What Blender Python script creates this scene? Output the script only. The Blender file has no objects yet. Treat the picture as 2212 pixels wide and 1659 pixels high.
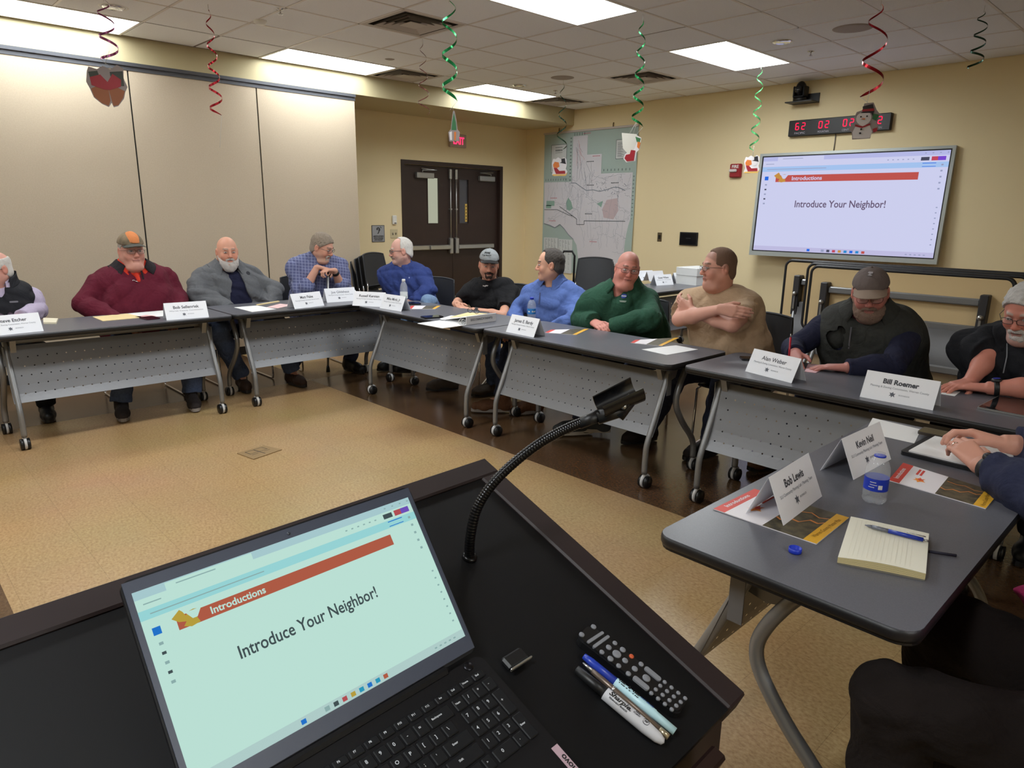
import bpy, math, random
import numpy as np
from mathutils import Vector, Matrix
random.seed(7)
SC = bpy.context.scene
COL = SC.collection
PI = math.pi
# ------------------------------------------------------------------ camera
CAM_H = 1.515
FPX = 1500.1
YAW, PITCH, ROLL = 0.805246, 0.243093, 0.0136634
_fw = Vector((-math.sin(YAW)*math.cos(PITCH), math.cos(YAW)*math.cos(PITCH), -math.sin(PITCH)))
_rt = Vector((math.cos(YAW), math.sin(YAW), 0))
_up = _rt.cross(_fw)
_r2 = math.cos(ROLL)*_rt + math.sin(ROLL)*_up
_u2 = -math.sin(ROLL)*_rt + math.cos(ROLL)*_up
cd = bpy.data.cameras.new('camera')
cam = bpy.data.objects.new('camera', cd)
COL.objects.link(cam)
cd.sensor_width = 36.0
cd.lens = 36.0*FPX/2212.0
cd.clip_start = 0.02
M = Matrix((( _r2.x, _u2.x, -_fw.x, 0), (_r2.y, _u2.y, -_fw.y, 0), (_r2.z, _u2.z, -_fw.z, CAM_H), (0, 0, 0, 1)))
cam.matrix_world = M
SC.camera = cam
# ------------------------------------------------------------------ world and exposure
w = bpy.data.worlds.new('world'); SC.world = w; w.use_nodes = True
w.node_tree.nodes['Background'].inputs[0].default_value = (0.9, 0.95, 1.0, 1)
w.node_tree.nodes['Background'].inputs[1].default_value = 0.0
SC.view_settings.view_transform = 'Standard'
SC.view_settings.look = 'None'
SC.view_settings.gamma = 1.0
SC.view_settings.use_curve_mapping = False
SC.view_settings.exposure = 0.36
SC.cycles.diffuse_bounces = 10; SC.cycles.max_bounces = 16
TROFFER = 24.0        # emission of the lit ceiling troffers
# ------------------------------------------------------------------ measuring: a pixel of the photograph to a point on a known plane
def ray(px, py):
    return _fw + _r2*((px-1106)/FPX) - _u2*((py-829.5)/FPX)
def onz(px, py, z):
    d = ray(px, py); t = (z-CAM_H)/d.z; return Vector((d.x*t, d.y*t, z))
def onx(px, py, x):
    d = ray(px, py); t = x/d.x; return Vector((x, d.y*t, CAM_H+d.z*t))
def ony(px, py, y):
    d = ray(px, py); t = y/d.y; return Vector((d.x*t, y, CAM_H+d.z*t))
# ------------------------------------------------------------------ materials
def lin(c):
    def f(v):
        v /= 255.0
        return v/12.92 if v <= 0.04045 else ((v+0.055)/1.055)**2.4
    return (f(c[0]), f(c[1]), f(c[2]), 1.0)
MATS = {}
def mat(name, c, rough=0.5, metal=0.0, spec=0.5, emit=None, estr=0.0, noise=None, bump=None, alpha=None, trans=0.0, coat=0.0, sheen=0.0):
    """noise=(scale, colour2, contrast) mixes a second colour; bump=(scale, strength)"""
    if name in MATS: return MATS[name]
    m = bpy.data.materials.new(name); m.use_nodes = True
    nt = m.node_tree; b = nt.nodes['Principled BSDF']
    b.inputs['Base Color'].default_value = lin(c)
    b.inputs['Roughness'].default_value = rough
    b.inputs['Metallic'].default_value = metal
    b.inputs['Specular IOR Level'].default_value = spec
    if trans: b.inputs['Transmission Weight'].default_value = trans
    if coat: b.inputs['Coat Weight'].default_value = coat
    if sheen: b.inputs['Sheen Weight'].default_value = sheen
    if alpha is not None: b.inputs['Alpha'].default_value = alpha
    if emit:
        b.inputs['Emission Color'].default_value = lin(emit); b.inputs['Emission Strength'].default_value = estr
    if noise or bump:
        tc = nt.nodes.new('ShaderNodeTexCoord')
    if noise:
        n = nt.nodes.new('ShaderNodeTexNoise'); n.inputs['Scale'].default_value = noise[0]; n.inputs['Detail'].default_value = 4
        nt.links.new(tc.outputs['Object'], n.inputs['Vector'])
        r = nt.nodes.new('ShaderNodeValToRGB')
        k = noise[2] if len(noise) > 2 else 0.15
        r.color_ramp.elements[0].position = 0.5-k; r.color_ramp.elements[1].position = 0.5+k
        r.color_ramp.elements[0].color = lin(c); r.color_ramp.elements[1].color = lin(noise[1])
        nt.links.new(n.outputs['Fac'], r.inputs['Fac']); nt.links.new(r.outputs['Color'], b.inputs['Base Color'])
    if bump:
        n2 = nt.nodes.new('ShaderNodeTexNoise'); n2.inputs['Scale'].default_value = bump[0]; n2.inputs['Detail'].default_value = 3
        nt.links.new(tc.outputs['Object'], n2.inputs['Vector'])
        bp = nt.nodes.new('ShaderNodeBump'); bp.inputs['Strength'].default_value = bump[1]; bp.inputs['Distance'].default_value = 0.01
        nt.links.new(n2.outputs['Fac'], bp.inputs['Height']); nt.links.new(bp.outputs['Normal'], b.inputs['Normal'])
    MATS[name] = m
    return m
def emis(name, c, s):
    if name in MATS: return MATS[name]
    m = bpy.data.materials.new(name); m.use_nodes = True
    nt = m.node_tree; nt.nodes.remove(nt.nodes['Principled BSDF'])
    e = nt.nodes.new('ShaderNodeEmission'); e.inputs[0].default_value = lin(c); e.inputs[1].default_value = s
    nt.links.new(e.outputs[0], nt.nodes['Material Output'].inputs[0])
    MATS[name] = m
    return m
# ------------------------------------------------------------------ object helpers
def tag(o, label=None, cat=None, group=None, kind=None):
    if label: o['label'] = label
    if cat: o['category'] = cat
    if group: o['group'] = group
    if kind: o['kind'] = kind
    return o
def empty(name, loc=(0, 0, 0), rz=0.0, label=None, cat=None, group=None, rot=None):
    o = bpy.data.objects.new(name, None); COL.objects.link(o)
    o.empty_display_size = 0.05
    o.location = loc
    o.rotation_euler = rot if rot else (0, 0, rz)
    return tag(o, label, cat, group)
def link_mesh(name, me, mats, parent=None):
    o = bpy.data.objects.new(name, me); COL.objects.link(o)
    if mats is not None:
        for m in (mats if isinstance(mats, (list, tuple)) else [mats]): me.materials.append(m)
    if parent: o.parent = parent
    return o
def kids(o): return [c for c in COL.objects if c.parent == o]
def copy_tree(o, parent=None):
    c = o.copy(); COL.objects.link(c)
    if parent: c.parent = parent
    for ch in list(o.children): copy_tree(ch, c)
    return c
class MB:
    """collects shapes for ONE mesh object"""
    def __init__(s): s.v = []; s.f = []; s.mi = []; s.sm = []; s.cur = 0
    def add(s, vs, fs, smooth=False, m=None):
        o = len(s.v); s.v += [tuple(v) for v in vs]
        for f in fs: s.f.append([i+o for i in f]); s.mi.append(s.cur if m is None else m); s.sm.append(smooth)
        return s
    def box(s, c, size, rot=None, m=None, bev=0.0):
        x, y, z = size[0]/2, size[1]/2, size[2]/2
        R = rot if rot is not None else Matrix.Identity(3)
        if bev > 0:
            b = min(bev, x*.9, y*.9, z*.9)
            vs = []; 
            P = []
            for sz in (-1, 1):
                for (a, bb) in (((x-b), y), (x, (y-b))): pass
            # rounded-edge box: 24 corner verts
            idx = {}
            for sx in (-1, 1):
                for sy in (-1, 1):
                    for sz in (-1, 1):
                        for ax in range(3):
                            p = [sx*(x-b), sy*(y-b), sz*(z-b)]
                            p[ax] = (sx*x, sy*y, sz*z)[ax]
                            idx[(sx, sy, sz, ax)] = len(vs); vs.append(p)
            fs = []
            def q(l): fs.append(l)
            for ax in range(3):
                a1, a2 = [(1, 2), (2, 0), (0, 1)][ax]
                for sg in (-1, 1):
                    def key(u, v):
                        k = [0, 0, 0]; k[ax] = sg; k[a1] = u; k[a2] = v; return idx[(k[0], k[1], k[2], ax)]
                    l = [key(-1, -1), key(1, -1), key(1, 1), key(-1, 1)]
                    q(l if sg > 0 else l[::-1])
            for ax in range(3):
                a1, a2 = [(1, 2), (2, 0), (0, 1)][ax]
                for u in (-1, 1):
                    for v in (-1, 1):
                        def key(t, a):
                            k = [0, 0, 0]; k[ax] = t; k[a1] = u; k[a2] = v; return idx[(k[0], k[1], k[2], a)]
                        l = [key(-1, a1), key(1, a1), key(1, a2), key(-1, a2)]
                        q(l if u*v < 0 else l[::-1])
            for sx in (-1, 1):
                for sy in (-1, 1):
                    for sz in (-1, 1):
                        l = [idx[(sx, sy, sz, 0)], idx[(sx, sy, sz, 1)], idx[(sx, sy, sz, 2)]]
                        q(l if sx*sy*sz > 0 else l[::-1])
            vs = [R @ Vector(p) + Vector(c) for p in vs]
            return s.add(vs, fs, False, m)
        vs = [R @ Vector((a*x, b*y, d*z)) + Vector(c) for a, b, d in
              ((-1, -1, -1), (1, -1, -1), (1, 1, -1), (-1, 1, -1), (-1, -1, 1), (1, -1, 1), (1, 1, 1), (-1, 1, 1))]
        return s.add(vs, [(0, 3, 2, 1), (4, 5, 6, 7), (0, 1, 5, 4), (1, 2, 6, 5), (2, 3, 7, 6), (3, 0, 4, 7)], False, m)
    def bx(s, lo, hi, m=None, bev=0.0):
        return s.box([(a+b)/2 for a, b in zip(lo, hi)], [abs(b-a) for a, b in zip(lo, hi)], None, m, bev)
    def quad(s, a, b, c, d, m=None): return s.add([a, b, c, d], [(0, 1, 2, 3)], False, m)
    def tube(s, pts, r, n=10, cap=True, m=None, closed=False):
        pts = [Vector(p) for p in pts]; N = len(pts)
        rs = r if isinstance(r, (list, tuple)) else [r]*N
        vs = []; fs = []
        prev = None
        for i, p in enumerate(pts):
            if closed: t = pts[(i+1) % N]-pts[i-1]
            else: t = pts[min(i+1, N-1)]-pts[max(i-1, 0)]
            t = t.normalized() if t.length > 1e-9 else Vector((0, 0, 1))
            if prev is None:
                u = t.orthogonal().normalized()
            else:
                u = (prev - t*prev.dot(t)); u = u.normalized() if u.length > 1e-6 else t.orthogonal().normalized()
            prev = u; w_ = t.cross(u)
            for k in range(n):
                a = 2*PI*k/n; vs.append(p + (u*math.cos(a)+w_*math.sin(a))*rs[i])
        for i in range(N if closed else N-1):
            j = (i+1) % N
            for k in range(n):
                k2 = (k+1) % n
                fs.append((i*n+k, i*n+k2, j*n+k2, j*n+k))
        if cap and not closed:
            fs.append(tuple(range(n))[::-1]); fs.append(tuple((N-1)*n+k for k in range(n)))
        return s.add(vs, fs, True, m)
    def cyl(s, a, b, r0, r1=None, n=20, m=None):
        return s.tube([a, b], [r0, r0 if r1 is None else r1], n, True, m)
    def lathe(s, prof, c=(0, 0, 0), n=28, rot=None, m=None):
        R = rot if rot is not None else Matrix.Identity(3)
        vs = []; fs = []
        for (r, z) in prof:
            for k in range(n):
                a = 2*PI*k/n; vs.append(R @ Vector((r*math.cos(a), r*math.sin(a), z)) + Vector(c))
        for i in range(len(prof)-1):
            for k in range(n):
                k2 = (k+1) % n; fs.append((i*n+k, i*n+k2, (i+1)*n+k2, (i+1)*n+k))
        if prof[0][0] > 1e-6: fs.append(tuple(range(n))[::-1])
        if prof[-1][0] > 1e-6: fs.append(tuple((len(prof)-1)*n+k for k in range(n)))
        return s.add(vs, fs, True, m)
    def prism(s, poly, d0, d1, fr=None, m=None, smooth=False):
        """poly: 2-D outline; fr(u,v,w)->point; extruded from w=d0 to d1"""
        fr = fr or (lambda u, v, w_: (u, v, w_))
        n = len(poly)
        vs = [fr(u, v, d0) for u, v in poly]+[fr(u, v, d1) for u, v in poly]
        fs = [tuple(range(n))[::-1], tuple(range(n, 2*n))]
        s.add(vs, fs, False, m)
        o = len(s.v)-2*n
        for k in range(n):
            k2 = (k+1) % n
            s.f.append([o+k, o+k2, o+n+k2, o+n+k]); s.mi.append(s.cur if m is None else m); s.sm.append(smooth)
        return s
    def sphere(s, c, r, n=16, m=None, rot=None):
        r = r if isinstance(r, (tuple, list)) else (r, r, r)
        R = rot if rot is not None else Matrix.Identity(3)
        vs = []; fs = []; h = n//2
        for i in range(h+1):
            t = PI*i/h
            for k in range(n):
                a = 2*PI*k/n
                vs.append(R @ Vector((r[0]*math.sin(t)*math.cos(a), r[1]*math.sin(t)*math.sin(a), r[2]*math.cos(t))) + Vector(c))
        for i in range(h):
            for k in range(n):
                k2 = (k+1) % n; fs.append((i*n+k, (i+1)*n+k, (i+1)*n+k2, i*n+k2))
        return s.add(vs, fs, True, m)
    def grid(s, nu, nv, fn, m=None, smooth=True):
        vs = [fn(i/nu, j/nv) for j in range(nv+1) for i in range(nu+1)]
        fs = [(j*(nu+1)+i, j*(nu+1)+i+1, (j+1)*(nu+1)+i+1, (j+1)*(nu+1)+i) for j in range(nv) for i in range(nu)]
        return s.add(vs, fs, smooth, m)
    def build(s, name, mats, parent=None, T=None):
        me = bpy.data.meshes.new(name)
        vs = s.v if T is None else [tuple(T @ Vector(v)) for v in s.v]
        me.from_pydata([tuple(v) for v in vs], [], s.f)
        me.validate(clean_customdata=False)
        if len(me.polygons) == len(s.f):
            me.polygons.foreach_set('material_index', s.mi)
            me.polygons.foreach_set('use_smooth', s.sm)
        me.update()
        return link_mesh(name, me, mats, parent)
def rounded(w_, h_, r, n=5):
    pts = []
    for cx, cy, a0 in ((w_/2-r, h_/2-r, 0), (-w_/2+r, h_/2-r, PI/2), (-w_/2+r, -h_/2+r, PI), (w_/2-r, -h_/2+r, 1.5*PI)):
        for k in range(n+1):
            a = a0+PI/2*k/n; pts.append((cx+r*math.cos(a), cy+r*math.sin(a)))
    return pts
def frame3(ex, ey, ez=None):
    ex = Vector(ex).normalized(); ey = Vector(ey); ey = (ey-ex*ey.dot(ex)).normalized(); ez = ex.cross(ey)
    return Matrix((ex, ey, ez)).transposed()
def text_mesh(body, size, name, material, parent, T, extrude=0.0, align='CENTER', bold=0.0, shear=0.0, width=None):
    """T: 4x4 that carries the x-right, y-up text plane to its place in the parent's space"""
    cu = bpy.data.curves.new('lettering', 'FONT'); cu.body = body; cu.size = size; cu.align_x = align; cu.align_y = 'CENTER'
    cu.extrude = extrude; cu.offset = bold; cu.shear = shear; cu.resolution_u = 3
    o = bpy.data.objects.new('lettering', cu); COL.objects.link(o)
    dg = bpy.context.evaluated_depsgraph_get()
    me = bpy.data.meshes.new_from_object(o.evaluated_get(dg))
    bpy.data.objects.remove(o); bpy.data.curves.remove(cu)
    if width and len(me.vertices):
        xs = [v.co.x for v in me.vertices]; k = width/(max(xs)-min(xs))
        for v in me.vertices: v.co.x *= k
    me.transform(T); me.name = name
    me.materials.clear()
    return link_mesh(name, me, material, parent)
def merge_meshes(name, objs, parent=None):
    """joins several mesh objects (already in the same space) into one object"""
    vs = []; fs = []; mi = []; mats = []
    for o in objs:
        off = len(vs); vs += [tuple(v.co) for v in o.data.vertices]
        for p in o.data.polygons:
            m = o.data.materials[p.material_index]
            if m not in mats: mats.append(m)
            fs.append([i+off for i in p.vertices]); mi.append(mats.index(m))
        me = o.data; bpy.data.objects.remove(o); bpy.data.meshes.remove(me)
    me = bpy.data.meshes.new(name); me.from_pydata(vs, [], fs); me.polygons.foreach_set('material_index', mi); me.update()
    return link_mesh(name, me, mats, parent)
def TM(o, ex, ey):
    R = frame3(ex, ey).to_4x4(); R.translation = Vector(o); return R
# ================================================================== THE ROOM
ZC = 2.97                     # ceiling
XD = -8.17                    # door wall
XS = -7.183                   # soffit face and folding partition
YF = 8.09                     # far wall with map and display
GX, GY, GS = -7.15, 2.08, 0.62  # ceiling grid
XR, YB = 3.4, -4.2
def floor_mat(name, c1, c2, c3, rough, spec):
    m = bpy.data.materials.new(name); m.use_nodes = True; nt = m.node_tree; b = nt.nodes['Principled BSDF']
    tc = nt.nodes.new('ShaderNodeTexCoord')
    mp_ = nt.nodes.new('ShaderNodeMapping'); mp_.inputs['Scale'].default_value = (1, 1.5, 1); mp_.inputs['Rotation'].default_value = (0, 0, 0.6)
    nt.links.new(tc.outputs['Object'], mp_.inputs['Vector'])
    n = nt.nodes.new('ShaderNodeTexNoise'); n.inputs['Scale'].default_value = 62; n.inputs['Detail'].default_value = 5; n.inputs['Roughness'].default_value = .65
    nt.links.new(mp_.outputs['Vector'], n.inputs['Vector'])
    r = nt.nodes.new('ShaderNodeValToRGB'); e = r.color_ramp.elements
    e[0].position = .34; e[0].color = lin(c2); e[1].position = .66; e[1].color = lin(c3)
    k = e.new(.48); k.color = lin(c1)
    nt.links.new(n.outputs['Fac'], r.inputs['Fac'])
    n2 = nt.nodes.new('ShaderNodeTexNoise'); n2.inputs['Scale'].default_value = 1.6; n2.inputs['Detail'].default_value = 3
    nt.links.new(tc.outputs['Object'], n2.inputs['Vector'])
    mx = nt.nodes.new('ShaderNodeMix'); mx.data_type = 'RGBA'; mx.blend_type = 'MULTIPLY'
    mx.inputs[0].default_value = 0.25
    nt.links.new(r.outputs['Color'], mx.inputs[6]); nt.links.new(n2.outputs['Color'], mx.inputs[7])
    # one-foot tile joints
    br = nt.nodes.new('ShaderNodeTexBrick'); br.offset = 0.0; br.inputs['Scale'].default_value = 1.0
    br.inputs['Brick Width'].default_value = .305; br.inputs['Row Height'].default_value = .305; br.inputs['Mortar Size'].default_value = .0012
    br.inputs['Color1'].default_value = (1, 1, 1, 1); br.inputs['Color2'].default_value = (.95, .95, .95, 1); br.inputs['Mortar'].default_value = (.72, .7, .66, 1)
    nt.links.new(tc.outputs['Object'], br.inputs['Vector'])
    m2 = nt.nodes.new('ShaderNodeMix'); m2.data_type = 'RGBA'; m2.blend_type = 'MULTIPLY'; m2.inputs[0].default_value = 1
    nt.links.new(mx.outputs[2], m2.inputs[6]); nt.links.new(br.outputs['Color'], m2.inputs[7])
    nt.links.new(m2.outputs[2], b.inputs['Base Color'])
    b.inputs['Roughness'].default_value = rough; b.inputs['Specular IOR Level'].default_value = spec
    return m
FL_LIGHT = floor_mat('tan_vinyl_tile', (172, 140, 97), (153, 120, 78), (188, 159, 115), .33, .4)
FL_DARK = floor_mat('brown_vinyl_tile', (92, 68, 46), (82, 59, 39), (104, 79, 54), .2, .5)
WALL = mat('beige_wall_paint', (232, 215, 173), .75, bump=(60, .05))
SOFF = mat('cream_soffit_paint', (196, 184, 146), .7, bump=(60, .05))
FABRIC = mat('partition_fabric', (204, 189, 166), .9, noise=(90, (196, 180, 156), .3), bump=(240, .25))
GASKET = mat('black_gasket', (14, 14, 15), .6)
TRACK = mat('grey_track', (96, 98, 104), .4, .5)
BASEB = mat('dark_vinyl_base', (48, 40, 34), .5)
DOORB = mat('dark_brown_door', (46, 33, 29), .42, noise=(3, (56, 40, 34), .3))
STEEL = mat('brushed_steel', (190, 190, 186), .32, .9)
ALU = mat('satin_aluminium', (170, 171, 170), .38, .8)
WHITE = mat('white_plastic', (232, 232, 228), .4)
BLACK = mat('black_plastic', (16, 16, 18), .45)

fx0, fx1, fy0, fy1 = -5.72, 1.2, 0.27, 2.94
mb = MB()
xs = [XD, fx0, fx1, XR]; ys = [YB, fy0, fy1, YF]
for i in range(3):
    for j in range(3):
        mb.quad((xs[i], ys[j], 0), (xs[i+1], ys[j], 0), (xs[i+1], ys[j+1], 0), (xs[i], ys[j+1], 0), 0 if (i, j) in ((1, 1), (0, 2)) else 1)
tag(mb.build('floor', [FL_LIGHT, FL_DARK]), kind='structure')

# ceiling, tile by tile around the fittings
def cell(k, j): return GX+k*GS, GY+j*GS
TROFF = [(0, -6), (0, -2), (0, 2), (0, 6), (5, -6), (5, -2), (5, 2), (5, 6), (10, -6), (15, -3)]
VENTS = [(3, 2), (0, 4), (0, 8), (3, 7)]
skip = set()
for k, j in TROFF: skip |= {(k, j), (k, j+1)}
for v in VENTS: skip.add(v)
CEILM = mat('ceiling_tile', (247, 249, 252), .95, bump=(160, .35), noise=(120, (241, 243, 247), .25))
GRIDM = mat('ceiling_grid', (226, 220, 216), .5)
SEAM = mat('ceiling_reveal', (140, 130, 124), .8)
mb = MB()
for k in range(-1, 18):
    for j in range(-11, 10):
        if (k, j) in skip: continue
        x0, y0 = cell(k, j); x1, y1 = min(x0+GS, XR), min(y0+GS, YF)
        x0 = max(x0, XS) if k >= 0 else XS; y0 = max(y0, YB)
        if k == -1: x1 = GX
        if x1-x0 < .01 or y1-y0 < .01: continue
        g = .006
        mb.quad((x0, y0, ZC), (x0, y1, ZC), (x1, y1, ZC), (x1, y0, ZC), 2)
        z = ZC-.004
        if x1-x0 > .1 and y1-y0 > .1:
            mb.bx((x0+.013, y0+.013, z), (x1-.013, y1-.013, ZC+.001), 0)
for k in range(0, 18):
    x = GX+k*GS
    if x < XR: mb.bx((x-.010, YB, ZC-.006), (x+.010, YF, ZC-.0005), 1) if k not in (0, 1) else None
for j in range(-11, 10):
    y = GY+j*GS
    if YB < y < YF: mb.bx((GX+GS*1, y-.010, ZC-.006), (GX+GS*5, y+.010, ZC-.0005), 1); mb.bx((GX+GS*6, y-.010, ZC-.006), (XR, y+.010, ZC-.0005), 1)
tag(mb.build('ceiling', [CEILM, GRIDM, SEAM]), kind='structure')
mb = MB(); mb.bx((XD-.1, YB-.1, ZC+.2), (XR+.1, YF+.1, ZC+.25)); 
tag(mb.build('ceiling_deck', CEILM), kind='structure')

def wall(name, lo, hi, m=WALL):
    return tag(MB().bx(lo, hi).build(name, m), kind='structure')
wall('wall_far', (XD-.15, YF, 0), (XR+.1, YF+.12, ZC+.2))
wall('wall_right', (XR, YB, 0), (XR+.12, YF, ZC+.2))
wall('wall_back', (XD-.1, YB-.12, 0), (XR+.1, YB, ZC+.2))
# door wall around the double door opening
DY0, DY1, DZ = 5.76, 7.53, 2.13
mb = MB()
mb.bx((XD-.15, YB, 0), (XD, DY0-.001, ZC)); mb.bx((XD-.15, DY1+.001, 0), (XD, YF, ZC)); mb.bx((XD-.15, DY0-.001, DZ), (XD, DY1+.001, ZC))
tag(mb.build('wall_left', WALL), kind='structure')
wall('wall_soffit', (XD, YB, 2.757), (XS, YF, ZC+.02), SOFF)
# folding partition: panels hang from a track under the soffit
mb = MB(); mb.bx((XS-.11, YB, 2.69), (XS-.012, 4.433, 2.757)); mb.bx((XS-.012, YB, 2.727), (XS+.004, 4.433, 2.757))
tag(mb.build('trim_1', TRACK), kind='structure')
seams = [-2.6, -1.42, -.24, .94, 2.12, 3.30, 4.433]
for i in range(len(seams)-1):
    a, b = seams[i], seams[i+1]
    mb = MB(); mb.bx((XS-.10, a+.007, .09), (XS-.018, b-.007, 2.695), 0)
    mb.bx((XS-.095, a-.005, .09), (XS-.03, a+.007, 2.695), 1)
    mb.bx((XS-.095, a+.02, .0), (XS-.03, b-.02, .09), 1)
    tag(mb.build('wall_partition_%d' % (i+1), [FABRIC, GASKET]), kind='structure')
# baseboards
mb = MB(); mb.bx((XD, YF-.012, 0), (XR, YF, .1)); tag(mb.build('baseboard_far', BASEB), kind='structure')
mb = MB(); mb.bx((XD, 4.4, 0), (XD+.012, DY0-.06, .1)); mb.bx((XD, DY1+.06, 0), (XD+.012, YF-.012, .1)); tag(mb.build('baseboard_left', BASEB), kind='structure')
mb = MB(); mb.bx((XR-.012, YB, 0), (XR, YF-.012, .1)); tag(mb.build('baseboard_right', BASEB), kind='structure')
# door frame
mb = MB()
mb.bx((XD-.14, DY0-.055, 0), (XD+.012, DY0, DZ+.055)); mb.bx((XD-.14, DY1, 0), (XD+.012, DY1+.055, DZ+.055)); mb.bx((XD-.14, DY0, DZ), (XD+.012, DY1, DZ+.055))
tag(mb.build('trim_2', DOORB), kind='structure')
# two leaves
XL = XD-.045
ymid = 6.63
GLASSL = emis('lit_corridor_glass', (205, 208, 184), .50)
GLASSD = mat('dark_wired_glass', (70, 70, 74), .08, spec=.8)
YEL = mat('yellow_notice', (214, 180, 90), .6)
INK = mat('black_ink', (22, 22, 24), .6)
for n, (a, b, s) in enumerate(((DY0+.004, ymid-.003, -1), (ymid+.003, DY1-.004, 1))):
    g0, g1 = (6.185, 6.375) if n == 0 else (6.765, 6.935)
    gz0, gz1 = 1.34, 1.965
    mb = MB()
    for lo, hi in (((a, .012), (g0, DZ-.004)), ((g1, .012), (b, DZ-.004)), ((g0, .012), (g1, gz0)), ((g0, gz1), (g1, DZ-.004))):
        mb.bx((XL-.045, lo[0], lo[1]), (XL, hi[0], hi[1]))
    d = tag(mb.build('door_%d' % (n+1), DOORB), kind='structure')
    mb = MB(); mb.bx((XL-.03, g0, gz0), (XL-.018, g1, gz1)); mb.build('vision_panel', GLASSL if n == 0 else GLASSD, d)
    mb = MB()
    for lo, hi in (((g0-.012, gz0-.012), (g0, gz1+.012)), ((g1, gz0-.012), (g1+.012, gz1+.012)), ((g0, gz0-.012), (g1, gz0)), ((g0, gz1), (g1, gz1+.012))):
        mb.bx((XL, lo[0], lo[1]), (XL+.006, hi[0], hi[1]))
    mb.build('panel_bead', DOORB, d)
    if n == 1:
        mb = MB(); mb.bx((XL-.016, 6.885, 1.36), (XL-.012, 6.925, 1.62), 0)
        for q in range(5): mb.bx((XL-.0119, 6.897, 1.385+q*.047), (XL-.0115, 6.913, 1.405+q*.047), 1)
        mb.build('notice', [YEL, INK], d)
    # exit device: bar, end cap, vertical rod
    y0, y1 = (a+.05, b-.02) if n == 0 else (a+.02, b-.10)
    mb = MB(); mb.bx((XL, y0, .965), (XL+.05, y1, 1.03), bev=.008)
    ym = y0+.38 if n == 0 else y1-.0
    if n == 0: mb.bx((XL+.05, y0+.36, .968), (XL+.075, y1-.05, 1.027), bev=.006)
    else: mb.bx((XL+.05, y0+.05, .968), (XL+.075, y1-.3, 1.027), bev=.006)
    mb.build('push_bar', STEEL, d)
    yr = b-.05 if n == 0 else a+.05
    mb = MB(); mb.bx((XL, yr-.03, .90), (XL+.06, yr+.03, 1.13), bev=.01); mb.build('latch_case', STEEL, d)
    mb = MB(); mb.cyl((XL+.03, yr, 1.12), (XL+.03, yr, 1.98), .009, n=10); mb.bx((XL, yr-.02, 1.96), (XL+.045, yr+.02, 2.10), bev=.006)
    mb.bx((XL, yr-.016, 1.53), (XL+.045, yr+.016, 1.55)); mb.build('vertical_rod', STEEL, d)
    yc = a+.2 if n == 0 else b-.4
    mb = MB(); mb.bx((XL, yc, 1.955), (XL+.06, yc+.30, 2.03), bev=.006); 
    mb.tube([(XL+.05, yc+(.1 if n == 0 else .22), 2.035), (XL+.05, yc+(.1 if n == 0 else .22), 2.06), (XL+.075, yc+(.33 if n == 0 else -.02), 2.065), (XL+.03, yc+(.1 if n == 0 else .28), 2.085)], .009, 8)
    mb.build('door_closer', ALU, d)
    mb = MB(); mb.bx((XL, a+.02, .02), (XL+.004, b-.02, .27)); mb.build('kick_plate', STEEL, d)

# ------------------------------------------------------------------ ceiling fittings
def lit(q): return emis('lit_lens_%s' % q, (248, 252, 255), TROFFER*q), emis('lit_reflector_%s' % q, (244, 250, 252), TROFFER*.55*q)
FITW = mat('white_enamel', (236, 236, 232), .4)
def troffer(k, j, label):
    LENS, PANEL = lit({0: .64, 5: 1.15, 10: 1.5, 15: 1.5}[k])
    x0, y0 = cell(k, j); W, L = GS, 2*GS
    t = empty('ceiling_light', (x0+W/2, y0+L/2, ZC), 0, label, 'ceiling light', 'lit troffer lights in the ceiling')
    mb = MB(); f = .022
    mb.bx((-W/2, -L/2, -.008), (W/2, -L/2+f, .01)); mb.bx((-W/2, L/2-f, -.008), (W/2, L/2, .01))
    mb.bx((-W/2, -L/2+f, -.008), (-W/2+f, L/2-f, .01)); mb.bx((W/2-f, -L/2+f, -.008), (W/2, L/2-f, .01))
    mb.bx((-W/2, -L/2, .01), (-W/2+.004, L/2, .13)); mb.bx((W/2-.004, -L/2, .01), (W/2, L/2, .13))
    mb.bx((-W/2, -L/2, .01), (W/2, -L/2+.004, .13)); mb.bx((-W/2, L/2-.004, .01), (W/2, L/2, .13))
    mb.bx((-W/2, -L/2, .125), (W/2, L/2, .13))
    mb.build('frame', FITW, t)
    a, b = W/2-f-.004, L/2-f-.004
    mb = MB()
    for s in (-1, 1):
        mb.grid(8, 1, lambda u, v, s=s: (s*(.075+(a-.075)*u), -b+2*b*v, .055+.055*math.sin(PI/2*(1-u))))
    for s in (-1, 1):
        mb.quad((-a, s*b, .05), (a, s*b, .05), (a, s*b, .12), (-a, s*b, .12))
    mb.build('reflector', PANEL, t)
    mb = MB(); mb.grid(10, 1, lambda u, v: (-.075+.15*u, -b+.03+(2*b-.06)*v, .108-.050*math.sin(PI*u)))
    mb.build('lens', LENS, t)
    return t
TL = {(0, -6): 'lit ceiling troffer beside the soffit behind the viewer, far from the doors', (0, -2): 'lit ceiling troffer over the first bells streamer, along the soffit',
      (0, 2): 'lit ceiling troffer along the soffit, next to the red streamer', (0, 6): 'lit ceiling troffer along the soffit, nearest to the wall map corner',
      (5, -6): 'lit ceiling troffer farthest from the display wall', (5, -2): 'lit ceiling troffer above the lectern side of the room',
      (5, 2): 'large lit ceiling troffer cut by the top edge, above the seated row', (10, -6): 'lit ceiling troffer behind the viewer on the lectern side', (15, -3): 'lit ceiling troffer near the wall opposite the partition',
      (5, 6): 'lit ceiling troffer with a green streamer at its corner, in front of the display'}
for k, j in TROFF: troffer(k, j, TL[(k, j)])
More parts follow.
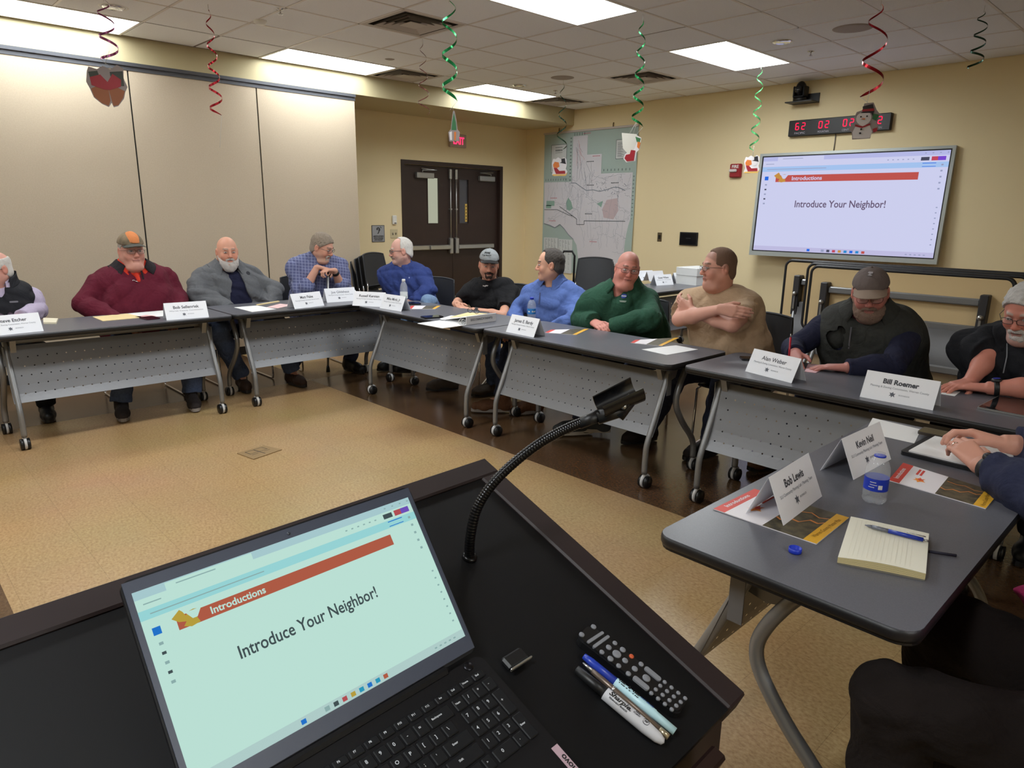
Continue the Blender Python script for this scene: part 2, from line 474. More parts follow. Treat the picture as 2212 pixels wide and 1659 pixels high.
VDARK = mat('vent_dark', (52, 44, 38), .8)
VMET = mat('vent_enamel', (196, 188, 180), .5)
def vent(k, j, label):
    x0, y0 = cell(k, j); c = (x0+GS/2, y0+GS/2, ZC)
    t = empty('ceiling_vent', c, 0, label, 'ceiling vent', 'square air vents in the ceiling')
    H = GS/2
    def ring(mb, a, za, b, zb, m=0):
        for q in range(4):
            R = Matrix.Rotation(q*PI/2, 3, 'Z')
            p = [R @ Vector(v) for v in ((a, -a, za), (a, a, za), (b, b, zb), (b, -b, zb))]
            mb.quad(*p, m)
    mb = MB(); ring(mb, H, -.004, H-.05, -.004); ring(mb, H, -.004, H, .01); mb.build('frame', VMET, t)
    mb = MB(); mb.bx((-H+.04, -H+.04, .06), (H-.04, H-.04, .065)); ring(mb, H-.05, -.004, H-.05, .06); mb.build('throat', VDARK, t)
    mb = MB()
    for q, a in enumerate((.225, .175, .125)): ring(mb, a, -.012, a-.04, .02); ring(mb, a-.002, -.013, a-.042, .019)
    mb.bx((-.08, -.08, -.014), (.08, .08, -.010)); mb.build('louvers', VMET, t)
for (k, j), lb in zip(VENTS, ('square ceiling vent with dark louvers nearest the camera, above the green streamer', 'square ceiling vent by the soffit between two troffers',
                              'square ceiling vent beside the room corner above the map', 'square ceiling vent above the stocking streamer')): vent(k, j, lb)
CHR = mat('chrome', (215, 215, 218), .12, 1.0)
def downlight(px, py, label):
    p = onz(px, py, ZC)
    t = empty('recessed_downlight', p, 0, label, 'ceiling light', 'round unlit downlights')
    MB().lathe([(.082, -.003), (.10, -.006), (.105, -.002), (.105, 0)], n=28).build('trim_ring', FITW, t)
    MB().lathe([(.082, -.003), (.076, -.012), (.06, -.02), (.05, -.012), (.03, -.016), (.0, -.016)], n=28).build('reflector_cone', CHR, t)
downlight(245, 14, 'round chrome downlight beside the bells streamer'); downlight(1122, 183, 'round chrome downlight behind the troffer near the map corner'); downlight(1690, 88, 'round chrome downlight by the troffer before the display')
def disc(px, py, r, name, m, label, cat, dz=.012, stem=False):
    p = onz(px, py, ZC)
    mb = MB(); mb.lathe([(r*.55, -dz), (r*.8, -dz*.9), (r, -dz*.4), (r, 0.0)] if not stem else [(0, -.045), (.018, -.043), (.018, -.038), (.006, -.034), (.006, -.012), (r, -.008), (r, 0)], n=24)
    o = mb.build(name, m); o.location = p; return tag(o, label, cat)
SPK = mat('speaker_grille', (168, 158, 152), .7, bump=(300, .4))
disc(1215, 167, .13, 'ceiling_speaker', SPK, 'round grey ceiling speaker above the dark green streamer', 'speaker')
disc(1842, 60, .15, 'ceiling_speaker', SPK, 'round grey ceiling speaker beside the red snowman streamer', 'speaker')
disc(605, 18, .03, 'sprinkler_head', CHR, 'small chrome sprinkler head between vent and first troffer', 'sprinkler', stem=True)
disc(1200, 195, .03, 'sprinkler_head', CHR, 'small sprinkler head near the corner vent', 'sprinkler', stem=True)
disc(1752, 110, .03, 'sprinkler_head', CHR, 'small sprinkler head between troffer and display wall', 'sprinkler', stem=True)
disc(562, 43, .05, 'smoke_detector', FITW, 'small white smoke detector on ceiling near sprinkler', 'smoke detector', .035)
disc(842, 127, .05, 'ceiling_sensor', SPK, 'small round grey sensor on ceiling by the troffer end', 'sensor', .008)
# ================================================================== WALL THINGS
# local frames: T maps (u right, v up, w out of the wall)
def wall_T(p, face):
    if face == 'far': R = Matrix(((1, 0, 0), (0, 0, -1), (0, 1, 0)))      # u=+x, v=+z, w=-y
    else: R = Matrix(((0, 0, 1), (1, 0, 0), (0, 1, 0)))                   # door wall: u=+y, v=+z, w=+x
    m = R.to_4x4(); m.translation = Vector(p); return m
def wthing(name, p, face, label, cat, group=None):
    e = empty(name, (0, 0, 0), 0, label, cat, group); e.matrix_world = wall_T(p, face); return e
def TL4(u=0, v=0, w_=0): return Matrix.Translation((u, v, w_))
REDL = emis('red_led', (255, 30, 70), 1.6)
SIGNG = mat('sign_grey', (186, 170, 158), .5)
# exit sign
p = (XD+.004, 6.675, 2.49)
t = wthing('exit_sign', p, 'left', 'small exit sign with red letters above the dark double door', 'sign')
mb = MB(); mb.bx((-.15, -.09, 0), (.15, .09, .05), bev=.008); mb.build('housing', SIGNG, t)
text_mesh('EXIT', .135, 'lettering', emis('exit_red', (255, 50, 95), 1.5), t, TL4(.0, -.005, .052), .001, width=.20, bold=.004)
# hearing-loop sign
SGREY = mat('sign_silver', (158, 160, 164), .5); SDARK = mat('sign_dark', (60, 62, 68), .5)
a, b = onx(802, 487, XD), onx(831, 522, XD)
t = wthing('hearing_sign', (XD+.003, (a.y+b.y)/2, (a.z+b.z)/2), 'left', 'grey square hearing assistance sign with an ear symbol beside the door', 'sign')
mb = MB(); mb.bx((-.10, -.11, 0), (.10, .11, .004), 1); mb.bx((-.093, -.103, .004), (.093, .103, .005), 0); mb.build('sign_plate', [SGREY, SDARK], t)
mb = MB()
mb.tube([(-.01, .0, .006), (.005, .015, .006), (.008, .03, .006), (.024, .045, .006), (.022, .07, .006), (.0, .082, .006), (-.022, .07, .006), (-.024, .05, .006)], .0055, 6)
mb.tube([(-.012, .05, .006), (-.008, .064, .006), (.006, .066, .006), (.012, .054, .006), (.002, .04, .006)], .0035, 6)
mb.tube([(.03, .09, .006), (.05, .075, .006)], .004, 6); mb.build('ear_symbol', INK, t)
for q, s in enumerate(('ASSISTIVE LISTENING', 'DEVICE AVAILABLE', 'UPON REQUEST')):
    text_mesh(s, .026, 'lettering', INK, t, TL4(0, -.035-.024*q, .0056), width=.165-.015*q, bold=.0012)
# small wall devices on the door wall
a = onx(851, 475, XD)
t = wthing('wall_sensor', (XD, a.y, a.z), 'left', 'small white wall sensor above the light switch by the door', 'sensor')
mb = MB(); mb.bx((-.035, -.06, 0), (.035, .06, .025), bev=.008); mb.build('cover', WHITE, t)
mb = MB(); mb.bx((-.012, -.048, .025), (.022, -.036, .0265)); mb.build('badge', SDARK, t)
a = onx(851, 505, XD)
t = wthing('light_switch', (XD, a.y, a.z), 'left', 'beige two gang light switch plate beside the door frame', 'light switch')
IV = mat('ivory_plate', (205, 192, 156), .5)
mb = MB(); mb.bx((-.06, -.06, 0), (.06, .06, .006), bev=.003); mb.build('plate', IV, t)
for q in (-1, 1):
    mb = MB(); mb.box((q*.024, 0, .009), (.012, .028, .014), Matrix.Rotation(.35*q, 3, 'X')); mb.build('toggle', mat('toggle_grey', (120, 112, 96), .5), t)

# ------------------------------------------------------------------ far wall
def fwall(px, py): return ony(px, py, YF)
def fthing(name, px, py, label, cat, group=None):
    return wthing(name, fwall(px, py), 'far', label, cat, group)
t = fthing('wall_switch', 1425, 512, 'small narrow metal switch plate on wall left of the dark panel', 'switch')
mb = MB(); mb.bx((-.035, -.06, 0), (.035, .06, .006), bev=.003); mb.build('plate', mat('bronze_plate', (118, 104, 80), .4, .6), t)
mb = MB(); mb.bx((-.014, -.026, .006), (.014, .026, .014)); mb.build('rocker', BLACK, t)
t = fthing('control_panel', 1488.5, 516, 'black rectangular control panel mounted on the wall right of map', 'control panel')
mb = MB(); mb.bx((-.135, -.085, 0), (.135, .085, .02), bev=.004); mb.build('case', BLACK, t)
mb = MB(); mb.bx((-.12, -.07, .02), (.12, .07, .021)); mb.build('screen', mat('dark_screen', (22, 22, 26), .1), t)
text_mesh('- - - -', .03, 'lettering', mat('dim_grey', (110, 110, 112), .6), t, TL4(0, .01, .0215), bold=.0005)
t = fthing('power_outlet', 1740, 668, 'white power outlet low on the far wall', 'outlet')
mb = MB(); mb.bx((-.055, -.075, 0), (.055, .075, .008), bev=.003); mb.build('plate', WHITE, t)
for q in (-1, 1):
    mb = MB(); mb.bx((-.018, q*.03-.016, .008), (.018, q*.03+.016, .011)); mb.bx((-.008, q*.03-.006, .011), (-.005, q*.03+.006, .0114), 1); mb.bx((.005, q*.03-.006, .011), (.008, q*.03+.006, .0114), 1)
    mb.build('socket', [mat('socket_grey', (205, 205, 200), .5), BLACK], t)
RED = mat('alarm_red', (150, 26, 36), .4)
t = fthing('fire_alarm', 1592, 368, 'red fire alarm strobe on the wall beside the display', 'alarm')
mb = MB(); mb.bx((-.075, -.085, 0), (.075, .075, .05), bev=.012); mb.build('case', RED, t)
mb = MB(); mb.bx((-.07, -.022, .05), (.03, .012, .075), bev=.008); mb.build('strobe_lens', mat('strobe_lens', (214, 206, 206), .2), t)
text_mesh('FIRE', .05, 'lettering', WHITE, t, TL4(0, .04, .0512), bold=.001)
# PTZ camera on its shelf
t = fthing('conference_camera', 1741, 222, 'black conference camera on a small wall shelf above the clock', 'camera')
mb = MB(); mb.bx((-.15, -.012, 0), (.15, .0, .2)); mb.bx((-.15, 0, .0), (.15, .09, .012)); mb.build('shelf', BLACK, t)
mb = MB(); mb.cyl((-.02, .0, .11), (-.02, .045, .11), .075, .065, 24); mb.build('base', BLACK, t)
mb = MB(); mb.bx((-.085, .04, .05), (-.065, .16, .17), bev=.008); mb.bx((.025, .04, .05), (.045, .16, .17), bev=.008); mb.bx((-.085, .04, .05), (.045, .06, .17), bev=.008); mb.build('yoke', BLACK, t)
mb = MB(); mb.sphere((-.02, .13, .11), (.055, .085, .075)); mb.cyl((-.02, .12, .16), (-.02, .115, .20), .04, .038); mb.build('camera_head', mat('camera_black', (24, 25, 28), .3), t)
mb = MB(); mb.cyl((-.02, .115, .199), (-.02, .115, .203), .028); mb.build('lens', mat('lens_glass', (30, 34, 44), .05, spec=.9), t)
# four-zone clock
t = fthing('zone_clock', 1813, 271.5, 'long black four zone wall clock with red digits above the display', 'clock')
pl, pr = fwall(1703.5, 271), fwall(1922.5, 255.5)
CW = (pr.x-pl.x)
mb = MB(); mb.bx((-CW/2, -.085, 0), (CW/2, .085, .06), bev=.006); mb.build('case', BLACK, t)
SEG = {'0': 'abcdef', '1': 'bc', '2': 'abged', '3': 'abgcd', '4': 'fgbc', '5': 'afgcd', '6': 'afgedc', '7': 'abc', '8': 'abcdefg', '9': 'abcdfg'}
def digit(mb, ch, x, y, s):
    wd, ht, th = .5*s, s, .12*s
    P = {'a': (0, ht/2, 1), 'd': (0, -ht/2, 1), 'g': (0, 0, 1), 'b': (wd/2, ht/4, 0), 'c': (wd/2, -ht/4, 0), 'f': (-wd/2, ht/4, 0), 'e': (-wd/2, -ht/4, 0)}
    for k in SEG[ch]:
        cx, cy, hz = P[k]
        L = (wd if hz else ht/2)*.86
        hx, hy = (L/2, th/2) if hz else (th/2, L/2)
        mb.bx((x+cx-hx, y+cy-hy, .0605), (x+cx+hx, y+cy+hy, .0625))
names = ('PACIFIC', 'MOUNTAIN', 'CENTRAL', 'EASTERN'); hrs = ('32', '02', '02', '32')
for q in range(4):
    cx = -CW/2+.135+.262*q if q < 3 else CW/2-.14
    mb = MB(); digit(mb, ('6', '0', '0', '6')[q], cx-.035, .018, .068); digit(mb, '2', cx+.035, .018, .068); mb.build('digits', REDL, t)
    text_mesh(names[q], .03, 'lettering', mat('label_grey', (170, 165, 180), .6), t, TL4(cx, -.055, .0605), width=.12)
a, b = fwall(1806, 288), fwall(1801, 322)
mb = MB(); mb.tube([(a.x, YF-.008, a.z+.01), ((a.x+b.x)/2+.004, YF-.008, (a.z+b.z)/2), (b.x, YF-.008, b.z-.15)], .006, 8)
tag(mb.build('power_cable', mat('grey_cable', (120, 112, 100), .6)), 'grey cable running down the wall from clock to display', 'cable')

# ------------------------------------------------------------------ wall map
PALE = mat('map_sea', (166, 184, 178), .7); LAND = mat('map_land', (208, 206, 212), .7); LINE = mat('map_line', (138, 145, 156), .7); MWHITE = mat('map_white', (206, 210, 210), .7)
MRED = mat('map_red', (196, 130, 140), .7); MGREEN = mat('map_green', (140, 172, 158), .7); MROSE = mat('map_rose', (194, 176, 180), .7); MINK = mat('map_ink', (84, 92, 96), .7); RAIL = mat('map_rail', (196, 186, 182), .5)
MY = YF-.012
def mp(cx, cy): return fwall(1150+cx/7.373, 200+cy/7.373)     # upper crop
def mq(cx, cy): return fwall(840+cx/5.53, 320+cy/5.53)       # lower crop
A = [mp(205, 665), mp(1700, 540)]; zb = fwall(1175, 590).z
x0, x1, ztop = A[0].x, A[1].x, (A[0].z+A[1].z)/2
zbot = .62
t = empty('wall_map', ((x0+x1)/2, MY, zbot), 0, 'large pale county wall map hanging beside the room corner', 'map')
cx_ = (x0+x1)/2
def L_(p, lay): return (p.x-cx_, -.0006*lay, p.z-zbot)
mb = MB()
def sheet(u, v):
    x = x0+(x1-x0)*u; z = zbot+(ztop-zbot)*v
    curl = .05*max(0, u-.9)/.1*(1-v)**2+.004*math.sin(9*v)*u
    return (x-cx_, .004-curl*.5, z-zbot)
mb.grid(20, 24, sheet, 0)
def poly(pts, m, lay): 
    vs = [L_(p, lay) for p in pts]; mb.add(vs, [tuple(range(len(vs)))], False, m)
def pline(pts, wd, m, lay=4):
    for a, b in zip(pts[:-1], pts[1:]):
        A_, B_ = Vector(L_(a, lay)), Vector(L_(b, lay)); d = (B_-A_); 
        if d.length < 1e-5: continue
        n = Vector((-d.z, 0, d.x)).normalized()*wd/2
        mb.add([A_-n, B_-n, B_+n, A_+n], [(0, 1, 2, 3)], False, m)
Xr = x1-.055
def W(x, z): return Vector((x, MY, z))
# land, drawn in wall coordinates taken from the map's own plan
lx0 = x0+.02
z1 = mp(650, 1420).z; xa = mp(660, 700).x; xb = mp(893, 700).x; z2 = mp(890, 990).z; xc = mp(1115, 1000).x; z3 = mp(1115, 1290).z; zt = mp(700, 695).z
river = [mq(1862, 900), mq(1930, 920), mq(1990, 950), mq(2050, 910), mq(2100, 960), mq(2150, 1030), mq(2212, 1090)]
rv = [W(p.x, p.z) for p in river]
land = [W(lx0, z1), W(xa, z1), W(xa, zt), W(xb, zt), W(xb, z2), W(xc, z2), W(xc, z3), W(Xr, z3), W(Xr, zbot+.12), W(x0+.78, zbot+.12), W(x0+.72, zbot+.42)] + rv[::-1]
poly(land, 1, 2)
def rect(a, b, m, lay): poly([W(a.x, a.z), W(b.x, a.z), W(b.x, b.z), W(a.x, b.z)], m, lay)
def orect(a, b, wd, m, lay): pline([W(a.x, a.z), W(b.x, a.z), W(b.x, b.z), W(a.x, b.z), W(a.x, a.z)], wd, m, lay)
rect(mp(318, 840), mp(545, 1270), 3, 2); orect(mp(318, 840), mp(545, 1270), .006, 7, 3)
rect(mp(1350, 755), mp(1500, 1048), 3, 2); orect(mp(1350, 755), mp(1500, 1048), .006, 7, 3)
rect(mq(1860, 1065), mq(2020, 1480), 3, 2); rect(mq(2028, 1085), mq(2185, 1500), 3, 2)
for q in range(16):
    for a, b in ((1350, 1500),): 
        zz = mp(1370, 800+q*15).z; pline([W(mp(1372, 800).x, zz), W(mp(1480-(q*37) % 60, 800).x, zz)], .004, 7, 4)
for c0, c1, y0_, y1_ in ((1870, 2010, 1085, 1470), (2038, 2175, 1105, 1490)):
    for col in range(4):
        for q in range(26):
            a = mq(c0+(c1-c0)*col/4+4, y0_+(y1_-y0_)*q/26); b = mq(c0+(c1-c0)*(col+1)/4-8-((q*7+col*5) % 4)*4, y0_)
            pline([W(a.x, a.z), W(b.x, a.z)], .0045, 7, 4)
for yy, wd in ((880, .012), (925, .026), (962, .008)):
    a = mp(380, yy); b = mp(490, yy); 
    for q in range(6): pline([W(a.x+(b.x-a.x)*(q+.1)/6, a.z), W(a.x+(b.x-a.x)*(q+.75)/6, a.z)], wd, 7, 4)
rect(mq(1890, 630), mq(1985, 690), 5, 3); rect(mq(1885, 680), mq(1945, 720), 5, 3)
poly([mq(2150, 590), mq(2185, 640), mq(2205, 720), mq(2165, 750), mq(2130, 730), mq(2125, 650)], 5, 3)
def big(px, py): return fwall(px, py)
poly([big(1312, 432), big(1335, 428), big(1337, 455), big(1326, 474), big(1305, 470), big(1302, 452)], 6, 3)
poly([big(1290, 440), big(1304, 434), big(1300, 448)], 5, 3)
rnd = random.Random(11)
def wander(a, b, n, amp, wd, m):
    pts = []
    for k in range(n+1):
        f = k/n; pts.append(W(a.x+(b.x-a.x)*f+rnd.uniform(-amp, amp)*(0 < k < n), a.z+(b.z-a.z)*f+rnd.uniform(-amp, amp)*(0 < k < n)))
    pline(pts, wd, m, 4)
road = [mp(620, 1440), mp(700, 1440), mp(780, 1500), mp(870, 1560), mp(980, 1550), mp(1080, 1575), mp(1200, 1545), mp(1300, 1510), mp(1380, 1510), mp(1490, 1560)]
pline([W(p.x, p.z) for p in road], .012, 2, 5)
pline(rv, .012, 2, 5)
bnd = [mq(1865, 735), mq(2020, 735), mq(2155, 800), mq(2212, 815)]; pline([W(p.x, p.z) for p in bnd], .008, 7, 5)
pline([W(big(1210, 446).x, big(1210, 446).z), W(big(1247, 473).x, big(1247, 473).z), W(big(1247, 485).x, big(1247, 485).z), W(big(1263, 485).x, big(1263, 485).z), W(big(1263, 477).x, big(1263, 477).z), W(big(1352, 478).x, big(1352, 478).z)], .009, 7, 5)
for q in range(120):
    a = W(rnd.uniform(lx0+.03, Xr-.05), rnd.uniform(zbot+.35, z3-.03)); ln = rnd.uniform(.12, .5); an = rnd.choice((0, .3, 1.57, 1.4, 1.75, 2.8))+rnd.uniform(-.25, .25)
    b = W(min(max(a.x+ln*math.cos(an), lx0+.02), Xr-.02), min(max(a.z+ln*math.sin(an), zbot+.3), z3-.02))
    if a.x < x0+.85 and a.z < 1.30 or b.x < x0+.85 and b.z < 1.30: continue
    wander(a, b, 9, .016, .0024, 2)
for q in range(9):
    a = W(rnd.uniform(xa+.02, xb-.1), rnd.uniform(z2, zt-.05)); wander(a, W(a.x+rnd.uniform(-.02, .12), a.z-rnd.uniform(.1, .4)), 5, .012, .0035, 4 if q % 2 else 2)
for q in range(10):
    a = W(rnd.uniform(xa+.05, xc-.1), rnd.uniform(z3, z2-.05)); wander(a, W(a.x+rnd.uniform(-.1, .14), a.z-rnd.uniform(.15, .4)), 5, .012, .004, 2)
for px, py, m in ((1277, 349, 7), (1277, 400, 7), (1198, 428, 4), (1273, 462, 7), (1195, 477, 4), (1283, 522, 4), (1270, 268+20, 4), (1290, 337, 4), (1330, 395, 7)):
    a = big(px, py)
    for q in range(5): pline([W(a.x-.07+.028*q, a.z), W(a.x-.07+.028*q+.02, a.z)], .013, m, 6)
for q in range(13): a = W(xa-.03, z1+(zt-z1)*(q+.5)/13); pline([W(a.x-.02, a.z), W(a.x+.01, a.z)], .01, 7, 4)
for q in range(9): pline([W(lx0+.03+q*.052, z1+.02), W(lx0+.03+q*.052, z1+.05)], .008, 7, 4)
for q in range(5): pline([W(xa+.03+q*.048, zt+.005), W(xa+.03+q*.048, zt+.045)], .008, 7, 4)
for q in range(8): pline([W(xc+.05+q*.065, z3+.03), W(xc+.05+q*.065, z3+.06)], .008, 7, 4)
for q in range(26): zz = zbot+.1+(z3-zbot-.1)*q/26; pline([W(Xr+.01, zz), W(Xr+.035, zz)], .008, 7, 4)
for q in range(18):
    a = W(rnd.uniform(big(1285, 395).x, big(1350, 395).x), rnd.uniform(big(1300, 425).z, big(1300, 395).z)); pline([a, W(a.x+rnd.uniform(.01, .05), a.z+rnd.uniform(-.04, .04))], .008, 2, 4)
mb.build('map_sheet', [PALE, LAND, LINE, MWHITE, MRED, MGREEN, MROSE, MINK], t)
mb = MB(); mb.bx((x0-cx_-.01, -.014, ztop-zbot-.005), (x1-cx_+.01, .006, ztop-zbot+.022), bev=.004); mb.build('hanging_rail', RAIL, t)
for q in (.3, 1.32):
    mb = MB(); mb.tube([(x0-cx_+q, -.004, ztop-zbot+.02), (x0-cx_+q, -.004, ztop-zbot+.06), (x0-cx_+q, .004, ztop-zbot+.075)], .007, 8); mb.build('hook', mat('hook_brass', (110, 92, 60), .4, .7), t)

# ------------------------------------------------------------------ slide shown on both screens
def slide(parent, T, W_, H_, pre, bright, tint, lite):
    """u,v in 0..1 from the top-left of the screen"""
    def C(c): return tuple(a*b for a, b in zip(c, tint))
    e = lambda n, c: emis(pre+n, C(c), bright)
    def P(u, v, z=0.0): return T @ Vector(((u-.5)*W_, (.5-v)*H_, z))
    mats = [e('page', (255, 255, 255)), e('tabbar', (226, 228, 246)), e('banner', (205, 240, 255)), e('red', (236, 104, 84)), e('orange', (246, 178, 76)), e('grey', (190, 196, 204)), e('blue', (50, 130, 240)), e('task', (238, 232, 240)), e('dark', (92, 92, 100)), e('violet', (150, 90, 220)), e('pink', (240, 90, 100)), e('cyan', (60, 170, 220))]
    mb = MB()
    def R(u0, v0, u1, v1, m, lay=1): 
        z = .0003*lay
        mb.quad(P(u0, v1, z), P(u1, v1, z), P(u1, v0, z), P(u0, v0, z), m)
    R(0, 0, 1, 1, 0, 0); R(0, 0, 1, .045, 1); R(.09, .006, .36, .045, 0, 2); R(0, .105, 1, .155, 2); R(0, .95, 1, 1, 7)
    R(.09, .195, .865, .265, 3)
    z = .0009
    mb.add([P(.078, .198, z), P(.105, .165, z), P(.112, .18, z), P(.118, .205, z), P(.128, .19, z), P(.142, .185, z), P(.165, .195, z), P(.145, .225, z), P(.152, .262, z), P(.125, .27, z), P(.105, .255, z), P(.115, .235, z), P(.095, .225, z)], [tuple(range(13))], False, 4)
    mb.add([P(.118, .19, z+.0003), P(.165, .19, z+.0003), P(.148, .232, z+.0003), P(.134, .232, z+.0003)], [(0, 1, 2, 3)], False, 0)
    R(.022, .205, .045, .245, 6, 2)
    for q in range(5): R(.028, .285+.05*q, .040, .30+.05*q, 8 if q % 2 else 5, 2)
    for q in range(5): R(.965, .125+.055*q, .975, .14+.055*q, 5, 2)
    for q in range(8): R(.972, .52+.05*q, .980, .53+.05*q, 5, 2)
    R(.865, .058, .905, .09, 8, 2); R(.915, .055, .975, .092, 10, 2); R(.945, .055, .982, .092, 9, 3); R(.875, .112, .94, .118, 6, 2); R(.875, .143, .94, .148, 6, 2)
    for q in range(6): R(.70+.025*q, .07, .708+.025*q, .078, 5, 2)
    for q in range(4): R(.88+.035*q, .018, .888+.035*q, .026, 5, 2)
    R(.12, .022, .24, .028, 5, 3); R(.02, .072, .07, .078, 5, 2); R(.03, .128, .38, .134, 5, 2)
    for q, m in enumerate((6, 5, 8, 10, 4, 11, 6, 11, 3)):
        u = .33+.032*q + (.05 if q > 0 else 0); R(u, .963, u+.017, .988, m, 2)
    for q in range(5): R(.86+.022*q, .971, .87+.022*q, .98, 5, 2)
    o1 = mb.build('picture', mats, None)
    o2 = text_mesh('Introductions', H_*.055, 'w', e('page', (255, 255, 255)), None, T @ TL4((.275-.5)*W_, (.5-.232)*H_, .0012), width=W_*.175, bold=H_*.0012)
    o3 = text_mesh('Introduce Your Neighbor!', H_*.10, 'w', e('words', (128, 108, 122)) if lite else e('dark', (92, 92, 100)), None, T @ TL4((.475-.5)*W_, (.5-.50)*H_, .0012), width=W_*.50, bold=H_*.0014)
    return merge_meshes('screen', [o1, o2, o3], parent)

TVM = Matrix.Identity(4)
yaw, tilt, roll = math.radians(4.248), math.radians(-2.965), math.radians(.1)
ex = Vector((math.cos(yaw), math.sin(yaw), 0)); nn = Vector((math.sin(yaw), -math.cos(yaw), 0))
ez = math.cos(tilt)*Vector((0, 0, 1))+math.sin(tilt)*nn
tv = empty('wall_display', (0, 0, 0), 0, 'large wall display in a silver frame showing a slide with a red banner', 'display')
Rm = frame3(ex, ez).to_4x4(); Rm.translation = Vector((-3.141, 7.945, 1.639)) ; tv.matrix_world = Rm
TW, TH = 1.9, 1.069
SILV = mat('silver_bezel', (168, 174, 172), .35, .4)
mb = MB(); d = .03
for lo, hi in (((-TW/2-d, TH/2, -.06), (TW/2+d, TH/2+.028, .012)), ((-TW/2-d, -TH/2-.05, -.06), (TW/2+d, -TH/2, .012)), ((-TW/2-d, -TH/2, -.06), (-TW/2, TH/2, .012)), ((TW/2, -TH/2, -.06), (TW/2+d, TH/2, .012))): mb.bx(lo, hi)
mb.build('bezel', SILV, tv)
mb = MB(); b_ = .012
for lo, hi in (((-TW/2, TH/2-b_, -.02), (TW/2, TH/2, .004)), ((-TW/2, -TH/2, -.02), (TW/2, -TH/2+b_, .004)), ((-TW/2, -TH/2, -.02), (-TW/2+b_, TH/2, .004)), ((TW/2-b_, -TH/2, -.02), (TW/2, TH/2, .004))): mb.bx(lo, hi)
mb.build('inner_bezel', BLACK, tv)
mb = MB(); mb.bx((-TW/2-.02, -TH/2-.04, -.065), (TW/2+.02, TH/2+.02, -.022)); mb.build('back_case', BLACK, tv)
mb = MB(); mb.bx((-.3, -.25, -.10), (.3, .25, -.062)); mb.build('wall_bracket', BLACK, tv)
slide(tv, TL4(0, 0, .0), TW-.02, TH-.02, 'tv_', .66, (.86, .87, 1.0), True)
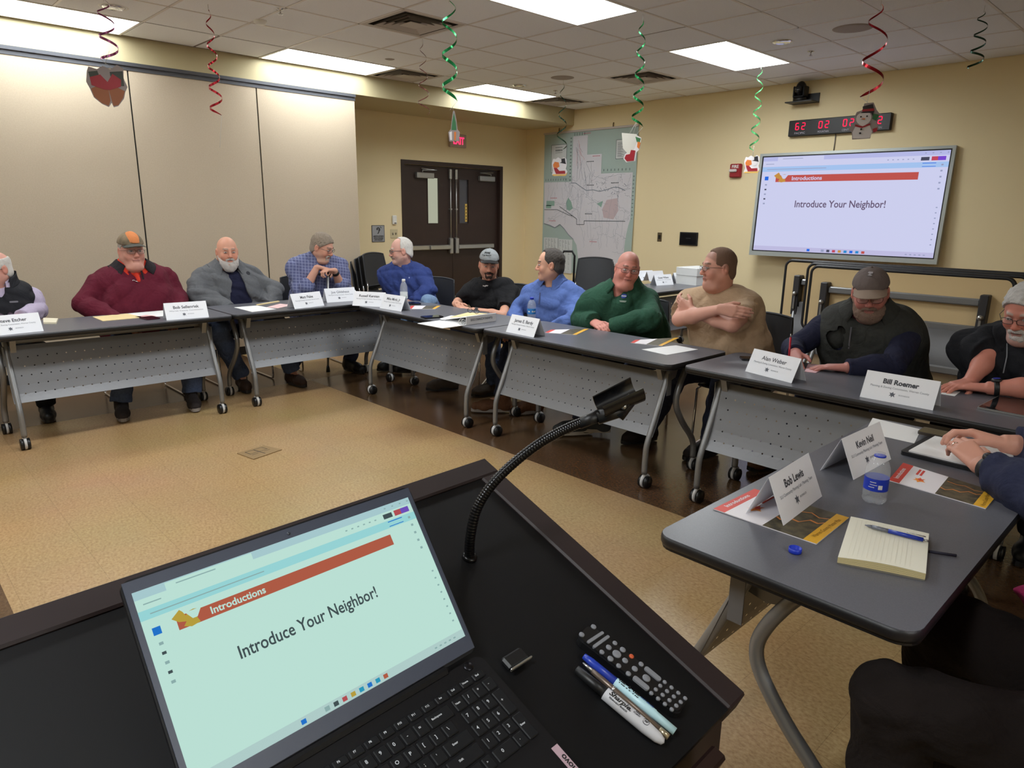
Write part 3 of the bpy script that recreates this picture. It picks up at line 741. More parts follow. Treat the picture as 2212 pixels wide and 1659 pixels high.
# ================================================================== TABLES
TT = .737
LAM = mat('grey_laminate', (92, 93, 101), .33, spec=.45, noise=(420, (102, 103, 110), .2))
EDGE = mat('black_edge', (24, 24, 27), .45)
LEGM = mat('silver_leg_paint', (140, 141, 142), .38, .55)
PANM = mat('perforated_steel', (118, 119, 122), .42, .35)
CASTB = mat('caster_black', (18, 18, 20), .35)
CASTG = mat('caster_hood', (200, 200, 200), .35)
TANB = mat('table_underside', (222, 196, 148), .7)
TLEN, TDEP = 1.522, .605
def make_table():
    t = empty('training_table', (0, 0, 0))
    mb = MB(); poly_ = rounded(TLEN-.008, TDEP-.008, .045)
    mb.prism(poly_, TT-.008, TT, m=0); mb.prism(rounded(TLEN-.01, TDEP-.01, .045), TT-.034, TT-.0285, m=1)
    mb.build('tabletop', [LAM, BLACK], t)
    # bull-nosed edge
    ol = rounded(TLEN-.012, TDEP-.012, .045, 7); n = len(ol)
    mb = MB(); prof = [(-.004, -.029), (.003, -.027), (.006, -.02), (.006, -.010), (.004, -.003), (.0, -.0005)]
    def out(k, r):
        a, b, c = Vector(ol[k-1]), Vector(ol[k]), Vector(ol[(k+1) % n]); d = (c-a).normalized(); nn_ = Vector((d.y, -d.x)); return b+nn_*r
    vs = []; fs = []
    for i, (r, z) in enumerate(prof):
        for k in range(n): q = out(k, r); vs.append((q.x, q.y, TT+z))
    for i in range(len(prof)-1):
        for k in range(n): k2 = (k+1) % n; fs.append((i*n+k, i*n+k2, (i+1)*n+k2, (i+1)*n+k))
    mb.add(vs, fs, True); mb.prism(rounded(TLEN-.02, TDEP-.02, .045), TT-.0285, TT-.0075); mb.build('edge_band', EDGE, t)
    f = -TDEP/2
    for s in (-1, 1):
        x = s*(TLEN/2-.135)
        for nm, pr, rr in (('front', [(.02, .085), (.022, .20), (.034, .27), (.10, .42), (.165, .57), (.20, .655), (.21, .69)], .0165),
                           ('rear', [(.36, .695), (.31, .63), (.265, .55), (.248, .485), (.268, .42), (.34, .325), (.42, .245), (.458, .195), (.474, .15), (.477, .085)], .018)):
            xo = x + (0 if nm == 'front' else s*.028)
            pts = [(xo, f+y, z) for y, z in pr]
            # smooth the path
            P_ = [Vector(p) for p in pts]; Q = []
            for i in range(len(P_)-1):
                p0, p1, p2, p3 = P_[max(i-1, 0)], P_[i], P_[i+1], P_[min(i+2, len(P_)-1)]
                for k in range(4):
                    u = k/4; Q.append(.5*((2*p1)+(-p0+p2)*u+(2*p0-5*p1+4*p2-p3)*u*u+(-p0+3*p1-3*p2+p3)*u**3))
            Q.append(P_[-1])
            lg = MB().tube(Q, rr, 14).build('leg', LEGM, t)
            c = Vector(pts[0] if nm == 'front' else pts[-1])
            mb = MB(); mb.cyl((c.x, c.y, .055), (c.x, c.y, .095), .009, n=10, m=1)
            for w_ in (-1, 1): mb.cyl((c.x+w_*.008, c.y+.012, .036), (c.x+w_*.026, c.y+.012, .036), .036, n=20, m=0)
            mb.cyl((c.x-.007, c.y+.012, .042), (c.x+.007, c.y+.012, .042), .041, n=20, m=1)
            mb.build('caster', [CASTB, CASTG], lg)
        mb = MB(); mb.prism([(f+.13, TT-.034), (f+.34, TT-.034), (f+.30, .60), (f+.24, .585), (f+.17, .60)], x-s*.05, x-s*.018, fr=lambda u, v, w_: (w_, u, v)); mb.build('hinge_bracket', LEGM, t)
    for yy, zz in ((.24, .665), (.40, .685)):
        mb = MB(); mb.bx((-TLEN/2+.16, f+yy-.018, zz-.016), (TLEN/2-.16, f+yy+.018, zz+.016), bev=.005); mb.build('crossbar', LEGM, t)
    # perforated modesty panel
    prof = [(.185, .645), (.163, .585), (.141, .52), (.119, .455), (.098, .395), (.076, .345), (.048, .300)]
    L = [0]
    for a, b in zip(prof[:-1], prof[1:]): L.append(L[-1]+math.hypot(b[0]-a[0], b[1]-a[1]))
    def at(s_):
        for i in range(len(L)-1):
            if s_ <= L[i+1]+1e-9:
                k = (s_-L[i])/(L[i+1]-L[i]); return prof[i][0]+k*(prof[i+1][0]-prof[i][0]), prof[i][1]+k*(prof[i+1][1]-prof[i][1])
        return prof[-1]
    X0 = TLEN/2-.115
    def pt(x, s_): y, z = at(s_); return (x, f+y, z)
    mb = MB(); rows = 5; s0, s1 = .05, L[-1]-.03; rh = (s1-s0)/rows; cw = .0535; nc = 22
    def strip(xa, xb, sa, sb):
        n = max(1, int((sb-sa)/.03)+1)
        for i in range(n):
            a, b = sa+(sb-sa)*i/n, sa+(sb-sa)*(i+1)/n
            mb.quad(pt(xa, b), pt(xb, b), pt(xb, a), pt(xa, a))
    strip(-X0, X0, 0, s0); strip(-X0, X0, s1, L[-1])
    for r_ in range(rows):
        a, b = s0+r_*rh, s0+(r_+1)*rh
        xo = -nc*cw/2+(cw*.25 if r_ % 2 else -cw*.25)
        strip(-X0, xo, a, b); strip(xo+nc*cw, X0, a, b)
        for c in range(nc):
            xa, xb = xo+c*cw, xo+(c+1)*cw; xm, sm_ = (xa+xb)/2, (a+b)/2; hr = .0044
            outer = [(xb, sm_), (xb, b), (xm, b), (xa, b), (xa, sm_), (xa, a), (xm, a), (xb, a)]
            inner = [(xm+hr*math.cos(k*PI/4), sm_+hr*math.sin(k*PI/4)) for k in range(8)]
            mb.add([pt(*p) for p in outer]+[pt(*p) for p in inner], [(k, (k+1) % 8, 8+(k+1) % 8, 8+k) for k in range(8)])
    for s in (-1, 1): mb.bx((s*X0-.002, f+.16, .52), (s*X0+.002, f+.20, .645))
    mb.build('modesty_panel', PANM, t)
    return t
TABLES = [((-5.445, 1.30), 90, 'grey training table cut by the photo edge, with a manila folder on it'),
          ((-5.467, 2.832), 90, 'grey training table along the partition, at the corner of the ring, with two tent cards'),
          ((-4.300, 3.362), 0, 'grey training table carrying the open binder and a black phone'),
          ((-2.768, 3.388), 0, 'grey training table in the middle of the long row, behind the microphone holder'),
          ((-1.203, 3.428), 0, 'grey training table in front of the writing person in a cap'),
          ((-.605, 2.132), -90, 'grey training table nearest the camera with notebook and water bottle'),
          ((-4.40, 6.575), 90, 'grey training table standing behind the seated row with spare tent cards and a white box')]
proto = make_table()
for i, (c, rz, lb) in enumerate(TABLES):
    t = proto if i == 0 else copy_tree(proto)
    t.location = (c[0], c[1], 0); t.rotation_euler = (0, 0, math.radians(rz))
    tag(t, lb, 'table', 'grey training tables')
# folded tables stored by the wall
def folded_table(x0, x1, y, top, label):
    t = empty('folded_table', ((x0+x1)/2, y, 0), 0, label, 'folding table', 'folded tables stored on edge')
    L, D = x1-x0, .6
    mb = MB(); fr = lambda u, v, w_: (u, w_, v+top-D/2)
    mb.prism(rounded(L-.012, D-.012, .06), -.012, .012, fr, 0); mb.build('tabletop', TANB, t)
    mb = MB()
    ol = rounded(L-.006, D-.006, .06, 8)
    mb.tube([(u, 0, v+top-D/2) for u, v in ol], .017, 8, closed=True); mb.build('edge_band', EDGE, t)
    for s in (-1, 1):
        x = s*(L/2-.16)
        mb = MB(); mb.bx((x-.03, -.10, top-.50), (x+.03, -.012, top-.13), bev=.006); mb.build('hinge_bracket', mat('dark_bracket', (52, 50, 52), .5), t)
        mb = MB(); mb.cyl((x-.005, -.105, top-.30), (x+.005, -.125, top-.30), .02); mb.bx((x-.008, -.118, top-.44), (x+.008, -.10, top-.30)); mb.build('latch', STEEL, t)
        for yy in (-.30, .16):
            mb = MB(); mb.tube([(x, -.08, top-.45), (x, -.09+yy*.1, .42), (x, yy*.7, .26), (x, yy, .16), (x, yy, .085)], .018, 12); lg = mb.build('leg', LEGM, t)
            mb = MB()
            for w_ in (-1, 1): mb.cyl((x+w_*.008, yy+.01, .036), (x+w_*.026, yy+.01, .036), .036, n=18)
            mb.cyl((x, yy, .05), (x, yy, .09), .009, m=1); mb.build('caster', [CASTB, CASTG], lg)
    for zz in (top-.19, top-.40):
        mb = MB(); mb.bx((-L/2+.19, -.075, zz-.03), (L/2-.19, -.03, zz+.025), bev=.008); mb.build('crossbar', LEGM, t)
    mb = MB(); mb.grid(1, 8, lambda u, v: ((u-.5)*(L-.34), -.09-.05*math.sin(PI*v*.5)**2, top-.42-.30*v)); mb.build('modesty_panel', PANM, t)
    mb = MB(); mb.bx((-L/2+.17, -.16, top-.76), (L/2-.17, -.125, top-.70), bev=.01); mb.build('panel_rail', LEGM, t)
    return t
folded_table(-2.68, -1.16, 6.28, 1.083, 'folded table standing on edge, frontmost of the three behind the writing person')
folded_table(-2.78, -1.10, 6.43, 1.092, 'folded table standing on edge, middle one of the three by the display wall')
folded_table(-3.06, -1.0, 6.58, 1.101, 'longest folded table, rearmost of the three standing on edge under the display')

# ------------------------------------------------------------------ tent cards
CARD = mat('card_stock', (238, 240, 246), .75); CINK = mat('card_ink', (64, 66, 74), .7); CSUB = mat('card_subink', (140, 144, 154), .7); CLOGO = mat('card_logo', (96, 100, 110), .7)
def tent_card(bl, br, name, sub, label, h=.115, width=None, bold=.0006, z=TT+.0006, anchor='bl', dep=.052, group='white name tent cards', sub_ink=True, nink=None):
    a, b = onz(*bl, z), onz(*br, z)
    if width:
        d = (b-a).normalized()
        if anchor == 'bl': b = a+d*width
        else: a = b-d*width
    W_ = (b-a).length; ex_ = (b-a).normalized()
    back = Vector((0, 0, 1)).cross(ex_)          # away from the reader
    t = empty('tent_card', (a+b)/2, 0, label, 'name card', group)
    R = Matrix((ex_, back, Vector((0, 0, 1)))).transposed().to_4x4(); R.translation = (a+b)/2; t.matrix_world = R
    mb = MB(); th = .0006
    for s in (0, 1):
        y0 = 0 if s == 0 else 2*dep
        mb.add([(-W_/2, y0, 0), (W_/2, y0, 0), (W_/2, dep, h), (-W_/2, dep, h), (-W_/2, y0+(th if s == 0 else -th)*2, 0), (W_/2, y0+(th if s == 0 else -th)*2, 0), (W_/2, dep, h-th*2), (-W_/2, dep, h-th*2)],
               [(0, 1, 2, 3), (5, 4, 7, 6), (0, 4, 5, 1), (1, 5, 6, 2), (0, 3, 7, 4), (2, 6, 7, 3)])
    mb.build('card', CARD, t)
    n_ = Vector((0, -h, dep)).normalized(); up_ = Vector((0, dep, h)).normalized(); sl = math.hypot(h, dep)
    def P(u, s_): return Vector((u, 0, 0))+up_*s_+n_*.0005
    if name: text_mesh(name, sl*.235, 'lettering', nink or CINK, t, TM(P(0, sl*.70), (1, 0, 0), up_), bold=bold)
    if sub: text_mesh(sub, sl*.095, 'subtitle', CSUB, t, TM(P(0, sl*.50), (1, 0, 0), up_), width=W_*.8, bold=.0001)
    # small emblem and its caption
    mb = MB(); c = -W_*.07; k = sl*.11
    shape = [(-.9, -.5), (-.5, .1), (-.9, .6), (-.2, .55), (.1, 1.0), (.3, .4), (.9, .55), (.55, .0), (.8, -.7), (.2, -.3), (-.2, -.9), (-.3, -.25)]
    mb.add([P(c+k*u, sl*.27+k*v) for u, v in shape], [tuple(range(len(shape)))]); mb.build('emblem', CLOGO, t)
    text_mesh('BOONSLICK', sl*.062, 'caption', CSUB, t, TM(P(W_*.09, sl*.29), (1, 0, 0), up_), bold=.0001)
    return t
PZ = 'Planning & Zoning Commission, Warren County'
tent_card((0, 725), (94.5, 715), 'Steve Etcher', PZ, 'white tent card cut by the photo edge, in front of the lilac shirt', width=.30, anchor='br')
tent_card((360, 692), (451.6, 685), 'Bob Sellenriek', 'Warren County Commission', 'white tent card at the table end in front of the person in maroon')
tent_card((636.8, 667.6), (700.6, 660), 'Matt Flake', PZ, 'white tent card between the white-bearded person and the person with a cane')
tent_card((706.6, 654), (771.7, 649.4), 'Joe Gildehaus', PZ, 'white tent card with pale lettering in front of the person leaning on a cane', nink=CSUB)
tent_card((760.8, 660), (828, 663.5), 'Russell Kersten', PZ, 'white tent card at the corner of the ring, partly behind another card')
tent_card((820, 665.7), (866.6, 673), 'Mike Mirth, Jr', PZ, 'narrow white tent card overlapping its neighbour, beside the clear-capped water bottle')
tent_card((1092.9, 716.9), (1152.8, 729.2), 'James E. Bardy', PZ, 'white tent card right of the open binder, before the blue-labelled bottle')
tent_card((1609.4, 802), (1709.7, 828), 'Alan Weber', PZ, 'white tent card in front of the writing person, beside a phone', bold=.0003)
tent_card((1857, 857), (2015, 886.7), 'Bill Roemer', PZ, 'wide white tent card in front of the folded table, between vest and black polo', bold=.0012)
tent_card((1844, 1036.7), (1925, 992), 'Kevin Neil', 'SLU Community Planning Lab / Planning Team', 'white tent card half hidden by the near water bottle', h=.118, bold=.0008)
tent_card((1692.6, 1135.6), (1776, 1072), 'Bob Lewis', 'SLU Community Planning Lab / Planning Team', 'white tent card nearest the camera, standing on a folded brochure', h=.118, bold=.0009, z=TT+.004)
G = TT+.0006
for (px, py, nm, lb) in ((1437, 616, 'Grant Wilson', 'spare tent card on the rear table, directly beside the head of the person in green'), (1478, 610.5, 'Daniel Tringle', 'spare tent card on the rear table, next to the white box')):
    a = onz(px, py, G); t = tent_card((px-17, py+2), (px+17, py-2), nm, 'Warren County', lb, group='spare tent cards on the rear table', width=.27)
    t.matrix_world = Matrix.Translation((a.x, a.y, G)) @ Matrix.Rotation(math.radians(80), 4, 'Z')
for (px, py, lb) in ((1420, 607, 'spare tent card on the rear table half hidden behind another'), (1325, 611, 'spare tent card on the rear table, beside the chair stack'), (1352, 611, 'spare tent card on the rear table, just behind the head of the person in green'), (1395, 606, 'spare tent card on the rear table furthest back')):
    a = onz(px, py, G); t = tent_card((px-17, py+2), (px+17, py-2), '', '', lb, group='spare tent cards on the rear table', width=.27)
    t.matrix_world = Matrix.Translation((a.x, a.y, G)) @ Matrix.Rotation(math.radians(75+px % 9), 4, 'Z')
# white box on the rear table
BOXM = mat('white_carton', (226, 228, 228), .7)
t = empty('storage_box', (-4.36, 7.12, TT), math.radians(85), 'white lidded carton at the end of the rear table', 'box')
MB().bx((-.19, -.14, .0), (.19, .14, .15)).build('carton', BOXM, t)
MB().bx((-.196, -.146, .10), (.196, .146, .19), bev=.004).build('lid', BOXM, t)

# ------------------------------------------------------------------ papers, brochures, phones
PAPER = mat('white_paper', (232, 232, 232), .8); MANILA = mat('manila_card', (226, 204, 152), .75); YELB = mat('brochure_yellow', (226, 172, 50), .5)
BRED = mat('brochure_red', (214, 70, 58), .45); BWH = mat('brochure_white', (232, 228, 232), .45); BDK = mat('brochure_photo', (64, 60, 50), .45, noise=(38, (96, 88, 66), .12)); ORG = mat('brochure_orange', (206, 130, 66), .45); FLM = mat('flame_orange', (240, 150, 60), .5)
ZI = [0]
def slab(name, px, th, m, label, cat, group=None, z=TT+.0005):
    P_ = [onz(x, y, z) for x, y in px]
    c = sum(P_, Vector())/4
    mb = MB(); mb.add([p-c for p in P_]+[p-c+Vector((0, 0, th)) for p in P_], [(0, 3, 2, 1), (4, 5, 6, 7), (0, 1, 5, 4), (1, 2, 6, 5), (2, 3, 7, 6), (3, 0, 4, 7)])
    n_ = (P_[1]-P_[0]).cross(P_[2]-P_[0]).z
    if n_ < 0: mb.f = [f[::-1] for f in mb.f]
    o = mb.build(name, m); o.location = c
    return tag(o, label, cat, group)
def brochure(px, label, z=TT+.0005, detail=True):
    """corners: red end near, red end far, yellow end far, yellow end near"""
    P_ = [onz(x, y, z) for x, y in px]; c = sum(P_, Vector())/4
    A_, B_, C_, D_ = [p-c for p in P_]
    def Q(u, v, h): return (A_*(1-u)+D_*u)*(1-v)+(B_*(1-u)+C_*u)*v+Vector((0, 0, h))
    t = empty('brochure', c, 0, label, 'brochure', 'folded planning brochures')
    mb = MB(); H = .0025
    for (u0, u1, m) in ((0, .12, 0), (.12, .5, 1), (.5, .88, 2), (.88, 1, 3)):
        mb.quad(Q(u0, 0, H), Q(u1, 0, H), Q(u1, 1, H), Q(u0, 1, H), m)
    for a, b in (((0, 0), (1, 0)), ((1, 0), (1, 1)), ((1, 1), (0, 1)), ((0, 1), (0, 0))): mb.quad(Q(*a, 0), Q(*b, 0), Q(*b, H), Q(*a, H), 1)
    mb.build('sheet', [BRED, BWH, BDK, YELB], t)
    if not detail: return t
    mb = MB()
    def star(u, v, k): return Q(u, v, H+.0004)
    cu, cv = .27, .40
    st = [(-.10, -.06), (-.05, .0), (-.09, .05), (-.03, .06), (0, .14), (.03, .06), (.09, .12), (.06, .02), (.13, -.04), (.05, -.05), (.0, -.12), (-.03, -.05)]
    mb.add([Q(cu+u*.6, cv+v, H+.0004) for u, v in st], [tuple(range(12))], False, 0)
    mb.add([Q(cu+u*.35+.01, cv+v*.55+.03, H+.0008) for u, v in st], [tuple(range(12))], False, 1); mb.build('emblem', [FLM, BRED], t)
    mb = MB()
    def road(pts, w_):
        for (u0, v0), (u1, v1) in zip(pts[:-1], pts[1:]): mb.quad(Q(u0, v0, H+.0004), Q(u1, v1, H+.0004), Q(u1, v1+w_, H+.0004), Q(u0, v0+w_, H+.0004))
    road([(.50, .35), (.56, .30), (.62, .42), (.70, .40), (.76, .55), (.84, .52), (.88, .6)], .035); road([(.52, .75), (.62, .72), (.70, .78), (.80, .70), (.88, .76)], .022); mb.build('road_picture', ORG, t)
    ex_ = (B_-A_); ey_ = (A_-D_)
    text_mesh('Warren County Master Plan', .016, 'lettering', mat('yellow_ink', (120, 84, 20), .6), t, TM(Q(.94, .5, H+.0004), ex_, ey_), width=ex_.length*.7)
    text_mesh('Introductions', .018, 'lettering', BWH, t, TM(Q(.055, .45, H+.0004), ex_, ey_), width=ex_.length*.55, bold=.0004)
    for q in range(2):
        mb = MB(); mb.quad(Q(.20+q*.04, .62, H+.0004), Q(.225+q*.04, .62, H+.0004), Q(.225+q*.04, .92, H+.0004), Q(.20+q*.04, .92, H+.0004)); mb.build('printed_line', BRED, t)
    return t
brochure([(1540.6, 1100.7), (1629.4, 1057.4), (1834, 1119.8), (1763.4, 1176.7)], 'folded brochure under the nearest tent card')
brochure([(1919, 1038.6), (1950.7, 1001), (2158, 1066), (2129, 1100)], 'folded brochure under the navy sleeve, beside the near water bottle')
brochure([(1177, 719), (1190, 713), (1272, 711), (1245, 724)], 'folded brochure on the middle table beside a tent card', detail=False)
brochure([(1362, 741), (1372, 735), (1467, 730), (1430, 748)], 'folded brochure on the middle table behind a plain sheet', detail=False)
brochure([(882, 668), (888, 661), (952, 661), (940, 668)], 'folded brochure beside the water bottle at the ring corner', detail=False)
slab('paper_sheet', [(1386, 755), (1440, 767), (1508, 755), (1460, 746)], .0008, PAPER, 'plain white sheet at the end of the middle table', 'paper', 'white sheets on the tables')
slab('paper_sheet', [(1868, 934), (1885, 903), (1990, 928), (1975, 958)], .0008, PAPER, 'white sheet lying across the far end of the near table', 'paper', 'white sheets on the tables')
slab('paper_sheet', [(505, 664), (545, 674), (597, 668), (556, 660)], .0008, PAPER, 'white sheet in front of the white-bearded person', 'paper', 'white sheets on the tables')
slab('paper_sheet', [(575, 664), (600, 666), (632, 659), (605, 656)], .001, mat('pink_paper', (226, 190, 190), .8), 'pinkish sheet beside a tent card in front of the white-bearded person', 'paper', 'white sheets on the tables')
slab('pencil', [(553, 659), (556, 660), (604, 652), (601, 651)], .006, MANILA, 'tan pencil lying near the partition-side table edge', 'pencil')
slab('manila_folder', [(200, 685), (222, 694), (312, 686), (275, 678)], .003, MANILA, 'manila folder in front of the person in maroon', 'folder')
slab('paper_sheet', [(275, 678), (312, 686), (355, 683), (352, 671)], .002, PAPER, 'white sheet beside the manila folder in front of the person in maroon', 'paper', 'white sheets on the tables')
slab('paper_sheet', [(292, 685), (312, 688), (338, 683), (316, 681)], .003, mat('pink_print', (220, 170, 170), .8), 'small red printed sheet beside the maroon phone', 'paper', 'white sheets on the tables')
PHB = mat('phone_black', (20, 20, 24), .2)
def phone(px, label, m=PHB, z=TT+.0008):
    P_ = [onz(x, y, z) for x, y in px]; c = sum(P_, Vector())/4; ex_ = P_[1]-P_[0]; ey_ = P_[3]-P_[0]
    t = empty('smartphone', c, 0, label, 'phone')
    R = frame3(ex_, ey_); 
    if R.col[2].z < 0: R = frame3(ey_, ex_); ex_, ey_ = ey_, ex_
    M_ = R.to_4x4(); M_.translation = c; t.matrix_world = M_
    MB().prism(rounded(ex_.length, ey_.length, min(ex_.length, ey_.length)*.15), 0, .009).build('body', m, t)
    MB().prism(rounded(ex_.length*.94, ey_.length*.9, min(ex_.length, ey_.length)*.12), .009, .0095).build('screen_glass', mat('phone_glass', (16, 16, 20), .06, spec=.8), t)
    return t
phone([(303, 688), (322, 692), (344, 689), (325, 684)], 'maroon phone in front of the person in maroon', mat('phone_maroon', (66, 20, 36), .3))
phone([(909, 686), (922, 690), (957, 685), (944, 682)], 'black phone on the table with the binder')
phone([(1605, 774), (1612, 781), (1650, 781), (1648, 770)], 'phone half hidden behind the tent card of the writing person')
phone([(879, 656), (886, 660), (906, 657), (898, 653)], 'black phone beside the clear-capped water bottle')
# notebook on the left edge
t = slab('notebook', [(94, 700), (94, 690), (126, 691), (122, 700)], .012, mat('notebook_cream', (222, 214, 190), .8), 'cream notepad behind the tent card at the photo edge', 'notebook')
# notebook and pens on the near table
px = [(1811, 1203), (1839, 1117), (2008, 1153), (1997, 1252)]
zt_ = TT+.001
P_ = [onz(x, y, TT+.018) for x, y in [(1810, 1203), (1838, 1116), (2007, 1152), (2000, 1240)]]; c = sum(P_, Vector())/4; c.z = TT+.0005
t = empty('notepad', c, 0, 'open cream notepad with curled pages on the near table', 'notepad')
NCR = mat('cream_pages', (228, 225, 208), .85); NED = mat('page_edges', (206, 192, 142), .85)
def nb(u, v): return (P_[0]*(1-u)+P_[3]*u)*(1-v)+(P_[1]*(1-u)+P_[2]*u)*v
mb = MB()
def toplayer(u, v): 
    p = nb(u, v)-c; p.z = .017+.004*math.sin(PI*u)*(1-v)+.0015*math.sin(2.2*u+v); return tuple(p)
mb.grid(14, 10, toplayer, 0)
for q in range(5):
    z0, z1_ = .001+.003*q, .0035+.003*q
    ins = .002*(q % 2)
    for a, b in (((0, 0), (1, 0)), ((1, 0), (1, 1)), ((1, 1), (0, 1)), ((0, 1), (0, 0))):
        for k in range(8):
            u0, v0 = a[0]+(b[0]-a[0])*k/8, a[1]+(b[1]-a[1])*k/8; u1, v1 = a[0]+(b[0]-a[0])*(k+1)/8, a[1]+(b[1]-a[1])*(k+1)/8
            pa, pb = nb(u0, v0)-c, nb(u1, v1)-c
            ta = toplayer(u0, v0)[2]; tb = toplayer(u1, v1)[2]
            f0, f1 = q/5, (q+.92)/5
            mb.quad((pa.x, pa.y, ta*f0), (pb.x, pb.y, tb*f0), (pb.x, pb.y, tb*f1), (pa.x, pa.y, ta*f1), 1 if q else 2)
mb.build('page_block', [NCR, NED, mat('pad_back', (120, 116, 104), .8)], t)
mb = MB()
for q in range(14):
    u = .1+.055*q; a, b = Vector(toplayer(u, .06)), Vector(toplayer(u, .94)); a.z += .0005; b.z += .0005
    mb.quad(a, b, b+(Vector(toplayer(u+.004, .94))-Vector(toplayer(u, .94))), a+(Vector(toplayer(u+.004, .06))-Vector(toplayer(u, .06))))
mb.build('ruled_lines', mat('rule_grey', (218, 215, 198), .85), t)
BLUE = mat('pen_blue', (34, 58, 160), .3); CLEARP = mat('pen_grey', (120, 124, 136), .3, .3)
a, b = onz(1868, 1134, TT+.028), onz(2006, 1169, TT+.026)
t = empty('ballpoint_pen', a, 0, 'blue ballpoint pen lying on the cream notepad', 'pen')
d = b-a
mb = MB(); mb.tube([d*.0, d*.05, d*.12], [.0008, .003, .0045], 10); mb.tube([d*.12, d*.38], .0052, 10); mb.build('grip', CLEARP, t)
MB().tube([d*.38, d*.92], .0054, 10).build('barrel', BLUE, t)
mb = MB(); mb.tube([d*.92, d*1.0], .003, 8); mb.tube([d*.66+Vector((0, 0, .009)), d*.95+Vector((0, 0, .009))], .0016, 6); mb.build('clip', STEEL, t)
a, b = onz(2006, 1191, TT+.004), onz(2066, 1200, TT+.004)
t = MB().tube([a-(a+b)/2, b-(a+b)/2], .0035, 8).build('elastic_strap', mat('strap_navy', (34, 34, 50), .7)); t.location = (a+b)/2; tag(t, 'thin dark strap sticking out beside the cream notepad', 'strap')
# bottle cap
p = onz(1717, 1193, TT+.0005)
t = MB().lathe([(.0135, 0), (.015, .001), (.015, .012), (.0135, .012), (.013, .002), (0, .002)], n=28).build('bottle_cap', mat('cap_blue', (28, 56, 190), .4)); t.location = p; tag(t, 'blue bottle cap lying upside down on the near table', 'bottle cap')

# ------------------------------------------------------------------ water bottles
PET = mat('clear_bottle', (236, 242, 246), .04, spec=.9, alpha=.2)
def bottle(px, py, hgt, rad, label, lab, capm, mark=None, text=''):
    p = onz(px, py, TT+.0005)
    t = empty('water_bottle', p, 0, label, 'bottle', 'plastic water bottles')
    pr = [(.0, .004), (.6, 0), (.86, .0), (.95, .03), (.97, .08), (.92, .12), (.97, .16), (.97, .22), (.95, .24), (.95, .50), (.97, .52), (.98, .60), (.93, .70), (.75, .80), (.52, .87), (.40, .90), (.38, .905), (.38, .97), (.0, .97)]
    n = 40; mb = MB(); vs = []; fs = []
    for i, (r, z) in enumerate(pr):
        for k in range(n):
            a = 2*PI*k/n; rr = r*rad; zz = z*hgt
            if z < .13 and r > .3: zz += .012*hgt*6*max(0, math.cos(5*a))*(1-z/.13)*(.3); rr *= 1+.03*math.cos(5*a)
            vs.append((rr*math.cos(a), rr*math.sin(a), zz))
    for i in range(len(pr)-1):
        for k in range(n): k2 = (k+1) % n; fs.append((i*n+k, i*n+k2, (i+1)*n+k2, (i+1)*n+k))
    mb.add(vs, fs, True); mb.build('bottle_body', PET, t)
    mb = MB(); z0, z1_ = .26*hgt, .50*hgt; mb.grid(40, 2, lambda u, v: (rad*.975*math.cos(2*PI*u), rad*.975*math.sin(2*PI*u), z0+(z1_-z0)*v)); lbl = mb.build('wrap_label', lab, t)
    d = Vector((-p.x, -p.y, 0)).normalized(); a0 = math.atan2(d.y, d.x)
    mb = MB()
    def lp(a, z, r=rad*.98): return (r*math.cos(a0+a), r*math.sin(a0+a), z)
    if mark:
        for q, (a, w_, zz, hh) in enumerate(mark): mb.grid(6, 1, lambda u, v: lp(a+w_*u, (z0+(z1_-z0)*(zz+hh*v))))
        mb.build('label_print', WHITE if lab.name != 'label_white' else mat('label_green', (60, 130, 70), .5), lbl)
    if capm: MB().lathe([(.0, hgt*.90), (rad*.44, hgt*.90), (rad*.44, hgt*.985), (rad*.40, hgt), (0, hgt)], n=24).build('cap', capm, t)
    else: MB().lathe([(rad*.40, hgt*.895), (rad*.47, hgt*.895), (rad*.47, hgt*.92), (rad*.40, hgt*.92)], n=24).build('neck_ring', mat('cap_blue', (28, 56, 190), .4), t)
    return t
LBLUE = mat('label_blue', (34, 62, 190), .4); LSKY = mat('label_sky', (40, 130, 210), .4); LWH = mat('label_white', (220, 226, 228), .4)
bottle(1887, 1082, .148, .0325, 'open water bottle with a blue wrap label on the near table', LBLUE, None, [(-.5, .5, .7, .06), (-.5, .6, .5, .05), (.2, .35, .2, .35), (-.6, .5, .3, .05)])
bottle(1148, 690, .165, .033, 'water bottle with blue cap and sky blue label, behind a tent card', LSKY, mat('cap_blue', (28, 56, 190), .4), [(-.9, .5, .35, .25), (.05, .3, .35, .3), (.5, .6, .35, .25)])
bottle(873, 658, .215, .033, 'tall water bottle with white cap and green label at the ring corner', LWH, WHITE, [(-.8, 1.6, .1, .3)])

# ------------------------------------------------------------------ open binder
a, b = onz(1007, 703, TT+.001), onz(1072, 694, TT+.001)
c = (a+b)/2; ex_ = (b-a).normalized(); ey_ = Vector((0, 0, 1)).cross(ex_)
t = empty('ring_binder', c, 0, 'open white ring binder lying on the table with its lettered spine up', 'binder')
M_ = Matrix((ex_, ey_, Vector((0, 0, 1)))).transposed().to_4x4(); M_.translation = c; t.matrix_world = M_
Lb = (b-a).length; BIND = mat('binder_white', (242, 243, 245), .4)
MB().bx((-Lb/2, 0, 0), (Lb/2, .004, .062), bev=.0015).build('spine', BIND, t)
mb = MB(); mb.add([(-Lb/2-.0, .004, .060), (Lb/2, .004, .060), (Lb/2, .27, .012), (-Lb/2, .27, .012), (-Lb/2, .004, .056), (Lb/2, .004, .056), (Lb/2, .27, .008), (-Lb/2, .27, .008)], [(0, 1, 2, 3), (5, 4, 7, 6), (0, 4, 5, 1), (1, 5, 6, 2), (2, 6, 7, 3), (3, 7, 4, 0)]); mb.build('cover', BIND, t)
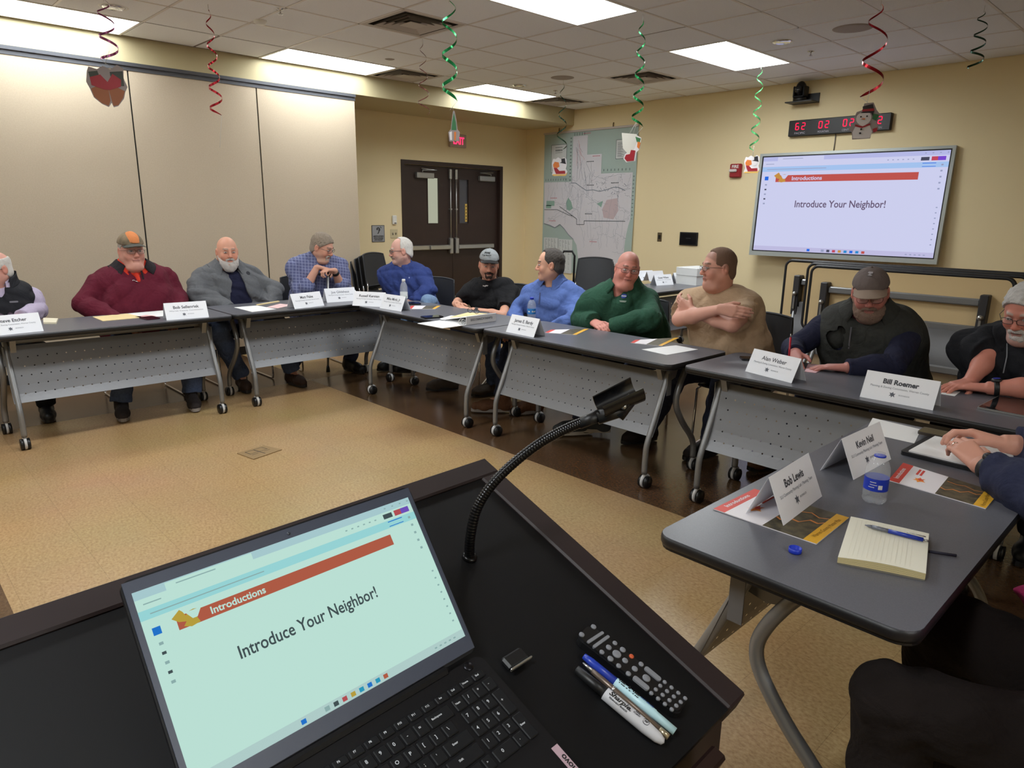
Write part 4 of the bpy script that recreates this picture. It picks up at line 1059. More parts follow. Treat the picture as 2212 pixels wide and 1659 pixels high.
mb = MB(); mb.bx((-Lb/2, .004, 0), (Lb/2, .26, .003)); mb.build('cover', BIND, t)
mb = MB(); mb.bx((-Lb/2-.21, .0, 0), (-Lb/2-.005, .28, .004)); mb.build('cover', BIND, t)
mb = MB(); mb.bx((-Lb/2+.01, .03, .003), (Lb/2-.01, .24, .008)); mb.build('paper_stack', PAPER, t)
for q in (-.36, -.30):
    mb = MB(); mb.tube([(-Lb/2-.01+.02*math.cos(k*.5), .02+.4*(q+.36), .022+.02*math.sin(k*.5)) for k in range(13)], .0025, 6); mb.build('ring', STEEL, t)
text_mesh('PLANNING & ZONING CODES', .022, 'lettering', CINK, t, TM((0, -.0012, .034), (-1, 0, 0), (0, 0, -1)), width=Lb*.72, bold=.0003)
slab('paper_sheet', [(950, 690), (985, 697), (1013, 689), (975, 683)], .006, PAPER, 'white pages at the open end of the binder', 'paper', 'white sheets on the tables')
slab('envelope', [(972, 686), (1010, 684), (1053, 678), (1010, 676)], .004, MANILA, 'manila envelope behind the open binder', 'envelope', None, TT+.02)
def glasses_on(p, ex_, ey_, s, label):
    t = empty('eyeglasses', p, 0, label, 'glasses'); M_ = frame3(ex_, ey_).to_4x4(); M_.translation = p; t.matrix_world = M_
    for q in (-1, 1):
        MB().tube([(q*.033+.024*math.cos(k*.4), 0, .02+.018*math.sin(k*.4)) for k in range(16)], .0018, 6, closed=True).build('rim', BLACK, t)
        MB().tube([(q*.058, 0, .022), (q*.05, .12, .004)], .0016, 6).build('temple', BLACK, t)
    MB().tube([(-.01, 0, .022), (.01, 0, .022)], .0016, 6).build('bridge', BLACK, t)
    return t
glasses_on(onz(1022, 677, TT+.045), (1, .1, 0), (-.1, 1, 0), 1, 'dark reading glasses resting on the papers behind the binder')
# ================================================================== LECTERN
LO = Vector((-.912, .809, 1.072))
E1 = Vector((.038, -.999, 0)).normalized(); E2 = Vector((.93, .035, -.366)); E2 = (E2-E1*E2.dot(E1)).normalized(); EN = E1.cross(E2)
LW_, LD_ = 1.0, .575
def lp_(s, t, n=0.0): return LO+E1*s+E2*t+EN*n
def lpx(px, py, n=0.0):
    """pixel -> (s, t) on the lectern plane lifted by n"""
    d = ray(px, py); o = LO+EN*n; k = (o-Vector((0, 0, CAM_H))).dot(EN)/d.dot(EN); p = Vector((0, 0, CAM_H))+d*k-o
    return p.dot(E1), p.dot(E2)
LWOOD = mat('espresso_wood', (36, 27, 28), .5, spec=.3, noise=(6, (44, 34, 33), .3)); LPAN = mat('black_lectern_panel', (8, 8, 10), .55, spec=.25)
Rl = Matrix((E1, E2, EN)).transposed().to_4x4(); Rl.translation = LO
lect = empty('lectern', (0, 0, 0), 0, 'dark brown lectern with a sloping recessed top in front of the camera', 'lectern'); 
lect.location = (LO.x+.25, LO.y-.4, 0)
def lb(mb, name, m):
    T = Matrix.Translation(-lect.location) @ Rl
    return mb.build(name, m, lect, T)
RW = .046
mb = MB(); mb.bx((0, 0, -.035), (LW_, RW-.004, 0), bev=.003); mb.bx((0, RW-.004, -.035), (RW, LD_, 0), bev=.003); mb.bx((LW_-RW, RW-.004, -.035), (LW_, LD_, 0), bev=.003); lb(mb, 'rim', LWOOD)
PD = -.005
mb = MB(); mb.bx((RW-.002, RW-.006, PD-.02), (LW_-RW+.002, LD_-.002, PD)); lb(mb, 'top_panel', LPAN)
mb = MB(); mb.bx((.10, LD_+.012, -.06), (LW_-.07, LD_+.034, -.014), bev=.004); lb(mb, 'front_lip', mat('lip_wood', (38, 25, 23), .25))
# cabinet under the top
q = [lp_(.02, .02, -.036), lp_(.02, LD_-.01, -.036), lp_(LW_-.02, LD_-.01, -.036), lp_(LW_-.02, .02, -.036)]
mb = MB(); vs = [v-lect.location for v in q]+[Vector((v.x, v.y, 0))-lect.location for v in q]
mb.add(vs, [(0, 1, 2, 3), (7, 6, 5, 4), (0, 4, 5, 1), (1, 5, 6, 2), (2, 6, 7, 3), (3, 7, 4, 0)]); mb.build('cabinet', LWOOD, lect)

# ------------------------------------------------------------------ laptop
LS, LT, LA, LB = .306, .323, .002, 1.002
U1 = math.cos(LA)*E1+math.sin(LA)*E2; U2 = -math.sin(LA)*E1+math.cos(LA)*E2
HW = .36
Hc = lp_(LS, LT, PD+.019)+U1*(HW/2)
lap = empty('laptop', Hc, 0, 'open black laptop on the lectern showing a slide with a red banner', 'laptop')
RL = Matrix((-U1, -U2, EN)).transposed().to_4x4(); RL.translation = Hc; lap.matrix_world = RL
LBLK = mat('laptop_black', (14, 14, 17), .5, spec=.3); LBEZ = mat('laptop_bezel', (62, 68, 84), .4); KEYM = mat('key_black', (19, 20, 23), .5, spec=.3); KINK = mat('key_ink', (190, 194, 200), .5)  # bezel colour lightened to carry the screen's glow and haze
mb = MB(); mb.prism(rounded(HW, .236, .012), -.019, -.001, fr=lambda u, v, w_: (u, v-.118-.006, w_)); mb.build('base', LBLK, lap)
mb = MB(); mb.bx((-.13, -.008, -.008), (.13, .004, .004), bev=.004); mb.build('hinge', LBLK, lap)
keys = []
def key(x, y, w_, h_, txt='', sz=.006):
    mb = MB(); mb.bx((x-w_/2, y-h_/2, -.0012), (x+w_/2, y+h_/2, .0012), bev=.0012); k = mb.build('key', KEYM, None)
    if txt:
        tt = text_mesh(txt, sz, 't', KINK, None, TL4(x-w_*.12, y+h_*.08, .0013), bold=.0001)
        k = merge_meshes('key', [k, tt], lap)
    else: k.parent = lap
p_ = .0178; x0_ = -.168; y0_ = -.044
rowsk = ['`1234567890-=', 'QWERTYUIOP[]\\', "ASDFGHJKL;'", 'ZXCVBNM,./']
for i in range(17): key(x0_+.0095+i*.0197, -.030, .0172, .0095, (['Esc']+['F%d' % j for j in range(1, 13)]+['Ins', 'Del', 'Home', 'End'])[i], .0035)
yy = y0_
for i, c in enumerate(rowsk[0]): key(x0_+p_*(i+.5), yy-.003, p_*.88, .0158, c)
key(x0_+p_*14, yy-.003, p_*1.88, .0158, 'Backspace', .0035)
key(x0_+p_*.75, yy-.0215, p_*1.38, .0158, 'Tab', .0035)
for i, c in enumerate(rowsk[1]): key(x0_+p_*(i+2), yy-.0215, p_*.88, .0158, c)
key(x0_+p_*.9, yy-.040, p_*1.68, .0158, 'Caps', .0035)
for i, c in enumerate(rowsk[2]): key(x0_+p_*(i+2.3), yy-.040, p_*.88, .0158, c)
key(x0_+p_*13.9, yy-.040, p_*2.08, .0158, 'Enter', .0035)
key(x0_+p_*1.15, yy-.0585, p_*2.18, .0158, 'Shift', .0035)
for i, c in enumerate(rowsk[3]): key(x0_+p_*(i+2.8), yy-.0585, p_*.88, .0158, c)
key(x0_+p_*13.6, yy-.0585, p_*2.6, .0158, 'Shift', .0035)
for xx, ww, c in ((.6, 1.1, 'Ctrl'), (1.8, 1.0, 'Fn'), (2.9, 1.0, ''), (4.0, 1.0, 'Alt'), (7.3, 5.2, ''), (10.6, 1.0, 'Alt'), (11.7, 1.0, 'Ctrl'), (12.8, .9, '<'), (13.8, .9, '^'), (14.7, .8, '>')): key(x0_+p_*xx, yy-.077, p_*ww*.9, .0158, c, .0035)
nx = x0_+p_*15+.004; np_ = .0166
for i, c in enumerate(('Num', '/', '*', '-')): key(nx+np_*(i+.5), yy-.003, np_*.88, .0158, c, .006 if len(c) == 1 else .0035)
for r_, rw in enumerate(('789', '456', '123')):
    for i, c in enumerate(rw): key(nx+np_*(i+.5), yy-.0215-.0185*r_, np_*.88, .0158, c)
key(nx+np_*3.5, yy-.0308, np_*.88, .034, '+'); key(nx+np_*3.5, yy-.0678, np_*.88, .034, 'Enter', .0035)
key(nx+np_*1.0, yy-.077, np_*1.88, .0158, '0'); key(nx+np_*2.5, yy-.077, np_*.88, .0158, '.')
mb = MB(); mb.lathe([(0, .001), (.006, .001), (.0066, 0)], (.155, -.013, -.001), 20); mb.build('power_button', mat('dark_metal', (44, 44, 48), .3, .8), lap)
mb = MB(); mb.bx((-.105, -.225, -.001), (.005, -.155, -.0006)); mb.build('touchpad', mat('touchpad', (30, 30, 34), .35), lap)
# lid
vv = Vector((0, math.sin(LB), math.cos(LB)))
Tl = TM((0, 0, .0), (1, 0, 0), vv)
mb = MB()
SWd, SHt, BB = .344, .1935, .022
mb.prism(rounded(HW, SHt+BB+.014, .010), -.006, -.0006, fr=lambda u, v, w_: (u, v+(SHt+BB+.014)/2, w_)); mb.build('lid', LBLK, lap, Tl)
mb = MB()
for lo, hi in (((-HW/2+.002, .004, -.0006), (HW/2-.002, BB, .001)), ((-HW/2+.002, BB+SHt, -.0006), (HW/2-.002, BB+SHt+.012, .001)), ((-HW/2+.002, BB, -.0006), (-SWd/2, BB+SHt, .001)), ((SWd/2, BB, -.0006), (HW/2-.002, BB+SHt, .001))): mb.bx(lo, hi)
mb.build('screen_bezel', LBEZ, lap, Tl)
mb = MB(); mb.lathe([(0, .0015), (.002, .0015), (.0022, .001)], (0, BB+SHt+.006, 0), 14); mb.build('webcam', mat('webcam_glass', (70, 76, 86), .1), lap, Tl)
slide(lap, Tl @ TL4(0, BB+SHt/2, .0), SWd, SHt, 'lap_', .60, (.82, .98, .93), False)
# maker's plate at the base corner
mb = MB(); mb.bx((.168, -.20, -.0009), (.1785, -.15, -.0005)); pl_ = mb.build('maker_plate', mat('plate_pink', (176, 150, 160), .4), lap)
text_mesh('lenovo', .011, 'lettering', INK, pl_, TM((.1732, -.178, -.0003), (0, 1, 0), (-1, 0, 0)), bold=.0003)

# ------------------------------------------------------------------ gooseneck with microphone clip
def dp(px, py, dep): return Vector((0, 0, CAM_H))+ray(px, py)*dep
bs, bt = lpx(1014, 1205, PD)
base = lp_(bs, bt, PD); d0 = (base-Vector((0, 0, CAM_H))).dot(_fw)
GM = mat('gooseneck_black', (16, 16, 18), .28, .4)
t = empty('gooseneck_stand', base, 0, 'black gooseneck rising from the lectern with an empty microphone clip', 'microphone stand')
path = [base]+[dp(x, y, d0+dd) for x, y, dd in ((1016, 1160, -.015), (1030, 1100, -.02), (1062, 1048, -.02), (1110, 1000, -.015), (1165, 958, -.01), (1215, 930, -.005), (1262, 910, 0), (1280, 903, 0))]
def catmull(P_, n):
    Q = []
    for i in range(len(P_)-1):
        p0, p1, p2, p3 = P_[max(i-1, 0)], P_[i], P_[i+1], P_[min(i+2, len(P_)-1)]
        for k in range(n):
            u = k/n; Q.append(.5*((2*p1)+(-p0+p2)*u+(2*p0-5*p1+4*p2-p3)*u*u+(-p0+3*p1-3*p2+p3)*u**3))
    return Q+[P_[-1]]
Q = catmull(path, 40); rad = [(.0074 if (i % 4) < 2 else .0079) for i in range(len(Q))]
MB().tube([p-base for p in Q], rad, 14).build('gooseneck', GM, t)
mb = MB(); mb.lathe([(.0, .0), (.0115, .0), (.0115, .004), (.009, .006), (0, .006)], (0, 0, 0), 24, Matrix((E1, E2, EN)).transposed()); mb.build('base_flange', GM, t)
e0, e1_ = path[-1], dp(1312, 890, d0)
MB().tube([dp(1250, 916, d0)-base, dp(1296, 897, d0)-base], [.0085, .0098], 16).build('ferrule', BLACK, t)
mb = MB(); mb.tube([dp(1290, 902, d0)-base, dp(1350, 885, d0)-base], [.011, .0095], 14); mb.cyl(dp(1346, 872, d0-.012)-base, dp(1350, 872, d0+.014)-base, .0095, n=18); mb.tube([dp(1335, 900, d0)-base, dp(1368, 858, d0)-base], [.010, .009], 12); mb.build('swivel', BLACK, t)
mb = MB(); mb.cyl(dp(1347, 878, d0-.0145)-base, dp(1347, 878, d0-.011)-base, .0045, n=16); mb.build('pivot_screw', STEEL, t)
ca, cb = dp(1297, 874, d0-.004)-base, dp(1374, 838, d0+.004)-base
ax = (cb-ca).normalized(); vw = (Vector((0, 0, CAM_H))-dp(1340, 850, d0)).normalized(); sd = vw.cross(ax).normalized()
if sd.z < 0: sd = -sd
op = (vw*.45+sd*.9).normalized(); op = (op-ax*op.dot(ax)).normalized(); s2 = ax.cross(op)
mb = MB()
def shell(u, v, r0, r1):
    a = math.radians(76)+math.radians(222)*u; r = r0+(r1-r0)*v; dirn = op*math.cos(a)+s2*math.sin(a)
    edge = .10*math.sin(PI*min(1, u*6)*.5) if u < .17 else .10
    return ca+(cb-ca)*(v*1.1-.05)+dirn*r
mb.grid(26, 6, lambda u, v: shell(u, v, .0205, .0235)); mb.grid(26, 6, lambda u, v: shell(1-u, v, .0185, .0212))
for vv_ in (0, 1):
    for i in range(26):
        u0, u1 = i/26, (i+1)/26
        mb.quad(shell(u0, vv_, .0205, .0235), shell(u1, vv_, .0205, .0235), shell(u1, vv_, .0185, .0212), shell(u0, vv_, .0185, .0212))
for uu in (0, 1):
    for j in range(6): mb.quad(shell(uu, j/6, .0205, .0235), shell(uu, (j+1)/6, .0205, .0235), shell(uu, (j+1)/6, .0185, .0212), shell(uu, j/6, .0185, .0212))
mb.build('microphone_clip', mat('clip_black', (14, 14, 16), .25), t)

# ------------------------------------------------------------------ remote, pens and bits on the lectern
def on(px, py, n=0.0): 
    s, tt = lpx(px, py, PD+n); return lp_(s, tt, PD+n)
def c7(x, y): return 1200+x/4.894, 1320+y/4.894
RT = .013
cs = [lpx(*c7(x, y), PD+RT) for x, y in ((212, 262), (375, 138), (1440, 905), (1268, 1118))]
cx, cy = sum(c[0] for c in cs)/4, sum(c[1] for c in cs)/4
La = Vector(((cs[3][0]+cs[2][0]-cs[0][0]-cs[1][0])/2, (cs[3][1]+cs[2][1]-cs[0][1]-cs[1][1])/2)); ln = La.length; La.normalize()
Wd = (Vector(cs[1])-Vector(cs[0])).length
rem = empty('remote_control', (0, 0, 0), 0, 'black remote control with grey buttons beside the lectern rim', 'remote')
ey_ = -(E1*La.x+E2*La.y); ex_ = ey_.cross(EN); Mr = Matrix((ex_, ey_, EN)).transposed().to_4x4(); Mr.translation = lp_(cx, cy, PD+.0006); rem.matrix_world = Mr
mb = MB(); mb.prism(rounded(Wd, ln, .010), 0, RT-.003); mb.prism(rounded(Wd-.004, ln-.004, .009), RT-.003, RT); mb.build('case', mat('remote_black', (17, 17, 19), .4), rem)
Minv = Mr.inverted()
BG = mat('button_grey', (122, 124, 130), .5); BO = mat('button_orange', (190, 82, 44), .5)
def rl(x, y): 
    s, tt = lpx(*c7(x, y), PD+RT); p = Minv @ lp_(s, tt, PD+RT); return p.x, p.y
def btn(x, y, r, m=BG):
    a, b = rl(x, y); MB().lathe([(r, RT-.001), (r, RT+.0012), (r*.8, RT+.002), (0, RT+.002)], (a, b, 0), 16).build('button', m, rem)
def bar(xa, ya, xb, yb, wd):
    a, b = Vector(rl(xa, ya)), Vector(rl(xb, yb)); d = b-a; L = d.length; an = math.atan2(d.y, d.x); R = Matrix.Rotation(an, 2)
    pl = [tuple(R @ Vector(p)+(a+b)/2) for p in rounded(L+wd, wd, wd*.45)]
    MB().prism(pl, RT-.001, RT+.002).build('button', BG, rem)
for x, y, r in ((275, 255, .0040), (400, 172, .0040), (487, 440, .0036), (625, 345, .0036), (560, 390, .0042), (645, 460, .0064), (578, 510, .0043), (708, 415, .0043), (733, 530, .0043), (665, 585, .0036), (768, 668, .0037), (835, 617, .0043), (902, 568, .0037), (958, 715, .0056)): btn(x, y, r)
btn(800, 485, .0035, BO)
bar(345, 335, 490, 240, .0045); bar(405, 385, 550, 280, .0045); bar(845, 725, 955, 815, .008); bar(965, 625, 1080, 720, .008)
for i in range(4):
    for j in range(4): btn(1010+72*i+47*j, 875+57*i-39*j, .0029)
def along(a7, b7, n):
    a, b = on(*c7(*a7), n), on(*c7(*b7), n); return a, b
def pen_thing(name, a, b, label, cat='pen'):
    t = empty(name, a, 0, label, cat); d = b-a; ey2 = EN; ez_ = d.normalized(); ex2 = EN.cross(ez_)
    M_ = Matrix((ez_, -ex2 if False else EN.cross(ez_), EN)).transposed().to_4x4(); M_.translation = a; t.matrix_world = M_
    return t, d.length
def xt(mb, prof, m=None):  # lathe along local x
    return mb.lathe(prof, (0, 0, 0), 22, Matrix(((0, 0, 1), (0, 1, 0), (-1, 0, 0))), m)
a, b = along((300, 475), (1262, 1275), .0065)
t, L = pen_thing('wet_erase_marker', a, b, 'pale blue marker with a blue cap in front of the remote', 'marker')
xt(MB(), [(0, 0), (.004, .0), (.0055, .012), (.006, L*.36), (.0, L*.36)]).build('cap', BLUE, t)
xt(MB(), [(0, L*.355), (.0064, L*.36), (.0064, L*.78), (.0058, L*.79), (.0052, L), (0, L)]).build('barrel', mat('marker_pale_blue', (170, 204, 212), .4), t)
text_mesh('VIS-\u00c0-VIS', .0085, 'lettering', INK, t, TM((L*.49, .0004, .0063), (1, 0, 0), (0, 1, 0)), bold=.0004, width=L*.23)
text_mesh('WET ERASE', .0035, 'lettering', mat('ink_blue', (40, 80, 150), .5), t, TM((L*.68, .0025, .0062), (1, 0, 0), (0, 1, 0)), width=L*.14)
a, b = along((288, 545), (1195, 1335), .005)
t, L = pen_thing('metal_pen', a, b, 'slim bronze ballpoint pen lying between two markers')
xt(MB(), [(0, 0), (.0012, .001), (.0034, L*.12), (0, L*.12)]).build('tip', STEEL, t)
xt(MB(), [(0, L*.115), (.0036, L*.12), (.0042, L*.36), (.0042, L*.9), (0, L*.9)]).build('barrel', mat('pen_bronze', (110, 96, 86), .35, .5), t)
xt(MB(), [(0, L*.36), (.0046, L*.362), (.0046, L*.385), (0, L*.387)]).build('band', STEEL, t)
xt(MB(), [(0, L*.895), (.0043, L*.9), (.0043, L), (0, L)]).build('end_cap', mat('pen_gold', (170, 158, 132), .3, .7), t)
a, b = along((215, 610), (1150, 1395), .008)
t, L = pen_thing('permanent_marker', a, b, 'grey permanent marker with a black cap beside the keyboard', 'marker')
xt(MB(), [(0, 0), (.0055, .001), (.0066, .03), (.0068, L*.34), (0, L*.34)]).build('cap', BLACK, t)
xt(MB(), [(0, L*.335), (.0084, L*.345), (.0086, L*.5), (.0084, L*.8), (.0070, L*.93), (.0045, L*.985), (0, L)]).build('barrel', mat('marker_grey', (186, 186, 190), .45), t)
text_mesh('Sharpie.', .0105, 'lettering', INK, t, TM((L*.50, -.001, .0087), (1, 0, 0), (0, 1, 0)), shear=.3, bold=.0003, width=L*.24)
text_mesh('PERMANENT MARKER', .003, 'lettering', INK, t, TM((L*.50, -.0062, .0062), (1, 0, 0), (0, .85, .5)), width=L*.2, bold=.0001)
text_mesh('FINE\nPOINT', .0034, 'lettering', INK, t, TM((L*.68, .001, .0086), (1, 0, 0), (0, 1, 0)), bold=.0001)
text_mesh('AP', .004, 'lettering', INK, t, TM((L*.78, .0, .0087), (1, 0, 0), (0, 1, 0)), bold=.0002)
MB().tube([(L*.78+.0042*math.cos(k*.4), .0042*math.sin(k*.4), .0080) for k in range(16)], .0004, 5, closed=True).build('printed_ring', INK, t)
# cable clip at the laptop's corner
s_, t_ = lpx(1112, 1432, PD); t = empty('cable_clip', lp_(s_, t_, PD), 0, 'small black cable clip with a bright edge beside the laptop', 'clip')
Mc = Matrix((E1, E2, EN)).transposed().to_4x4(); Mc.translation = lp_(s_, t_, PD); t.matrix_world = Mc
MB().bx((-.018, -.012, 0), (.018, .008, .010), bev=.003).build('body', BLACK, t)
MB().bx((-.020, .008, .006), (.020, .0105, .012), bev=.001).build('edge_strip', STEEL, t)
# ================================================================== HANGING HOLIDAY STREAMERS
def zat(P_, py, px):
    d = ray(px, py); k = (P_.x*d.x+P_.y*d.y)/(d.x*d.x+d.y*d.y); return CAM_H+d.z*k
RIBR = mat('foil_red', (150, 18, 30), .25, .7); RIBG = mat('foil_green', (30, 120, 66), .22, .7); RIBD = mat('foil_dark_green', (36, 66, 50), .25, .7); RIBP = mat('foil_purple_red', (140, 70, 110), .25, .6); RIBB = mat('foil_brown_red', (96, 44, 40), .3, .6)
THREAD = mat('clear_thread', (190, 190, 186), .3)
def streamer(top, m, ybot, turns, r0, r1, wd, label, thread_to=None, phase=0.0, xb=None):
    P_ = onz(top[0], max(top[1], 0), ZC) if top[1] >= 0 else onz(top[0], top[1], ZC)
    zb = zat(P_, ybot, xb or top[0]); H = ZC-zb
    t = empty('spiral_streamer', (P_.x, P_.y, ZC), 0, label, 'streamer', 'spiral foil streamers hanging from the ceiling')
    MB().tube([(0, 0, 0), (0, 0, -.05)], .0015, 6).build('hook', THREAD, t)
    n = int(turns*22); mb = MB(); vs = []; fs = []
    for i in range(n+1):
        u = i/n; a = phase+2*PI*turns*u; r = r0+(r1-r0)*u**.8; r *= min(1, u*14+.1); z = -.04-(H-.04)*u
        w_ = wd*(.45+.55*min(1, u*1.5))*(min(1, (1-u)*20+.25))
        c = Vector((r*math.cos(a), r*math.sin(a), z)); tang = Vector((-math.sin(a)*r*2*PI*turns, math.cos(a)*r*2*PI*turns, -(H-.04))).normalized()
        rad = Vector((math.cos(a), math.sin(a), 0)); b_ = tang.cross(rad).normalized()
        vs += [c-b_*w_/2, c+b_*w_/2]
    for i in range(n): fs.append((2*i, 2*i+1, 2*i+3, 2*i+2))
    mb.add(vs, fs, True); mb.build('ribbon', m, t)
    if thread_to:
        z2 = zat(P_, thread_to, xb or top[0]); MB().tube([(r1*math.cos(phase+2*PI*turns), r1*math.sin(phase+2*PI*turns), -H), (0, 0, z2-ZC)], .0012, 5).build('thread', THREAD, t)
    return t, P_
def ornament(P_, px0, py0, px1, py1, name, layers, mats, label, ang=0.0):
    """card ornament seen inside the pixel box, facing the camera side of the room; layers: (material, outline in 0..1 from the top left)"""
    xc = (px0+px1)/2; zt_, zb_ = zat(P_, py0, xc), zat(P_, py1, xc); hgt = zt_-zb_
    dep = (Vector((P_.x, P_.y, (zt_+zb_)/2))-Vector((0, 0, CAM_H))).dot(_fw); wid = (px1-px0)/FPX*dep
    d = Vector((-P_.x, -P_.y, 0)).normalized(); d = Matrix.Rotation(ang, 3, 'Z') @ d; ex_ = Vector((0, 0, 1)).cross(d)
    # centre from the ray at that depth
    k = ray(xc, (py0+py1)/2); tt = (P_.x*k.x+P_.y*k.y)/(k.x**2+k.y**2); c = Vector((k.x*tt, k.y*tt, (zt_+zb_)/2))
    t = empty(name, c, 0, label, 'ornament', 'card ornaments under the streamers')
    M_ = Matrix((ex_, Vector((0, 0, 1)), d)).transposed().to_4x4(); M_.translation = c; t.matrix_world = M_
    for i, (nm, m, pts) in enumerate(layers):
        pl = [((u-.5)*wid, (.5-v)*hgt) for u, v in pts]
        h = .001+.0007*i
        MB().prism(pl, -h, h).build(nm, mats[m], t)
    top_ = M_.inverted() @ Vector((P_.x, P_.y, zt_+.09)); MB().tube([(0, hgt/2-.01, 0), top_], .0012, 5).build('thread', THREAD, t)
    return t
def circ(cx, cy, rx, ry=None, n=18): return [(cx+rx*math.cos(2*PI*k/n), cy-(ry or rx)*math.sin(2*PI*k/n)) for k in range(n)]
OW = mat('ornament_white', (222, 218, 220), .5); OR = mat('ornament_red', (158, 30, 44), .5); OG = mat('ornament_green', (52, 110, 70), .5); OB = mat('ornament_black', (34, 32, 38), .5); OO = mat('ornament_gold', (150, 86, 46), .5); OY = mat('ornament_yellow', (226, 182, 96), .5); OGR = mat('ornament_grey', (150, 140, 140), .5); OK_ = mat('ornament_orange', (214, 120, 50), .5); ODG = mat('ornament_dark_green', (52, 60, 52), .5)
OM = dict(w=OW, r=OR, g=OG, b=OB, o=OO, y=OY, s=OGR, k=OK_, d=ODG)
t, P_ = streamer((222, -14), RIBP, 130, 2.6, .045, .062, .018, 'purple red spiral streamer holding the bells ornament', 145, 1.0)
ornament(P_, 193, 138, 270, 231, 'bells_ornament', [('backing', 's', [(.05, .2), (.1, .1), (.3, .14), (.45, .05), (.62, .12), (.8, .0), (.95, .08), (.93, .3), (1, .5), (.93, .62), (.88, .78), (.72, .96), (.6, 1), (.56, .9), (.48, 1), (.32, .94), (.14, .8), (.07, .6), (0, .45)]),
    ('bell', 'o', [(.1, .6), (.3, .5), (.52, .56), (.54, .85), (.48, .97), (.32, .92), (.15, .78)]), ('bell', 'o', [(.52, .56), (.7, .5), (.92, .6), (.86, .76), (.72, .94), (.6, .97), (.57, .85)]), ('holly', 'd', [(.08, .22), (.3, .18), (.4, .5), (.12, .46)]), ('holly', 'd', [(.6, .18), (.92, .14), (.92, .48), (.62, .5)]),
    ('bow', 'r', [(.1, .34), (.36, .26), (.52, .42), (.66, .22), (.86, .34), (.84, .5), (.56, .6), (.42, .6), (.12, .52)])], OM, 'red and gold bells ornament hanging from the purple red streamer')
t, P_ = streamer((449, 8), RIBR, 250, 5, .018, .05, .016, 'dark red spiral streamer with nothing on its thread, over the partition', 318, .3, 473)
streamer((913, 83), RIBB, 246, 4, .02, .055, .008, 'thin brown red spiral streamer hanging by the nearest vent', None, 2.0, 905)
t, P_ = streamer((970, -12), RIBG, 219, 3.1, .05, .055, .022, 'bright green spiral streamer in front of the exit sign', 238, .0, 980)
ornament(P_, 968, 240, 994, 306, 'tree_ornament', [('backing', 's', [(.42, 0), (.55, 0), (.7, .3), (.78, .6), (.98, .68), (.9, .98), (.1, 1), (.0, .7), (.22, .6), (.3, .3)]), ('tree', 'g', [(.48, .05), (.64, .35), (.70, .62), (.28, .62), (.34, .35)]), ('basket', 'w', [(.1, .70), (.3, .66), (.32, .95), (.16, .95)]), ('basket', 'k', [(.5, .68), (.66, .68), (.62, .96), (.5, .96)])], OM, 'narrow green tree ornament hanging before the exit sign')
t, P_ = streamer((1217, 172), RIBD, 322, 3.2, .028, .062, .014, 'dark green spiral streamer hanging in front of the map, near the room corner', 342, .8, 1208)
sleigh = [('backing', 'w', [(.02, .35), (.1, .1), (.25, .12), (.4, .02), (.6, .12), (.75, .0), (.92, .1), (.95, .4), (.9, .6), (1, .75), (.9, .95), (.2, 1), (.05, .92), (.12, .7)]), ('gifts', 'k', [(.1, .4), (.2, .25), (.45, .28), (.5, .5), (.3, .6), (.12, .52)]), ('snowman_head', 'w', circ(.66, .42, .16, .15)), ('hat', 'b', [(.5, .3), (.62, .26), (.6, .1), (.82, .06), (.86, .26), (.9, .36)]), ('sleigh_body', 'r', [(.14, .55), (.35, .58), (.5, .72), (.85, .7), (.88, .86), (.3, .88), (.2, .7)]), ('runner', 'y', [(.08, .9), (.9, .88), (.98, .78), (.96, .9), (.86, .97), (.1, .98)])]
ornament(P_, 1191, 339, 1226, 381, 'sleigh_ornament', sleigh, OM, 'sleigh ornament with a snowman rider hanging before the map', .1)
t, P_ = streamer((1389, 28), RIBG, 275, 5, .022, .046, .017, 'green spiral streamer hanging from the large troffer corner', 290, .6, 1385)
ornament(P_, 1347, 286, 1386, 351, 'stocking_ornament', [('backing', 'w', [(.5, .12), (.7, .1), (.95, .18), (.9, .55), (.72, .66), (.68, .95), (.2, 1), (.03, .88), (.1, .72), (.4, .6)]), ('holly', 'g', [(.62, .14), (.92, .2), (.86, .4), (.7, .3)]), ('ribbon_tail', 'k', [(.76, .3), (.92, .34), (.86, .55), (.74, .48)]), ('stocking', 'r', [(.42, .58), (.66, .6), (.6, .94), (.22, .96), (.08, .86), (.16, .74), (.36, .72)])], OM, 'red stocking ornament hanging at the edge of the map')
ornament(P_, 1338, 287, 1378, 334, 'plastic_sleeve', [('film', 'w', [(.1, .0), (.9, .06), (1, .3), (.75, .85), (.5, 1), (.2, .7)])], dict(w=mat('shiny_film', (226, 224, 214), .25, alpha=.75)), 'shiny clear plastic sleeve around the stocking ornament, before the map')  # pale see-through cut-out stands in for white glare on the stocking
t, P_ = streamer((1645, 138), mat('foil_bright_green', (96, 190, 120), .2, .6), 326, 4.8, .03, .044, .017, 'pale green spiral streamer hanging beside the troffer before the display', 338, .2, 1628)
ornament(P_, 1607, 335, 1641, 375, 'sleigh_ornament', sleigh, OM, 'sleigh ornament with a snowman rider hanging beside the red fire alarm', .0)
t, P_ = streamer((1905, -5), RIBR, 206, 2.3, .06, .08, .02, 'wide red spiral streamer above the snowman ornament', 222, .9, 1880)
